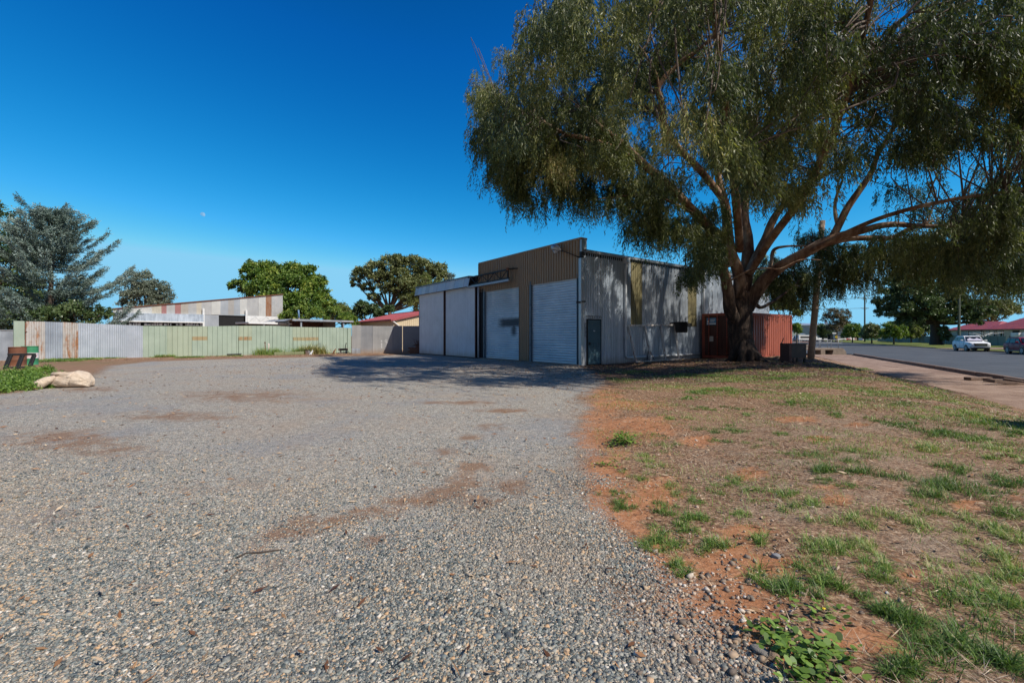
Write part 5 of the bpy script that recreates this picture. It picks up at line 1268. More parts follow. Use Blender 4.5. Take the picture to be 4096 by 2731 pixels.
def bark_gum():
    t = NT('gum_bark'); s = t.n('ShaderNodeSeparateXYZ'); v = t.co((1,1,.28)); n = t.noise(2.2, 8, .68, v); f = t.noise(9, 6, .75, v)
    t.l(t._tc.outputs['Object'], s.inputs[0])
    smooth = t.ramp(n, [(.34,(.085,.042,.026)),(.48,(.22,.125,.075)),(.6,(.38,.265,.18)),(.72,(.50,.42,.335))])
    smooth = t.mix(t.maprange(f, .55, .68, 0, .55), smooth, (.16,.085,.055))
    rough = t.ramp(f, [(.3,(.012,.009,.008)),(.5,(.04,.028,.022)),(.68,(.13,.085,.062))])
    z = t.math('ADD', s.outputs[2], t.math('MULTIPLY', t.math('SUBTRACT', n, .5), 4.5))
    c = t.mix(t.maprange(z, 2.2, 4.6), rough, smooth)
    h = t.math('ADD', t.math('MULTIPLY', f, .7), t.math('MULTIPLY', n, .6))
    return t.done(c, .85, 0, .3, t.bump(h, .9, .05))
M['gumbark'] = bark_gum()
gum_leaf = leafmat('gum_leaf', [(0,(.026,.042,.018)),(.3,(.085,.112,.042)),(.58,(.19,.212,.076)),(.8,(.37,.365,.13)),(.92,(.50,.40,.19)),(1,(.46,.30,.18))], .48, .32, .4)
GB = GG(2978, 1446); gum = thing('gum_tree', 'huge spreading gum tree with drooping foliage and dark trunk beside the container', 'tree', (GB.x, GB.y, GB.z))
TO = Vector((GB.x, GB.y, GB.z)); TY = GB.y
def T(px, py, Y): return W(px, py, Y) - TO
mb = MB(); skeleton = []
def limb(pts, rads, n=12, per=6, wob=.05, vis=False):
    o, q = spline(pts, rads if n >= 20 else [r*.86 for r in rads], per); mb.tube(o, q, n, True, wob)
    for p, r in zip(o, q): skeleton.append((Vector(p), r, vis))
tr_pts = [(2985,1462,20.9),(2976,1430,20.9),(2968,1385,20.9),(2962,1335,20.9),(2960,1285,20.95),(2962,1230,21.0),(2966,1170,21.05)]
limb([T(*p) for p in tr_pts], [.74,.60,.53,.52,.56,.52,.45], 20, 6, .05)
for a, L in ((.3,1.0),(1.5,.6),(2.7,.9),(4.1,.8),(5.4,1.15),(4.8,.7)):      # buttress roots
    mb.tube([Vector((.12*math.cos(a),.12*math.sin(a),1.0)), Vector((.36*math.cos(a),.36*math.sin(a),.36)), Vector((.68*math.cos(a)*L,.68*math.sin(a)*L,.04)), Vector((1.0*math.cos(a)*L,1.0*math.sin(a)*L,-.1))], [.16,.25,.15,.05], 10, wob=.12)
limb([T(*p) for p in ((2955,1300,20.8),(2922,1245,20.6),(2915,1190,20.4),(2906,1130,20.3),(2893,1080,20.2),(2880,1030,20.0))], [.30,.33,.30,.27,.25,.20], 14)
limb([T(*p) for p in ((2950,1190,20.9),(2958,1120,20.7),(2946,1070,20.6),(2925,1010,20.5),(2912,940,20.4),(2905,850,20.3),(2885,760,20.2),(2868,690,20.1))], [.34,.31,.29,.27,.26,.24,.2,.15], 12)
limb([T(*p) for p in ((2970,1190,21.1),(2982,1110,21.2),(2990,1040,21.3),(2990,960,21.5),(2975,860,21.8),(2985,740,22.2),(3010,600,22.6))], [.40,.36,.33,.30,.26,.2,.12], 12)
limb([T(*p) for p in ((2990,1100,21.0),(3025,1030,20.9),(3060,960,20.8),(3090,885,20.7),(3135,820,20.6),(3230,740,20.4),(3320,690,20.2))], [.26,.25,.23,.2,.17,.13,.08], 10)
limb([T(*p) for p in ((2985,1235,21.0),(3025,1165,20.7),(3085,1095,20.3),(3150,1050,19.9),(3220,1012,19.5),(3300,968,19.1),(3360,945,18.8),(3450,922,18.5),(3560,898,18.2),(3700,905,17.8),(3850,900,17.4))], [.40,.36,.31,.28,.26,.24,.2,.17,.14,.10,.06], 12, vis=True)
limb([T(*p) for p in ((3300,975,19.1),(3400,955,18.9),(3500,952,18.7),(3570,950,18.5),(3640,915,18.2),(3710,892,18.0))], [.15,.14,.13,.12,.11,.07], 10, vis=True)
limb([T(*p) for p in ((3325,962,19.0),(3360,890,18.9),(3400,815,18.8),(3455,738,18.6),(3490,680,18.4),(3520,600,18.2),(3600,480,17.8))], [.19,.17,.16,.14,.12,.09,.05], 10, vis=True)
limb([T(*p) for p in ((3352,905,18.9),(3340,850,19.0),(3345,790,19.1),(3370,720,19.2))], [.09,.08,.07,.05], 8)
limb([T(*p) for p in ((2915,1060,20.4),(2870,960,19.8),(2820,890,19.3),(2745,815,18.8),(2661,729,18.3),(2600,680,18.0),(2546,631,17.7),(2490,575,17.4),(2437,534,17.2),(2385,492,17.0),(2330,440,16.9))], [.27,.25,.23,.21,.2,.19,.18,.15,.13,.10,.06], 12, vis=True)
limb([T(*p) for p in ((2560,640,17.8),(2500,615,17.5),(2420,578,17.2),(2345,555,17.0),(2260,535,16.8),(2180,490,16.6),(2080,440,16.5),(1990,390,16.4))], [.13,.12,.11,.10,.08,.06,.045,.03], 9, vis=True)
limb([T(*p) for p in ((2895,800,20.3),(2800,680,19.8),(2720,600,19.4),(2672,534,19.0),(2650,470,18.8),(2642,400,18.7),(2632,356,18.6),(2660,310,18.5),(2697,275,18.4),(2740,235,18.2),(2790,205,18.0),(2880,120,17.6))], [.2,.18,.17,.16,.15,.14,.13,.13,.12,.11,.09,.05], 10, vis=True)
limb([T(*p) for p in ((2634,360,18.6),(2626,300,18.4),(2600,250,18.2),(2560,190,18.0),(2500,140,17.8))], [.07,.06,.05,.04,.03], 8, vis=True)
limb([T(*p) for p in ((2790,862,18.9),(2700,815,18.6),(2620,785,18.4),(2545,780,18.2),(2450,790,18.0),(2370,800,17.9),(2320,830,17.8))], [.07,.06,.05,.04,.03,.02,.01], 7, vis=True)
limb([T(*p) for p in ((3010,1190,21),(3040,1230,21.6),(3100,1200,22.6),(3170,1150,23.6))], [.12,.10,.08,.05], 8)
limb([T(*p) for p in ((2925,1120,20.2),(2990,1085,19.6),(3060,1072,19.4),(3120,1075,19.2),(3200,1040,19.0),(3280,1040,18.9))], [.05,.05,.045,.04,.03,.02], 7)
limb([T(*p) for p in ((3060,1110,20.3),(3085,1050,20.5),(3095,1000,20.6),(3150,985,20.6),(3230,985,20.6))], [.10,.10,.09,.06,.04], 8)
limb([T(*p) for p in ((3000,1090,20.9),(3080,960,19.0),(3200,800,16.5),(3320,560,14.0),(3420,260,12.0),(3500,-60,10.6))], [.22,.2,.17,.14,.11,.06], 9)
limb([T(*p) for p in ((2960,1000,20.4),(2940,760,17.8),(2900,420,15.0),(2850,0,12.4),(2800,-500,10.4))], [.22,.19,.15,.11,.06], 9)
limb([T(*p) for p in ((3220,1012,19.5),(3500,880,17.0),(3800,800,15.4),(4100,760,14.2))], [.12,.1,.08,.05], 8)

# --- where the foliage hangs
def ell(px, py, rng):
    C = np.array([10.5, 18.3, 9.8]); R = np.array([14.0, 10.5, 9.8])
    d = np.array([(px-CXP)/FPX, 1.0, (HOR-py)/FPX]); o = np.array([0, 0, CAMH])
    A_ = ((d/R)**2).sum(); B_ = 2*((d/R)*((o-C)/R)).sum(); C_ = (((o-C)/R)**2).sum()-1; D_ = B_*B_-4*A_*C_
    if D_ <= 0: return rng.uniform(16.5, 20)
    y0, y1 = (-B_-math.sqrt(D_))/(2*A_), (-B_+math.sqrt(D_))/(2*A_); y0 = max(y0, 9.5)
    return y0+(y1-y0)*rng.random()**1.15 if y1 > y0 else 15.0
gr_ = np.random.default_rng(21)
polyA = [(2240,-80),(2215,20),(2080,110),(1975,185),(1915,270),(1895,400),(1912,490),(1970,570),(2045,610),(2110,640),(2190,600),(2300,640),(2400,650),(2480,690),(2560,740),(2650,770),(2760,720),(2900,740),(3060,770),(3150,850),(3200,830),(3300,760),(3400,740),(3560,800),(3700,880),(3850,950),(4000,990),(4180,1010),(4180,-80)]
gaps = [(3700,320,60,40),(3850,420,50,36),(3400,560,40,40),(3620,560,44,40),(3940,620,50,30),(4020,480,46,40),(3750,760,46,50),(2500,420,26,22),(2900,620,24,26),(3060,560,22,26),(3560,120,70,60),(3640,60,50,40),(3490,610,46,70),(3480,720,40,50),(3560,690,55,60),(3650,740,60,50),(3420,860,50,60),(3330,720,50,40),(2762,715,44,20),(3760,520,40,30),(3860,640,60,40),(3600,840,80,35),(3230,690,30,40),(2380,230,16,30),(2010,330,30,18),(2060,390,40,20),(3950,800,50,30),(3050,1000,50,60),(3180,1060,60,40)]
cl_p, cl_r, cl_t = [], [], []
vis_pts = [(p+TO, r) for p, r, v in skeleton if v]
vp = np.array([[CXP+p.x/p.y*FPX, HOR-(p.z-CAMH)/p.y*FPX, p.y, r] for p, r in vis_pts])
SHX = [-30,-9.5,-8.6,-7,-4.5,-2,.5,2.8,4,8,12,20,40]; SHY = [60,24,20,16.5,13,11.6,12.1,12.8,14.6,16.6,16.6,17,20]
def shade_ok(p):
    """does this spray throw its shade where the tree's shade lies on the yard?"""
    k = p.z/sdir.z; X, Y = p.x-sdir.x*k, p.y-sdir.y*k
    return Y > np.interp(X, SHX, SHY)
lit = [(Vector(q), rr_, pr) for q, rr_, pr in (((cc.x+VV[0]*1.5, cc.y+VV[1]*1.5, 1.3), 1.3, .75), ((cc.x+VV[0]*3.5, cc.y+VV[1]*3.5, 1.3), 1.5, .8), ((cc.x+VV[0]*5.3, cc.y+VV[1]*5.3, 1.3), 1.4, .85),
   ((CX+VV[0]*1.2, CY+VV[1]*1.2, 3.9), .8, .8), ((CX+VV[0]*3, CY+VV[1]*3, 3.7), .8, .75), ((CX+VV[0]*7, CY+VV[1]*7, 3.5), 1.0, .6), ((CX+VV[0]*9, CY+VV[1]*9, 2.6), 1.0, .7), ((CX+VV[0]*14, CY+VV[1]*14, 4), 1.5, .7), ((CX+VV[0]*5, CY+VV[1]*5, 1.2), .8, .6))]
def in_beam(p):
    for q, rr_, pr in lit:
        w = p-q; d = w.dot(sdir)
        if d > 0 and (w-sdir*d).length < rr_ and gr_.random() < pr: return True
    return False
def put(px, py, Y, r, guard=True):
    for gx_, gy_, rx, ry in gaps:
        if ((px-gx_)/rx)**2+((py+45-gy_)/ry)**2 < 1: return False
    if guard:
        dd = np.hypot(vp[:,0]-px, (vp[:,1]-py-50)*.8); k = dd.argmin()
        if dd[k] < 95 and Y < vp[k,2]+.4 and gr_.random() < .8: Y = vp[k,2]+gr_.uniform(.6, 4.5)
    for _t in range(9):
        if shade_ok(W(px, py, Y)): break
        Y += gr_.uniform(.5, 1.5)
    p = W(px, py, Y)
    if not shade_ok(p) and gr_.random() < .9: return False
    if p.z < 2.6: return False
    if in_beam(p): return False
    if guard and px > 3150 and gr_.random() < .12: return False
    nz_ = math.sin(p.x*1.1+p.z*.7)+math.sin(p.y*1.3-p.z*1.1+1)+math.sin(p.x*.6-p.y*.9+2.2)
    if nz_ < -1.05 and gr_.random() < .8: return False
    cl_p.append(p); cl_r.append(r); cl_t.append(np.clip(.36+.17*nz_+gr_.normal(0,.13), 0, 1)); return True
cnt = 0
while cnt < 455:
    px, py = gr_.uniform(1880, 4180), gr_.uniform(-80, 1010); Y0 = ell(px, py, gr_)
    if not in_poly(np.array([px]), np.array([py]), polyA)[0]: continue
    sp = 1350/Y0; bias = gr_.normal(0, .16)+.26*math.exp(-((px-3150)/330)**2-((py-60)/260)**2)-(.14 if px > 3480 else 0)            # sprays of a bough share a tone; tint also paints sunlit top, shaded right
    for _k in range(gr_.integers(2, 6)):
        qx, qy = px+gr_.normal(0, .55)*sp, py+gr_.normal(0, .38)*sp
        if in_poly(np.array([qx]), np.array([qy]), polyA)[0] and put(qx, qy, Y0+gr_.normal(0, .5), gr_.uniform(.3, .62)): cl_t[-1] = float(np.clip(cl_t[-1]+bias, 0, 1))
    cnt += 1
for (x0, x1, y0, y1, Y0, Y1, n) in ((2770,2880,800,1000,18.6,20.0,26),(2740,2790,1075,1110,19.6,20.4,5),(2690,2740,900,930,19,20,4),(2800,2860,1000,1040,19.2,20,5),(3030,3240,1085,1150,24,28,22),(3060,3200,1000,1090,23,27,12),(3290,3470,965,1075,21,24,34),(3200,3300,900,960,21,24,10),(3540,3800,930,1000,16,22,26),(3780,4120,960,1080,15,20,46),(3950,4130,1050,1130,17,20,10),
     (2240,2290,20,90,15,18,14),(2180,2240,80,170,15,18,12),(1895,1960,300,560,15.5,18,26),(1960,2100,560,650,16,18.5,20),(1940,2500,330,580,15.5,20,60),(2060,2560,580,670,16,20,30),(2040,2110,680,740,17,18,4),(2230,2260,690,740,17,18,3),(2100,2500,560,680,16,20,36),(2480,2700,700,800,17,21,34),(3080,3200,740,830,17,19,12)):
    for k in range(n): put(gr_.uniform(x0, x1), gr_.uniform(y0, y1), gr_.uniform(Y0, Y1), gr_.uniform(.3, .6), False)
# crown above and beside the frame (it throws the shade on the yard)
k = 0
while k < 210:
    v = gr_.normal(0, 1, 3); v /= np.linalg.norm(v); u = gr_.uniform(.55, 1)**.6
    p = Vector((10.5+14.5*v[0]*u, 17.0+11.5*v[1]*u, 9.6+8.2*v[2]*u))
    if p.z < 5.0: continue
    if p.y > .5:
        px, py = CXP+p.x/p.y*FPX, HOR-(p.z-CAMH)/p.y*FPX
        if -100 < px < 4200 and py > -60: continue
        if px < 2350 and py > -700: continue
    if not shade_ok(p) or in_beam(p): continue
    cl_p.append(p); cl_r.append(gr_.uniform(.7, 1.2)); cl_t.append(gr_.uniform(.1, .6)); k += 1
# fine branchlets from limbs to sprays
main_mb = mb; mb = MB()
sk = np.array([list(p+TO) for p, r, v in skeleton]); skr = np.array([r for p, r, v in skeleton])
ok = np.where(skr < .24)[0]
for i, c in enumerate(cl_p):
    if i % 4 == 3: continue
    if CXP+c.x/max(c.y,.5)*FPX < 2520 and HOR-(c.z-CAMH)/max(c.y,.5)*FPX < 330: continue
    d = np.linalg.norm(sk[ok]-np.array(c), axis=1); j = ok[d.argmin()]; a = Vector(sk[j])-TO; b = c-TO; Ld = (b-a).length
    if Ld > 7: continue
    mid = (a+b)/2+Vector((gr_.normal(0,.16)*Ld, gr_.normal(0,.16)*Ld, (.14+gr_.normal(0,.08))*Ld)); r0 = min(skr[j]*.5, .008+.007*Ld)
    o, q = spline([a, mid, b, b+Vector((gr_.normal(0,.15), gr_.normal(0,.15), -.35))], [r0, r0*.7, r0*.4, .005], 4)
    mb.tube(o, q, 5, False)
main_mb.build('trunk', M['gumbark'], gum, fixn=False)
tag(mb.build('branch', paint('thin_branch_bark', (.13,.095,.07), .85, var=.4, scale=2), gum, fixn=False), kind='stuff')
Cc = np.array([list(p-TO) for p in cl_p]); Rr = np.array(cl_r); Tt = np.array(cl_t)
V_, F_, t_ = hanging(Cc, Rr, np.random.default_rng(5), 20, 24, (.3, 1.05), .150, .028, Tt)
low = [(3080,1050),(3120,1080),(3180,1050),(3150,1130),(3100,1150),(3210,1090),(3225,1150),(3060,1110),(3300,970),(3350,1000),(3400,1020),(3440,990),(3470,1040),(3330,1050),(3390,1070),(3310,1100),(3640,980),(3700,1010),(3760,1040),(3850,1050),(3930,1040),(4050,1060),(4090,1040),(3290,1020),(2075,760),(2120,745),(2215,735),(2260,760),(2350,760),(2030,700),(2600,880),(2650,900),(2060,690),(2085,720),(2110,690),(2195,650),(2235,690),(2245,720),(2285,660),(2330,720),(2370,720),(2440,730),(2465,760),(2500,770),(2540,800),(2545,850),(2580,800),(2620,830),(2650,850),(2690,840),(2720,880),(2745,905),(1960,600),(1990,640),(2020,650),(2840,1010),(2815,960),(2790,1000),
   (3330,1080),(3400,1090),(3460,1090),(3220,1130),(3160,1140),(3100,1120),(3600,1010),(3680,1000),(3740,980),(3820,1010),(3900,1060),(3960,1080),(4020,1090),(4080,1100),(3560,960),(3480,1010)]
lp = np.array([list(W(x, y, 24 if 3000 < x < 3300 else (22 if 3300 <= x < 3500 else gr_.uniform(17, 19.5)))-TO) for x, y in low for _ in range(2)])+gr_.normal(0, .22, (2*len(low), 3))
v2, f2, t2 = hanging(lp, np.full(len(lp), .26), np.random.default_rng(6), 20, 40, (1.0, 1.9), .16, .029, gr_.random(len(lp))*.6)
F_ = np.concatenate([F_, f2+len(V_)]); V_ = np.concatenate([V_, v2]); t_ = np.concatenate([t_, t2])
np_mesh('crown', V_, F_, gum_leaf, gum, {'tint': t_})

# --- other trees -------------------------------------------------------------
def cloud(blobs, n, size, rng, flat=.0, clumps=46, sub=.25, up=.3, aspect=.55):
    """blobs (x,y,z,rx,ry,rz): leaf clusters over each blob, denser outside, gaps between"""
    B = np.array(blobs, float); w = (B[:,3]*B[:,4]+B[:,3]*B[:,5]); w /= w.sum()
    cs, rs, ts = [], [], []
    for b, ww in zip(B, w):
        m = max(8, int(clumps*len(B)*ww)); d = nrm(rng.normal(0, 1, (m, 3))); d[:,2] = np.where(d[:,2] < -.55, -d[:,2], d[:,2])
        u = rng.uniform(.45, 1.03, m)**.6
        cs.append(b[:3]+d*u[:,None]*b[3:6]); rs.append(np.full(m, sub*b[3:6].mean())*rng.uniform(.65, 1.3, m)); ts.append(rng.random(m))
    cs = np.concatenate(cs); rs = np.concatenate(rs); ts = np.concatenate(ts)
    k = rng.integers(0, len(cs), n); d = rng.normal(0, .5, (n, 3)); d[:,2] *= .7
    P = cs[k]+d*rs[k][:,None]; D = nrm(rng.normal(0, 1, (n, 3))+np.array([0,0,-flat])); Nn = nrm(rng.normal(0, 1, (n, 3))+np.array([0,0,up]))
    V_, F_ = leaf_quads(P, D, Nn, size*rng.uniform(.6, 1.4, n), size*aspect*rng.uniform(.7, 1.3, n))
    tt = np.clip(.55*ts[k]+.45*rng.random(n), 0, 1); return V_, F_, np.repeat(tt, 4), cs
LM = {'green': leafmat('broad_leaf_green', [(0,(.028,.07,.013)),(.35,(.095,.18,.03)),(.7,(.23,.32,.055)),(1,(.46,.46,.085))], .5, .3),
 'dark': leafmat('dark_leaf', [(0,(.018,.042,.016)),(.4,(.065,.11,.038)),(.8,(.15,.21,.085)),(1,(.27,.30,.16))], .4, .2),
 'olive': leafmat('olive_gum_leaf', [(0,(.045,.062,.025)),(.4,(.15,.18,.068)),(.8,(.275,.30,.12)),(1,(.36,.35,.17))], .45, .2),
 'grey': leafmat('grey_gum_leaf', [(0,(.07,.095,.07)),(.4,(.165,.20,.15)),(.8,(.26,.295,.225)),(1,(.34,.36,.28))], .5, .2),
 'lime': leafmat('feathery_light_leaf', [(0,(.08,.11,.025)),(.4,(.16,.20,.05)),(.8,(.26,.29,.09)),(1,(.34,.34,.13))], .5, .3),
 'blue': leafmat('blue_cedar_needle', [(0,(.02,.035,.022)),(.35,(.085,.13,.108)),(.7,(.26,.35,.315)),(1,(.46,.54,.50))], .55, .1),
 'brown': leafmat('bronze_leaf', [(0,(.045,.04,.02)),(.5,(.12,.10,.05)),(1,(.22,.16,.09))], .5, .25)}
M['bark'] = paint('grey_brown_bark', (.16,.115,.08), .9, var=.35, scale=5, bumpk=.8)
M['darkbark'] = paint('dark_brown_bark', (.06,.045,.035), .9, var=.35, scale=5, bumpk=.8)
def tree(name, label, base, blobs, n, size, lm, seed, trunk_r=.25, fork=None, group=None, bark='bark', cat='tree', limbs=True, **kw):
    """blobs in photo pixels (px, py, Y, r_px[, squash])"""
    rng = np.random.default_rng(seed); o = thing(name, label, cat, base, 0, group); b0 = Vector(base); bl = []
    for b in blobs:
        px, py, Y, r = b[:4]; c = W(px, py, Y)-b0; R = r*Y/FPX; sq = b[4] if len(b) > 4 else .9
        bl.append((c.x, c.y, c.z, R, R, R*sq))
    V_, F_, t_, cs = cloud(bl, n, size, rng, **kw)
    keep = V_.reshape(-1,4,3)[:,:,2].min(1) > .05
    V_ = V_.reshape(-1,4,3)[keep].reshape(-1,3); t_ = t_.reshape(-1,4)[keep].ravel(); F_ = np.arange(len(V_)).reshape(-1,4)
    np_mesh('crown', V_, F_, LM[lm], o, {'tint': t_})
    mb = MB(); top = np.array([[b[0], b[1], b[2]] for b in bl]); fk_ = Vector(fork) if fork else Vector((top[:,0].mean()*.4, top[:,1].mean()*.4, max(.6, top[:,2].min()*.75)))
    oo, q = spline([(0,0,-.4),(fk_.x*.3,fk_.y*.3,fk_.z*.5),tuple(fk_)], [trunk_r*1.35,trunk_r,trunk_r*.85], 5); mb.tube(oo, q, 10, True, .06)
    if limbs:
        for b in bl:
            e = Vector(b[:3]); m = (fk_+e)/2+Vector((0,0,-.06*(e-fk_).length)); oo, q = spline([tuple(fk_), tuple(m), tuple(e)], [trunk_r*.6, trunk_r*.4, trunk_r*.12], 4); mb.tube(oo, q, 7, True, .05)
        for c in cs[::5]:
            c = Vector(c); j = min(range(len(bl)), key=lambda i_: (Vector(bl[i_][:3])-c).length); a = Vector(bl[j][:3])*.7+fk_*.3; mb.tube([a, (a+c)/2+Vector((0,0,.1)), c], [trunk_r*.16, trunk_r*.1, .01], 4)
    mb.build('trunk', M[bark], o, fixn=False); return o
def gb(px, Y, z=0.0): p = W(px, HOR, Y); return (p.x, p.y, z)
# blue cedar at the left
def cedar():
    b = gb(200, 36); o = thing('blue_cedar', 'tall blue-grey cedar tree with layered branches behind the iron fence', 'tree', b); rng = np.random.default_rng(8); Hh = 11.9
    mb = MB(); mb.tube([(0,0,-.3),(.05,0,4),(.15,0,8),(.0,0,10.5),(-.25,.0,Hh-.1)], [.26,.18,.09,.05,.015], 10, True, .05); P, D, Nn, tt = [], [], [], []
    for k in range(165):
        h = rng.random()**.85; z = .6+h*(Hh-1.0); az = rng.uniform(0, 2*PI); Lb = (5.2*(1-h)**.62+.25)*rng.uniform(.42, 1.32)
        if z < 2: Lb *= .9
        d = np.array([math.cos(az), math.sin(az), 0]); up = .10+.55*h*rng.uniform(.5, 1.4); pts = []
        ns = 9
        for i in range(ns):
            u = i/(ns-1); pts.append(np.array([0,0,z])+d*Lb*u+np.array([0,0,Lb*(up*u - .16*math.sin(PI*u)+.12*u*u)])+rng.normal(0,.05,3))
        mb.tube(pts, [max(.008, .05*(1-i/(ns-1))*(1-h*.6)) for i in range(ns)], 5, False)
        cb = rng.random(); pts = np.array(pts); n = int(92*Lb/2.2+20)
        side = np.cross(d, [0,0,1]); u = np.clip(rng.beta(1.7, 1.0, n), 0, 1); ii_ = np.minimum((u*(ns-1)).astype(int), ns-2); f = u*(ns-1)-ii_
        base = pts[ii_]*(1-f)[:,None]+pts[ii_+1]*f[:,None]
        sw = rng.normal(0, .26, n)*Lb*.30*(1.12-u); q = base+side*sw[:,None]+np.array([0,0,1])*rng.normal(.0,.07,n)[:,None]+d*(np.abs(sw)*.5)[:,None]
        m = 7; q = np.repeat(q, m, 0); dd = np.repeat(nrm(d*rng.uniform(.4,1,(n,1))+side*(np.sign(sw)*rng.uniform(.1,.9,n))[:,None]+np.array([0,0,1])*rng.uniform(-.1,.7,(n,1))), m, 0)
        step = np.tile(np.arange(m)*.055, n); q = q+dd*step[:,None]; D.append(nrm(dd*.9+rng.normal(0,.55,q.shape))); P.append(q); Nn.append(nrm(rng.normal(0,1,q.shape)+np.array([0,0,.8])))
        tt.append(np.clip(.25+.35*cb+.4*np.repeat(u, m)*rng.random(n*m)+rng.normal(0,.1,n*m), 0, 1))
    P = np.concatenate(P); D = np.concatenate(D); Nn = np.concatenate(Nn); tt = np.concatenate(tt)
    V_, F_ = leaf_quads(P, D, Nn, rng.uniform(.10,.20,len(P)), rng.uniform(.035,.06,len(P)))
    np_mesh('crown', V_, F_, LM['blue'], o, {'tint': np.repeat(tt, 4)}); mb.build('trunk', M['darkbark'], o, fixn=False)
cedar()
tree('broadleaf_tree', 'dark green leafy tree at the left edge behind the blue cedar', gb(-60,41), [(-60,880,41,90),(-120,1000,41,140),(20,1080,42,110),(-40,1180,42,120),(120,1210,42,90),(30,1270,41,90)], 26000, .26, 'dark', 31, .35)
tree('palm_bush', 'dark shrub under the cedar behind the iron fence', gb(330,34), [(300,1270,35,70),(200,1280,35,70),(400,1260,36,40),(90,1290,33,60)], 9000, .2, 'dark', 32, .1, cat='shrub')
tree('grey_gum_tree', 'small round grey-green gum behind the left end of the tin shed', gb(585,64), [(575,1125,64,48),(545,1165,64,52),(625,1165,64,50),(585,1200,64,60),(520,1195,64,36),(660,1180,64,36),(640,1215,64,45),(500,1225,64,30)], 22000, .22, 'grey', 33, .28, flat=.8)
tree('shade_tree', 'broad bright green leafy tree behind the right end of the tin shed', gb(1130,60), [(1080,1105,60,64),(1010,1110,60,46),(1160,1100,60,52),(1230,1090,60,40),(1060,1165,59,80),(1180,1165,59,80),(960,1150,60,36),(1260,1150,60,52),(1290,1210,59,46),(1220,1230,58,70),(1120,1230,58,80),(1010,1075,60,34),(1330,1240,60,26)], 52000, .34, 'green', 34, .45, flat=.5)
tree('hedge_shrub', 'mixed light green shrubs behind the carport', gb(1290,50), [(1200,1262,50,40),(1260,1258,50,34),(1330,1262,52,36),(1150,1275,50,30),(1385,1275,50,30),(1400,1290,48,30)], 14000, .2, 'green', 35, .1, cat='shrub')
tree('yellow_green_tree', 'yellow-green leafy tree between the shade tree and the spreading gum', gb(1375,66), [(1360,1250,66,40),(1390,1270,65,34),(1330,1270,66,30)], 9000, .26, 'lime', 41, .2)
tree('spreading_gum', 'tall spreading olive gum with pale slanting limbs behind the red roofed shed', gb(1580,70), [(1450,1100,70,40),(1420,1130,70,26),(1500,1090,70,50),(1560,1060,70,46),(1600,1050,70,40),(1650,1060,71,44),(1700,1080,71,46),(1750,1085,71,40),(1530,1125,70,44),(1600,1110,70,52),(1680,1130,71,52),(1760,1120,71,40),(1640,1170,71,50),(1470,1150,70,26),(1495,1190,70,28,.7),(1560,1165,70,36),(1625,1200,70,36),(1700,1190,71,44),(1745,1165,71,40),(1600,1140,69,40)], 46000, .30, 'olive', 36, .34, fork=(-.9,0,5.2), flat=.8)
tree('dark_shrub_tree', 'dark green bushy tree left of the spreading gum', gb(1455,60), [(1450,1235,60,34),(1490,1245,60,30),(1430,1262,60,28),(1520,1262,60,28),(1555,1240,60,22)], 12000, .24, 'dark', 37, .2)
tree('feathery_tree', 'pale lime feathery conifer in front of the spreading gum', gb(1690,56), [(1668,1170,56,22,1.5),(1655,1215,56,26,1.4),(1705,1130,56,22,1.7),(1715,1180,56,34,1.4),(1690,1230,56,40),(1740,1200,56,34),(1760,1160,56,26,1.4)], 20000, .22, 'lime', 38, .2, flat=-1.2, aspect=.22)
tree('pale_conifer', 'pale blue-green conifer top just above the shed eave', gb(1806,62), [(1806,1118,62,16,1.8),(1806,1150,62,26,1.3),(1800,1190,62,34)], 7000, .22, 'blue', 39, .15, flat=-1.0, aspect=.25)
for k, (px, Y) in enumerate(((1425,56),(1545,72))): pass
# right side
tree('street_tree', 'big dark spreading tree over the verge left of the white car', gb(3745,80,-.28), [(3640,1090,80,46),(3590,1140,80,50),(3560,1190,80,46),(3650,1160,79,70),(3730,1130,80,64),(3780,1180,79,60),(3830,1215,78,50),(3880,1235,77,44),(3930,1250,76,36),(3700,1230,78,60),(3600,1240,79,50),(3545,1250,80,34),(3780,1265,78,46),(3640,1280,79,44),(3850,1275,77,36),(3520,1215,81,26),(3700,1080,80,40),(3900,1285,76,24)], 60000, .34, 'dark', 51, .75, fork=(-.3,0,4.2), bark='darkbark')
tree('ivy_shrub', 'dark ivy shrub growing on the trunk of the big street tree', gb(3775,79,-.28), [(3772,1330,79,18,1.6),(3776,1355,79,16),(3790,1340,79,14)], 5000, .2, 'dark', 52, .06, cat='shrub')
sm = [(3410,112,1338,34,'first of the row of small street trees, beside the distant red car'),(3487,97,1340,38,'second small street tree, darker crown right of the far pole'),(3575,89,1336,44,'third small street tree, widest crown in front of the grey-green fence'),(3644,100,1338,34,'fourth small street tree, yellowish crown left of the big dark tree')]
for k, (px, Y, cy, r, lab) in enumerate(sm):
    a, q = aq(*gb(px, Y)[:2]); tree('young_tree', lab, gb(px, Y, vz(a, q)-.05), [(px, cy-24, Y, r*.8, .7),(px-r*.55, cy-4, Y, r*.62, .7),(px+r*.55, cy-6, Y, r*.62, .7),(px, cy+4, Y, r*.75, .6)], 9000, .30, ['green','brown','green','lime'][k] if k != 1 else 'olive', 60+k, .14, group='small street trees on the verge')
tree('bronze_tree', 'bronze leafed tree with open crown behind the bus shelter', gb(3346,130,-.45), [(3330,1258,130,30),(3372,1262,130,28),(3350,1285,130,34),(3310,1275,130,22),(3340,1310,130,34),(3380,1300,130,24)], 8000, .34, 'brown', 66, .3, flat=.5)
tree('car_park_tree', 'dark bushy tree beside the distant warehouse left of the bus shelter', gb(3292,140,-.45), [(3285,1320,140,26),(3310,1325,140,24),(3262,1330,140,20),(3300,1340,140,22)], 7000, .4, 'dark', 67, .25)
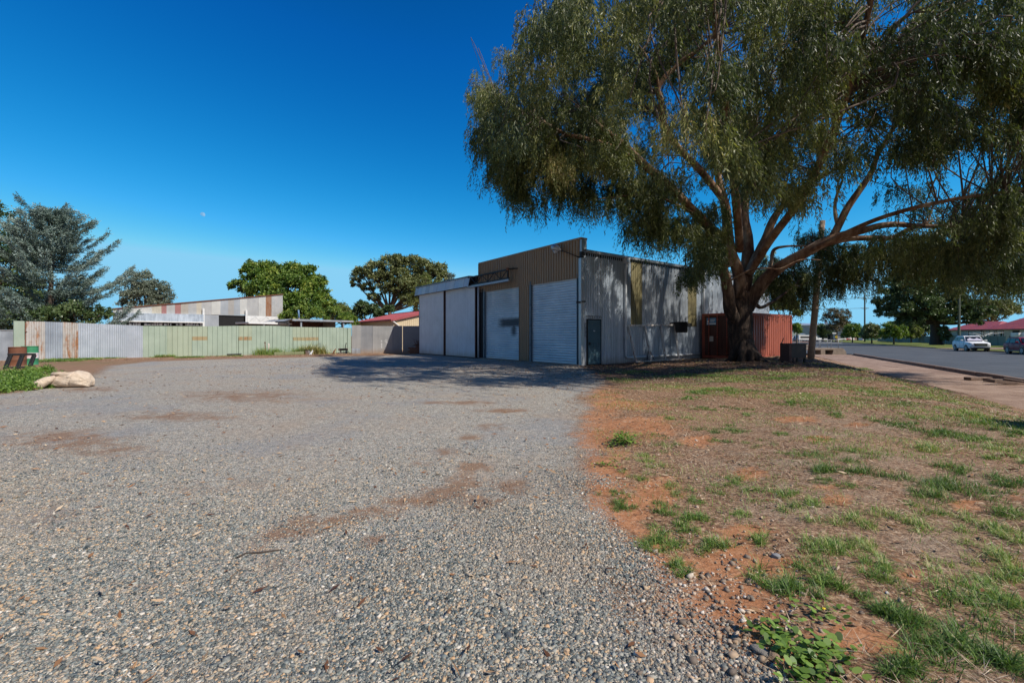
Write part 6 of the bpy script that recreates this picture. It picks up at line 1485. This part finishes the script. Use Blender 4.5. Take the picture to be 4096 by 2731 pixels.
tree('distant_tree', 'dense green tree behind the first and second small street trees', gb(3430,150,-.45), [(3390,1340,150,22),(3440,1338,150,22),(3475,1342,150,20)], 5000, .4, 'dark', 68, .25)
tree('garden_tree', 'dark garden tree behind the grey-green street fence', gb(3655,112,-.2), [(3640,1325,112,40),(3690,1318,112,40),(3600,1330,112,30),(3720,1330,110,30)], 12000, .36, 'dark', 69, .25)
tree('backyard_tree', 'wide olive tree rising behind the red roofed house', gb(3985,112,-.2), [(3900,1235,112,34),(3950,1228,112,40),(4010,1232,112,40),(4050,1245,112,30),(3860,1255,112,28),(3975,1255,112,46),(3925,1262,112,40)], 26000, .36, 'olive', 70, .4)
tree('small_gum', 'light leafy tree between container and timber pole at the street corner', gb(3140,46,-.5), [(3130,1210,46,30),(3170,1225,46,26),(3100,1225,46,24),(3190,1250,46,18)], 7000, .22, 'lime', 71, .14, flat=.7)
tree('roadside_tree', 'small green tree at the far corner right of the container', gb(3187,90,-.5), [(3186,1310,90,18),(3192,1325,90,14)], 2500, .3, 'green', 72, .15)
tree('crest_tree', 'bushy tree rising behind the shed roof beside the gum trunk', gb(2830,70), [(2800,1090,70,40),(2850,1060,70,46),(2770,1125,70,40),(2880,1110,70,40),(3060,1110,70,40),(3020,1150,70,44)], 12000, .3, 'olive', 73, .25)
# ================================================================== grass, weeds, litter, stones
gg = np.random.default_rng(77)
def ground_pts(px, py):
    z = np.zeros(len(px))
    for _ in range(8):
        Y = (CAMH-z)*FPX/np.maximum(py-HOR, 20); X = (px-CXP)/FPX*Y; z = hz(X, Y)
    return np.stack([X, Y, z], 1)
def blades(P, ln, wd, lean, rng, curl=.6):
    """three-segment bent grass blades: 2 quads + tip -> use 2 quads"""
    n = len(P); az = rng.uniform(0, 2*PI, n); d = np.stack([np.cos(az), np.sin(az), np.zeros(n)], 1); s = np.stack([-np.sin(az), np.cos(az), np.zeros(n)], 1)
    ss = s*(wd*.5)[:,None]; up = np.array([0,0,1.0])
    p1 = P+(up*np.cos(lean)[:,None]+d*np.sin(lean)[:,None])*(ln*.5)[:,None]; l2 = lean+curl*rng.uniform(.3, 1.3, n)
    p2 = p1+(up*np.cos(l2)[:,None]+d*np.sin(l2)[:,None])*(ln*.5)[:,None]
    V_ = np.stack([P-ss, P+ss, p1+ss*.8, p1-ss*.8, p2+ss*.12, p2-ss*.12], 1).reshape(-1,3)
    b = np.arange(n)[:,None]*6; F_ = np.concatenate([b+np.array([0,1,2,3]), b+np.array([3,2,4,5])], 0); return V_, F_
grassm = leafmat('green_grass_blade', [(0,(.06,.115,.022)),(.4,(.14,.25,.045)),(.75,(.26,.39,.08)),(.92,(.40,.43,.14)),(1,(.56,.48,.25))], .5, .25)
Z2 = [(1790,510,115,1.3),(1910,390,80,1.2),(2070,480,70,1),(2130,560,100,1.1),(2260,650,100,1.1),(2200,740,90,1),(1940,600,70,1),(1960,670,80,.9),(2300,780,70,1),(1440,480,70,1),(1420,400,90,.9),(1660,410,60,.8),(1550,830,110,1),(1560,920,120,1),(1470,990,60,.9),(1230,1010,75,1),(1370,1020,65,1),(1320,650,85,.9),(1600,710,70,.9),(1790,720,85,.9),(1700,1120,95,.9),(1800,1170,95,1),(1900,1210,95,1),(1970,1300,95,1),(2060,1000,95,.9),(2100,1080,100,.9),(2230,1180,110,.8),(2330,950,85,1),(1810,1390,75,1.2),(2340,1390,70,1.1),(800,565,65,.7),(690,450,55,.7),(610,510,55,.7),(760,390,65,.6),(650,420,45,.6),(720,650,55,.7),(810,690,65,.8),(680,770,65,.8),(830,750,45,.7),(660,820,55,.8),(800,830,65,.8),(970,815,55,.9),(800,920,55,.8),(1150,800,35,.8),(520,590,45,.5),(520,630,45,.5),(570,660,50,.6),(870,620,35,.6),(960,310,60,.6),(970,350,45,.6),(780,255,60,.7),(910,205,45,.6),(1060,210,45,.6),(1240,320,30,.7),(1110,235,25,.6),(1280,185,45,.6),(1450,190,70,.6),(1510,235,40,.8),(940,125,75,.8),(850,160,30,.8),(1000,120,60,.8),(1100,75,130,.6),(960,60,90,.7),(1230,70,70,.6),(1480,65,90,.6),(1340,60,70,.6),(1720,265,70,.8),(1820,280,60,.8),(1930,310,80,1),(2000,320,60,1),(2150,265,80,1),(2300,270,80,1.1),(2310,320,60,1),(1880,245,50,.7),(1900,145,90,.7),(2010,210,70,.7),(1650,30,60,.7),(2280,390,70,.9),(2300,430,70,.9),(1050,310,45,.6),(1130,570,65,.7),(1060,530,35,.6),(1450,530,35,.6),(1580,490,40,.7),(1290,590,45,.7),(980,570,55,.6),(540,430,30,.4),(1080,300,60,.5),(1560,560,50,.6),(2000,560,90,1),(2290,540,90,1),(2180,860,90,.9),(2150,960,90,.8),(2280,1080,90,.8),(2140,1300,80,.8),(2250,1330,90,.8),(1650,830,50,.7),(1700,900,50,.7),(1080,680,40,.6),(900,700,40,.6),(1450,350,70,.5),(1180,370,50,.5),(1330,410,50,.5),(700,330,40,.4),(1330,150,90,.5),(1600,120,100,.5),(1750,180,90,.5),(1900,220,80,.6),(2100,330,60,.7),(2200,360,70,.8)]
pos, hh = [], []
for x, y, r, h in Z2:
    cx, cy = 2000+x/1.122, 1450+y/1.122; c = ground_pts(np.array([cx]), np.array([cy]))[0]; R = r/1.122/FPX*c[1]
    subs = gg.integers(5, 10); n = int((260+1300*min(R, .8)**1.5)*(.55+.45*h)*(1.6 if h >= .9 else 1.4)*(1.0 if c[1] < 8 else 2.2))
    off = gg.normal(0, .62, (subs, 2))*np.array([R, R*1.25]); k = gg.integers(0, subs, n)
    p = off[k]+gg.normal(0, .22, (n, 2))*R
    pos.append(np.stack([c[0]+p[:,0], c[1]+p[:,1]], 1)); hh.append(np.full(n, h)*gg.uniform(.3, 1.3, n)*gg.uniform(.6, 1.15, subs)[k])
# scattered single blades over the verge and a lawny strip under the tree's edge and along the path
def scatter(x0, x1, y0, y1, n, h, dens):
    p = np.stack([gg.uniform(x0, x1, n), gg.uniform(y0, y1, n)], 1); s = 6.4-(RN[0]*p[:,0]+RN[1]*p[:,1])
    gs = sdf_poly(p, GP); nz_ = np.sin(p[:,0]*2.1+p[:,1])+np.sin(p[:,1]*2.7-p[:,0]*1.3)+np.sin(p[:,0]*5.3+p[:,1]*4.1)*.7
    k = (s > .15)&(gs < -.15)&(nz_+gg.normal(0, .6, n)-2.2*np.exp(-((p[:,0]-8.6)/7.0)**2-((p[:,1]-19.6)/3.6)**2) > dens); pos.append(p[k]); hh.append(np.full(k.sum(), h)*gg.uniform(.4, 1.2, k.sum()))
scatter(.8, 9, 1.6, 12, 60000, .5, .15); scatter(4, 17, 11, 21, 60000, .7, .3); scatter(5, 12, 3, 11, 30000, .75, .3); scatter(6, 13, -2, 5, 14000, .8, .3); scatter(3, 9, 13, 18, 16000, .9, .2); scatter(1.5, 8, 1.6, 6, 14000, .8, .75); scatter(3, 9, 8, 13, 12000, .6, .3)
scatter(9, 19, 17, 27, 9000, .6, .5)
# grass along the fences and the left bank
def strip_pts(f0, f1, off0, off1, n, h, thr):
    px = gg.uniform(f0, f1, n); k = np.array([fk(q) for q in px]); off = gg.uniform(off0, off1, n)
    X = FA.x+FD[0]*k+FD[1]*off; Y = FA.y+FD[1]*k-FD[0]*off; nz_ = np.sin(X*1.4)+np.sin(Y*2.2+X*.8)+gg.normal(0, .5, n); m = nz_ > thr
    pos.append(np.stack([X, Y], 1)[m]); hh.append(np.full(m.sum(), h)*gg.uniform(.4, 1.4, m.sum()))
strip_pts(190, 420, .3, 3.6, 12000, 1.3, -.6); strip_pts(620, 700, .05, .5, 1500, 2.2, -.4); strip_pts(700, 960, .8, 2.4, 6000, 1.0, 0); strip_pts(1030, 1210, .2, 1.6, 3600, 2.0, .4); strip_pts(1240, 1400, .1, 1.2, 2500, 1.3, .3); strip_pts(420, 620, .05, .5, 1800, 1.2, .0)
P2 = np.concatenate(pos); H2 = np.concatenate(hh); P3 = np.column_stack([P2, hz(P2[:,0], P2[:,1])-.004]); n = len(P3)
dist = np.hypot(P3[:,0], P3[:,1]); wmin = np.clip(dist*.00075, .0035, .02)
V_, F_ = blades(P3, .080*H2*(1+.45*gg.random(n)), wmin*gg.uniform(.7, 1.2, n), gg.uniform(.25, 1.35, n), gg, .8)
clump = .5+.25*np.sin(P2[:,0]*1.9+P2[:,1]*1.1)+.2*np.sin(P2[:,1]*2.9)
tag(np_mesh('grass', V_, F_, grassm, None, {'tint': np.repeat(np.clip(clump*.7+gg.normal(.10, .30, n), 0, 1), 6)}), kind='stuff')
# dead straw lying about
def flat_bits(p, ln, wd, rng, lift=.01, tilt=.25):
    n = len(p); az = rng.uniform(0, 2*PI, n); D = nrm(np.stack([np.cos(az), np.sin(az), rng.normal(0, tilt, n)], 1)); N_ = nrm(np.stack([rng.normal(0,.4,n), rng.normal(0,.4,n), np.ones(n)], 1))
    z = hz(p[:,0], p[:,1])+lift*rng.uniform(.3, 1.5, n); return leaf_quads(np.column_stack([p, z]), D, N_, ln, wd)
n = 60000; p = np.stack([gg.uniform(.6, 11, n), 1.5+13*gg.random(n)**1.7], 1); gs = sdf_poly(p, GP); s = 6.4-(RN[0]*p[:,0]+RN[1]*p[:,1])
nz_ = np.sin(p[:,0]*1.7+p[:,1]*.9)+np.sin(p[:,1]*1.9-p[:,0]*1.1+1); m = (gs < -.3)&(s > 0)&(nz_+gg.normal(0,.8,n) > -.5); p = p[m]; n = len(p)
strawm = leafmat('dry_straw', [(0,(.05,.03,.02)),(.35,(.17,.11,.07)),(.65,(.38,.28,.19)),(1,(.70,.58,.44))], .7, .1, .2)
V_, F_ = flat_bits(p, gg.uniform(.04,.15,n), np.clip(np.hypot(*p.T)*.0007, .003, .012)*gg.uniform(.7,1.5,n), gg, .012); tag(np_mesh('dry_grass', V_, F_, strawm, None, {'tint': np.repeat(gg.random(n), 4)}), kind='stuff')
# fallen gum leaves
litm = leafmat('fallen_leaf', [(0,(.09,.04,.025)),(.35,(.26,.12,.055)),(.65,(.42,.24,.12)),(1,(.62,.48,.34))], .6, .1, .3)
parts_ = []
n = 4200; p = np.stack([gg.uniform(-14, 3, n), 1.6+24*gg.random(n)**1.3], 1); parts_.append(p[sdf_poly(p, GP) > .1])
n = 12000; p = np.stack([gg.normal(8.5, 5, n), gg.normal(18, 4, n)], 1); s = 6.4-(RN[0]*p[:,0]+RN[1]*p[:,1]); loc = (p[:,0]-CX)*VV[0]+(p[:,1]-CY)*VV[1]; lo2 = (p[:,0]-CX)*UU[0]+(p[:,1]-CY)*UU[1]; parts_.append(p[(s > .0)&~((loc > -.1)&(lo2 > -.1))])
n = 1500; p = np.stack([gg.uniform(1, 9, n), gg.uniform(1.6, 12, n)], 1); s = 6.4-(RN[0]*p[:,0]+RN[1]*p[:,1]); parts_.append(p[s > 0])
n = 3000; k = gg.uniform(-4, 26, n); off = gg.uniform(.1, 4.2, n); parts_.append(np.stack([FA.x+FD[0]*k+FD[1]*off, FA.y+FD[1]*k-FD[0]*off], 1))
n = 900; k = gg.uniform(0, 8, n); off = gg.uniform(.05, 3, n); parts_.append(np.stack([RA.x+rd.x*k+rd.y*off, RA.y+rd.y*k-rd.x*off], 1))
p = np.concatenate(parts_); n = len(p); dd = np.hypot(*p.T)
V_, F_ = flat_bits(p, gg.uniform(.05,.14,n)*np.clip(.65+dd*.02, .7, 1.2), gg.uniform(.012,.026,n)*np.clip(.8+dd*.03, .8, 1.6), gg, .02, .2); tag(np_mesh('leaf_litter', V_, F_, litm, None, {'tint': np.repeat(gg.random(n), 4)}), kind='stuff')
# leafy weeds on the bank at the left
weedm = leafmat('green_weed_leaf', [(0,(.045,.085,.018)),(.35,(.12,.22,.035)),(.75,(.23,.36,.065)),(1,(.38,.44,.13))], .5, .3)
cs, rs = [], []
for px, py, n, R in ((70,1500,20,.45),(125,1520,20,.45),(30,1535,18,.5),(150,1540,12,.3),(90,1558,14,.35),(15,1565,10,.4),(190,1485,8,.3),(-60,1545,20,.8),(140,1490,6,.2)):
    c = GG(px, py)
    for k in range(n): cs.append((c.x+gg.normal(0, R*.7), c.y+gg.normal(0, R*.7))); rs.append(gg.uniform(.06,.17))
cs = np.array(cs); rs = np.array(rs); n = 20000; k = gg.integers(0, len(cs), n); off = gg.normal(0, .55, (n,3))*rs[k][:,None]; P = np.column_stack([cs[k], hz(cs[k][:,0], cs[k][:,1])+rs[k]*.7])+off; P[:,2] = np.maximum(P[:,2], hz(P[:,0], P[:,1])+.01)
V_, F_ = leaf_quads(P, nrm(gg.normal(0,1,(n,3))), nrm(gg.normal(0,1,(n,3))+np.array([0,0,1.2])), gg.uniform(.03,.075,n), gg.uniform(.02,.05,n))
tag(np_mesh('weed_patch', V_, F_, weedm, None, {'tint': np.repeat(np.clip(.5*gg.random(len(cs))[k]+.5*gg.random(n),0,1), 4)}), kind='stuff')
# single plants
def creeper(name, label, stems, nl, size, seed, tall=.03, flower=None):
    r = np.random.default_rng(seed); c0 = GG(*stems[0][0]); o = thing(name, label, 'weed', c0); P, D = [], []; mb = MB()
    for st in stems:
        pts = [GG(*q) for q in st]; L = sum((pts[i+1]-pts[i]).length for i in range(len(pts)-1)); mb.tube([q-c0+Vector((0,0,.012)) for q in pts], .004, 5)
        for k in range(int(nl*L)):
            i = r.integers(0, len(pts)-1); u = r.random(); q = pts[i]*(1-u)+pts[i+1]*u-c0; P.append((q.x+r.normal(0,.045), q.y+r.normal(0,.045), q.z+r.uniform(.005, tall)))
    n = len(P); P = np.array(P); az = r.uniform(0, 2*PI, n); d = np.stack([np.cos(az), np.sin(az), r.normal(.15,.25,n)], 1); s = np.stack([-np.sin(az), np.cos(az), r.normal(0,.25,n)], 1); sz_ = size*r.uniform(.6,1.3,n)
    ang = np.linspace(0, 2*PI, 8, endpoint=False); V_ = (P[:,None,:]+d[:,None,:]*((.5+.5*np.cos(ang))[None,:,None]*sz_[:,None,None])+s[:,None,:]*(np.sin(ang)[None,:,None]*.36*sz_[:,None,None])).reshape(-1,3)
    np_mesh('foliage', V_, np.arange(len(V_)).reshape(-1,8), weedm, o, {'tint': np.repeat(np.clip(r.normal(.55,.22,n),0,1), 8)}); mb.build('stem', paint('weed_stem', (.2,.14,.08), .7), o)
    if flower:
        q = GG(*flower)-c0; mb = MB(); mb.lathe([(.002,.03),(.006,.035),(.009,.038),(.002,.037)], 8, q); mb.build('flower', paint('yellow_petal', (.8,.6,.03), .5), o)
Zp = lambda x, y: (2000+x/1.122, 1450+y/1.122)
creeper('creeping_weed', 'large creeping round-leaved weed on red earth at the bottom of the photo', [[Zp(1150,1225),Zp(1220,1225),Zp(1290,1215)],[Zp(1190,1190),Zp(1250,1230),Zp(1330,1270)],[Zp(1270,1290),Zp(1380,1280),Zp(1490,1270)],[Zp(1300,1330),Zp(1420,1340),Zp(1600,1360)],[Zp(1350,1290),Zp(1400,1380),Zp(1450,1425)],[Zp(1280,1395),Zp(1380,1390),Zp(1500,1390)],[Zp(1330,1350),Zp(1360,1400),Zp(1370,1430)],[Zp(1430,1300),Zp(1500,1330),Zp(1540,1390)],[Zp(1250,1240),Zp(1300,1300),Zp(1310,1390)]], 210, .031, 3, .04)
creeper('creeping_weed', 'small round-leaved weed with a yellow flower above the large creeper', [[Zp(1390,1130),Zp(1440,1140),Zp(1510,1150)],[Zp(1400,1100),Zp(1450,1130),Zp(1500,1125)],[Zp(1290,1140),Zp(1330,1150),Zp(1350,1160)]], 230, .024, 4, .035, Zp(1452,1138))
creeper('creeping_weed', 'small leafy weed alone on bare orange earth near the gravel', [[Zp(500,380),Zp(550,360),Zp(610,350)],[Zp(520,360),Zp(545,345),Zp(590,365)],[Zp(540,375),Zp(560,365),Zp(600,375)]], 420, .030, 5, .12)
creeper('creeping_weed', 'thin trailing weed on orange earth beside the gravel edge', [[Zp(430,462),Zp(470,460),Zp(530,470)]], 260, .024, 6, .03)
# strappy yellowing plant by the bucket
c = fpt(1240, 1.0, .0); pl = thing('strappy_plant', 'clump of yellow-green strappy leaves beside the white bucket', 'plant', c); n = 700; p = np.column_stack([gg.normal(0,.5,n), gg.normal(0,.25,n), np.zeros(n)])
V_, F_ = blades(p, gg.uniform(.4,1.05,n), gg.uniform(.02,.045,n), gg.uniform(.05,.8,n), gg, .9)
np_mesh('leaves', V_, F_, leafmat('strappy_leaf', [(0,(.12,.16,.04)),(.4,(.30,.30,.08)),(.75,(.55,.47,.20)),(1,(.62,.52,.33))], .6, .2), pl, {'tint': np.repeat(gg.random(n), 6)})
# grey-green fennel-like weeds in front of the green fence
for px, w, lab in ((1045,.5,'feathery green weed at the foot of the rusty standpipe'),(1100,.45,'feathery green weed right of the white standpipe'),(1185,.5,'thin dry weed left of the white bucket')):
    c = fpt(px, .7, .0); o = thing('tall_weed', lab, 'weed', c); n = 420; p = np.column_stack([gg.normal(0,w*.6,n), gg.normal(0,.2,n), np.zeros(n)]); V_, F_ = blades(p, gg.uniform(.2,.75,n), gg.uniform(.012,.026,n), gg.uniform(.05,.6,n), gg, .7)
    np_mesh('stems', V_, F_, grassm, o, {'tint': np.repeat(gg.uniform(.2,1,n), 6)})
# crushed stones: real chips near the camera
def chips(p, sz_, rng, name, mat, sink=.25):
    n = len(p); base = np.array([(-1,-1,-1),(1,-1,-1),(1,1,-1),(-1,1,-1),(-1,-1,1),(1,-1,1),(1,1,1),(-1,1,1)], float)*.5
    V_ = base[None]*(1+rng.uniform(-.42,.25,(n,8,1)))+rng.normal(0,.10,(n,8,3)); V_ *= (sz_[:,None]*np.stack([rng.uniform(.7,1.25,n), rng.uniform(.6,1.0,n), rng.uniform(.4,.75,n)], 1))[:,None,:]
    a, b = rng.uniform(0,2*PI,n), rng.normal(0,.35,n); ca, sa, cb, sb = np.cos(a), np.sin(a), np.cos(b), np.sin(b)
    x, y, z = V_[...,0], V_[...,1], V_[...,2]; y, z = y*cb[:,None]-z*sb[:,None], y*sb[:,None]+z*cb[:,None]; x, y = x*ca[:,None]-y*sa[:,None], x*sa[:,None]+y*ca[:,None]
    g0 = hz(p[:,0], p[:,1])+sz_*(.5-sink)*.5; V_ = np.stack([x+p[:,0][:,None], y+p[:,1][:,None], z+g0[:,None]], 2).reshape(-1,3)
    fb = np.array([(0,3,2,1),(4,5,6,7),(0,1,5,4),(1,2,6,5),(2,3,7,6),(3,0,4,7)]); F_ = (np.arange(n)[:,None,None]*8+fb[None]).reshape(-1,4)
    return tag(np_mesh(name, V_, F_, mat, None, {'tint': np.repeat(rng.random(n), 8)}), kind='stuff')
def stonemat():
    t = NT('crushed_stone'); c = t.ramp(t.attr('tint'), [(0,(.032,.045,.05)),(.25,(.085,.105,.112)),(.5,(.185,.205,.20)),(.68,(.29,.285,.255)),(.82,(.37,.30,.215)),(.90,(.46,.29,.16)),(.96,(.46,.42,.37)),(1,(.60,.56,.50))])
    c = t.mix(t.maprange(t.noise(.55, 5, .65), .46, .66, 0, .4), c, (.36,.28,.21)); c = t.mix(t.maprange(t.noise(60, 4), .45, .72, 0, .35), c, (.34,.295,.25)); c = t.mix(1.0, c, (1.26,1.26,1.24), 'MULTIPLY'); return t.done(c, .95, 0, .12, t.bump(t.noise(120, 3), .3, .004))
M['stone'] = stonemat()
M['pebble'] = leafmat('earth_pebble', [(0,(.10,.09,.085)),(.3,(.24,.19,.15)),(.6,(.40,.29,.20)),(.85,(.52,.42,.33)),(1,(.68,.62,.55))], .9, 0.0, .15)
n = 600000; Y = 1.5+4.6*gg.random(n)**2.0; X = gg.uniform(-1.2, 1.2, n)*Y; p = np.stack([X, Y], 1); gs = sdf_poly(p, GP)+.15*np.sin(p[:,1]*5)+.12*np.sin(p[:,0]*9+p[:,1]*3)
nz_ = np.sin(p[:,0]*.9+1)+np.sin(p[:,1]*1.1+p[:,0]*.5)+np.sin(p[:,0]*2.3-p[:,1]*1.7)
def dust_at(p):
    px = CXP+p[:,0]/p[:,1]*FPX; py = HOR+CAMH/p[:,1]*FPX; f = np.zeros(len(p))
    for x, y, rx, ry, *w_ in dust_spots: f = np.maximum(f, (w_[0] if w_ else 1)*np.exp(-(((px-x/1.12)/(rx/1.12))**2+((py-1450-y/1.12)/(ry/1.12))**2)))
    return f
prob = np.clip(.66+.16*nz_, .25, 1)*np.clip((6.6-Y)/3.2, 0, 1)*np.clip(1.15-dust_at(p), .12, 1)
m = (gs+gg.normal(0, .10, n) > 0)&(gg.random(n) < prob); p = p[m]; k = len(p)
chips(p, gg.gamma(2.6, .0021, k)+.0030, gg, 'gravel_stones', M['stone'], .5)
# pebbles strewn on the red earth
n = 1900; q = np.column_stack([gg.uniform(2500, 3300, n), gg.uniform(2120, 2760, n)]); keep = gg.random(n) < np.exp(-(((q[:,0]-2880)/330)**2+((q[:,1]-2450)/330)**2)); q = q[keep]; p = ground_pts(q[:,0], q[:,1])[:,:2]
p2 = np.stack([gg.uniform(.6, 2.4, 900), gg.uniform(1.8, 9, 900)], 1); p = np.concatenate([p, p2[sdf_poly(p2, GP) < 0]])
chips(p, gg.gamma(3, .0030, len(p))+.004, gg, 'earth_pebbles', M['pebble'])
def rock(label, x, y, s, col, seed):
    c = GG(*Zp(x, y)); r = random.Random(seed); import bmesh
    bm = bmesh.new(); bmesh.ops.create_icosphere(bm, subdivisions=3, radius=1)
    ph = [r.uniform(0,6) for _ in range(6)]
    for v in bm.verts:
        k = 1+.16*math.sin(v.co.x*3+ph[0])+.12*math.sin(v.co.y*4+ph[1])+.10*math.sin(v.co.z*5+ph[2])+.05*math.sin(v.co.x*9+ph[3]); v.co = Vector((v.co.x*s*1.25, v.co.y*s*.9, v.co.z*s*.55))*k
    me = bpy.data.meshes.new('rock'); bm.to_mesh(me); bm.free(); me.materials.append(paint('rock_%d' % seed, col, .85, var=.3, scale=20, bumpk=.6))
    for pl_ in me.polygons: pl_.use_smooth = True
    o = bpy.data.objects.new('rock', me); COL.objects.link(o); o.location = c+Vector((0,0,s*.22)); o.rotation_euler = (0,0,r.uniform(0,3)); tag(o, label, 'rock')
rock('smooth blue-grey stone on red earth above the pebbles', 1242, 872, .022, (.27,.27,.28), 1)
rock('grey rounded rock beside the large creeping weed', 1173, 1300, .027, (.22,.20,.18), 2)
rock('brown rock touching the large creeping weed', 1228, 1325, .024, (.26,.18,.12), 3)
rock('dark blue-grey stone lying on the gravel near the bottom', 38, 1225, .018, (.08,.095,.11), 4)
# sticks and bark
for k, (pts, r_, lab) in enumerate((([(950,2232),(985,2215),(1040,2213),(1090,2205),(1132,2198)], .006, 'dark broken bark strip lying on the gravel'), ([(920,2340),(925,2310),(950,2285),(980,2270)], .004, 'thin pale twig lying on the gravel below the bark strip'), ([(3118,1440),(3130,1410),(3127,1380),(3140,1345)], .025, 'bare upright dead branch in front of the container'), ([(3060,1440),(3150,1420),(3190,1405)], .03, 'dead branch lying on the ground beside the steel box'))):
    ps = [GG(*q) for q in pts] if k != 2 else [GG(3118, 1444), GG(3118,1444)+Vector((.1,0,.4)), GG(3118,1444)+Vector((.07,0,.75)), GG(3118,1444)+Vector((.22,0,1.1))]
    mb = MB(); mb.tube([q+Vector((0,0,r_*.8)) for q in ps], [r_*1.1]*(len(ps)-1)+[r_*.4], 6, wob=.2)
    if k == 2: mb.tube([ps[1], ps[1]+Vector((.25,0,.3)), ps[1]+Vector((.3,0,.45))], [r_*.7, r_*.5, r_*.2], 5)
    tag(mb.build('fallen_branch' if k != 1 else 'twig', M['bark'] if k else M['darkbark']), lab, 'branch' if k != 1 else 'twig')

# unseen low bush added beyond the right of the view to shade the verge
o = thing('bush', 'unseen low leafy bush added beyond the right edge to shade the verge', 'bush', (8.15, 5.5, hzf(8.15, 5.5))); r_ = np.random.default_rng(12)
V_, F_, t_, cs_ = cloud([(0,0,.95,.5,.42,.40),(.3,.1,1.25,.35,.3,.3),(-.3,-.1,1.2,.35,.3,.3),(0,0,1.5,.3,.3,.25)], 5200, .075, r_)
np_mesh('crown', V_, F_, LM['green'], o, {'tint': t_}); mb = MB(); mb.tube([(0,0,-.1),(.02,0,.5),(0,0,1.2)], [.03,.025,.01], 7)
for c in cs_[::3]: mb.tube([(0,0,.5), tuple(c)], [.012,.004], 4)
mb.build('stem', M['bark'], o)
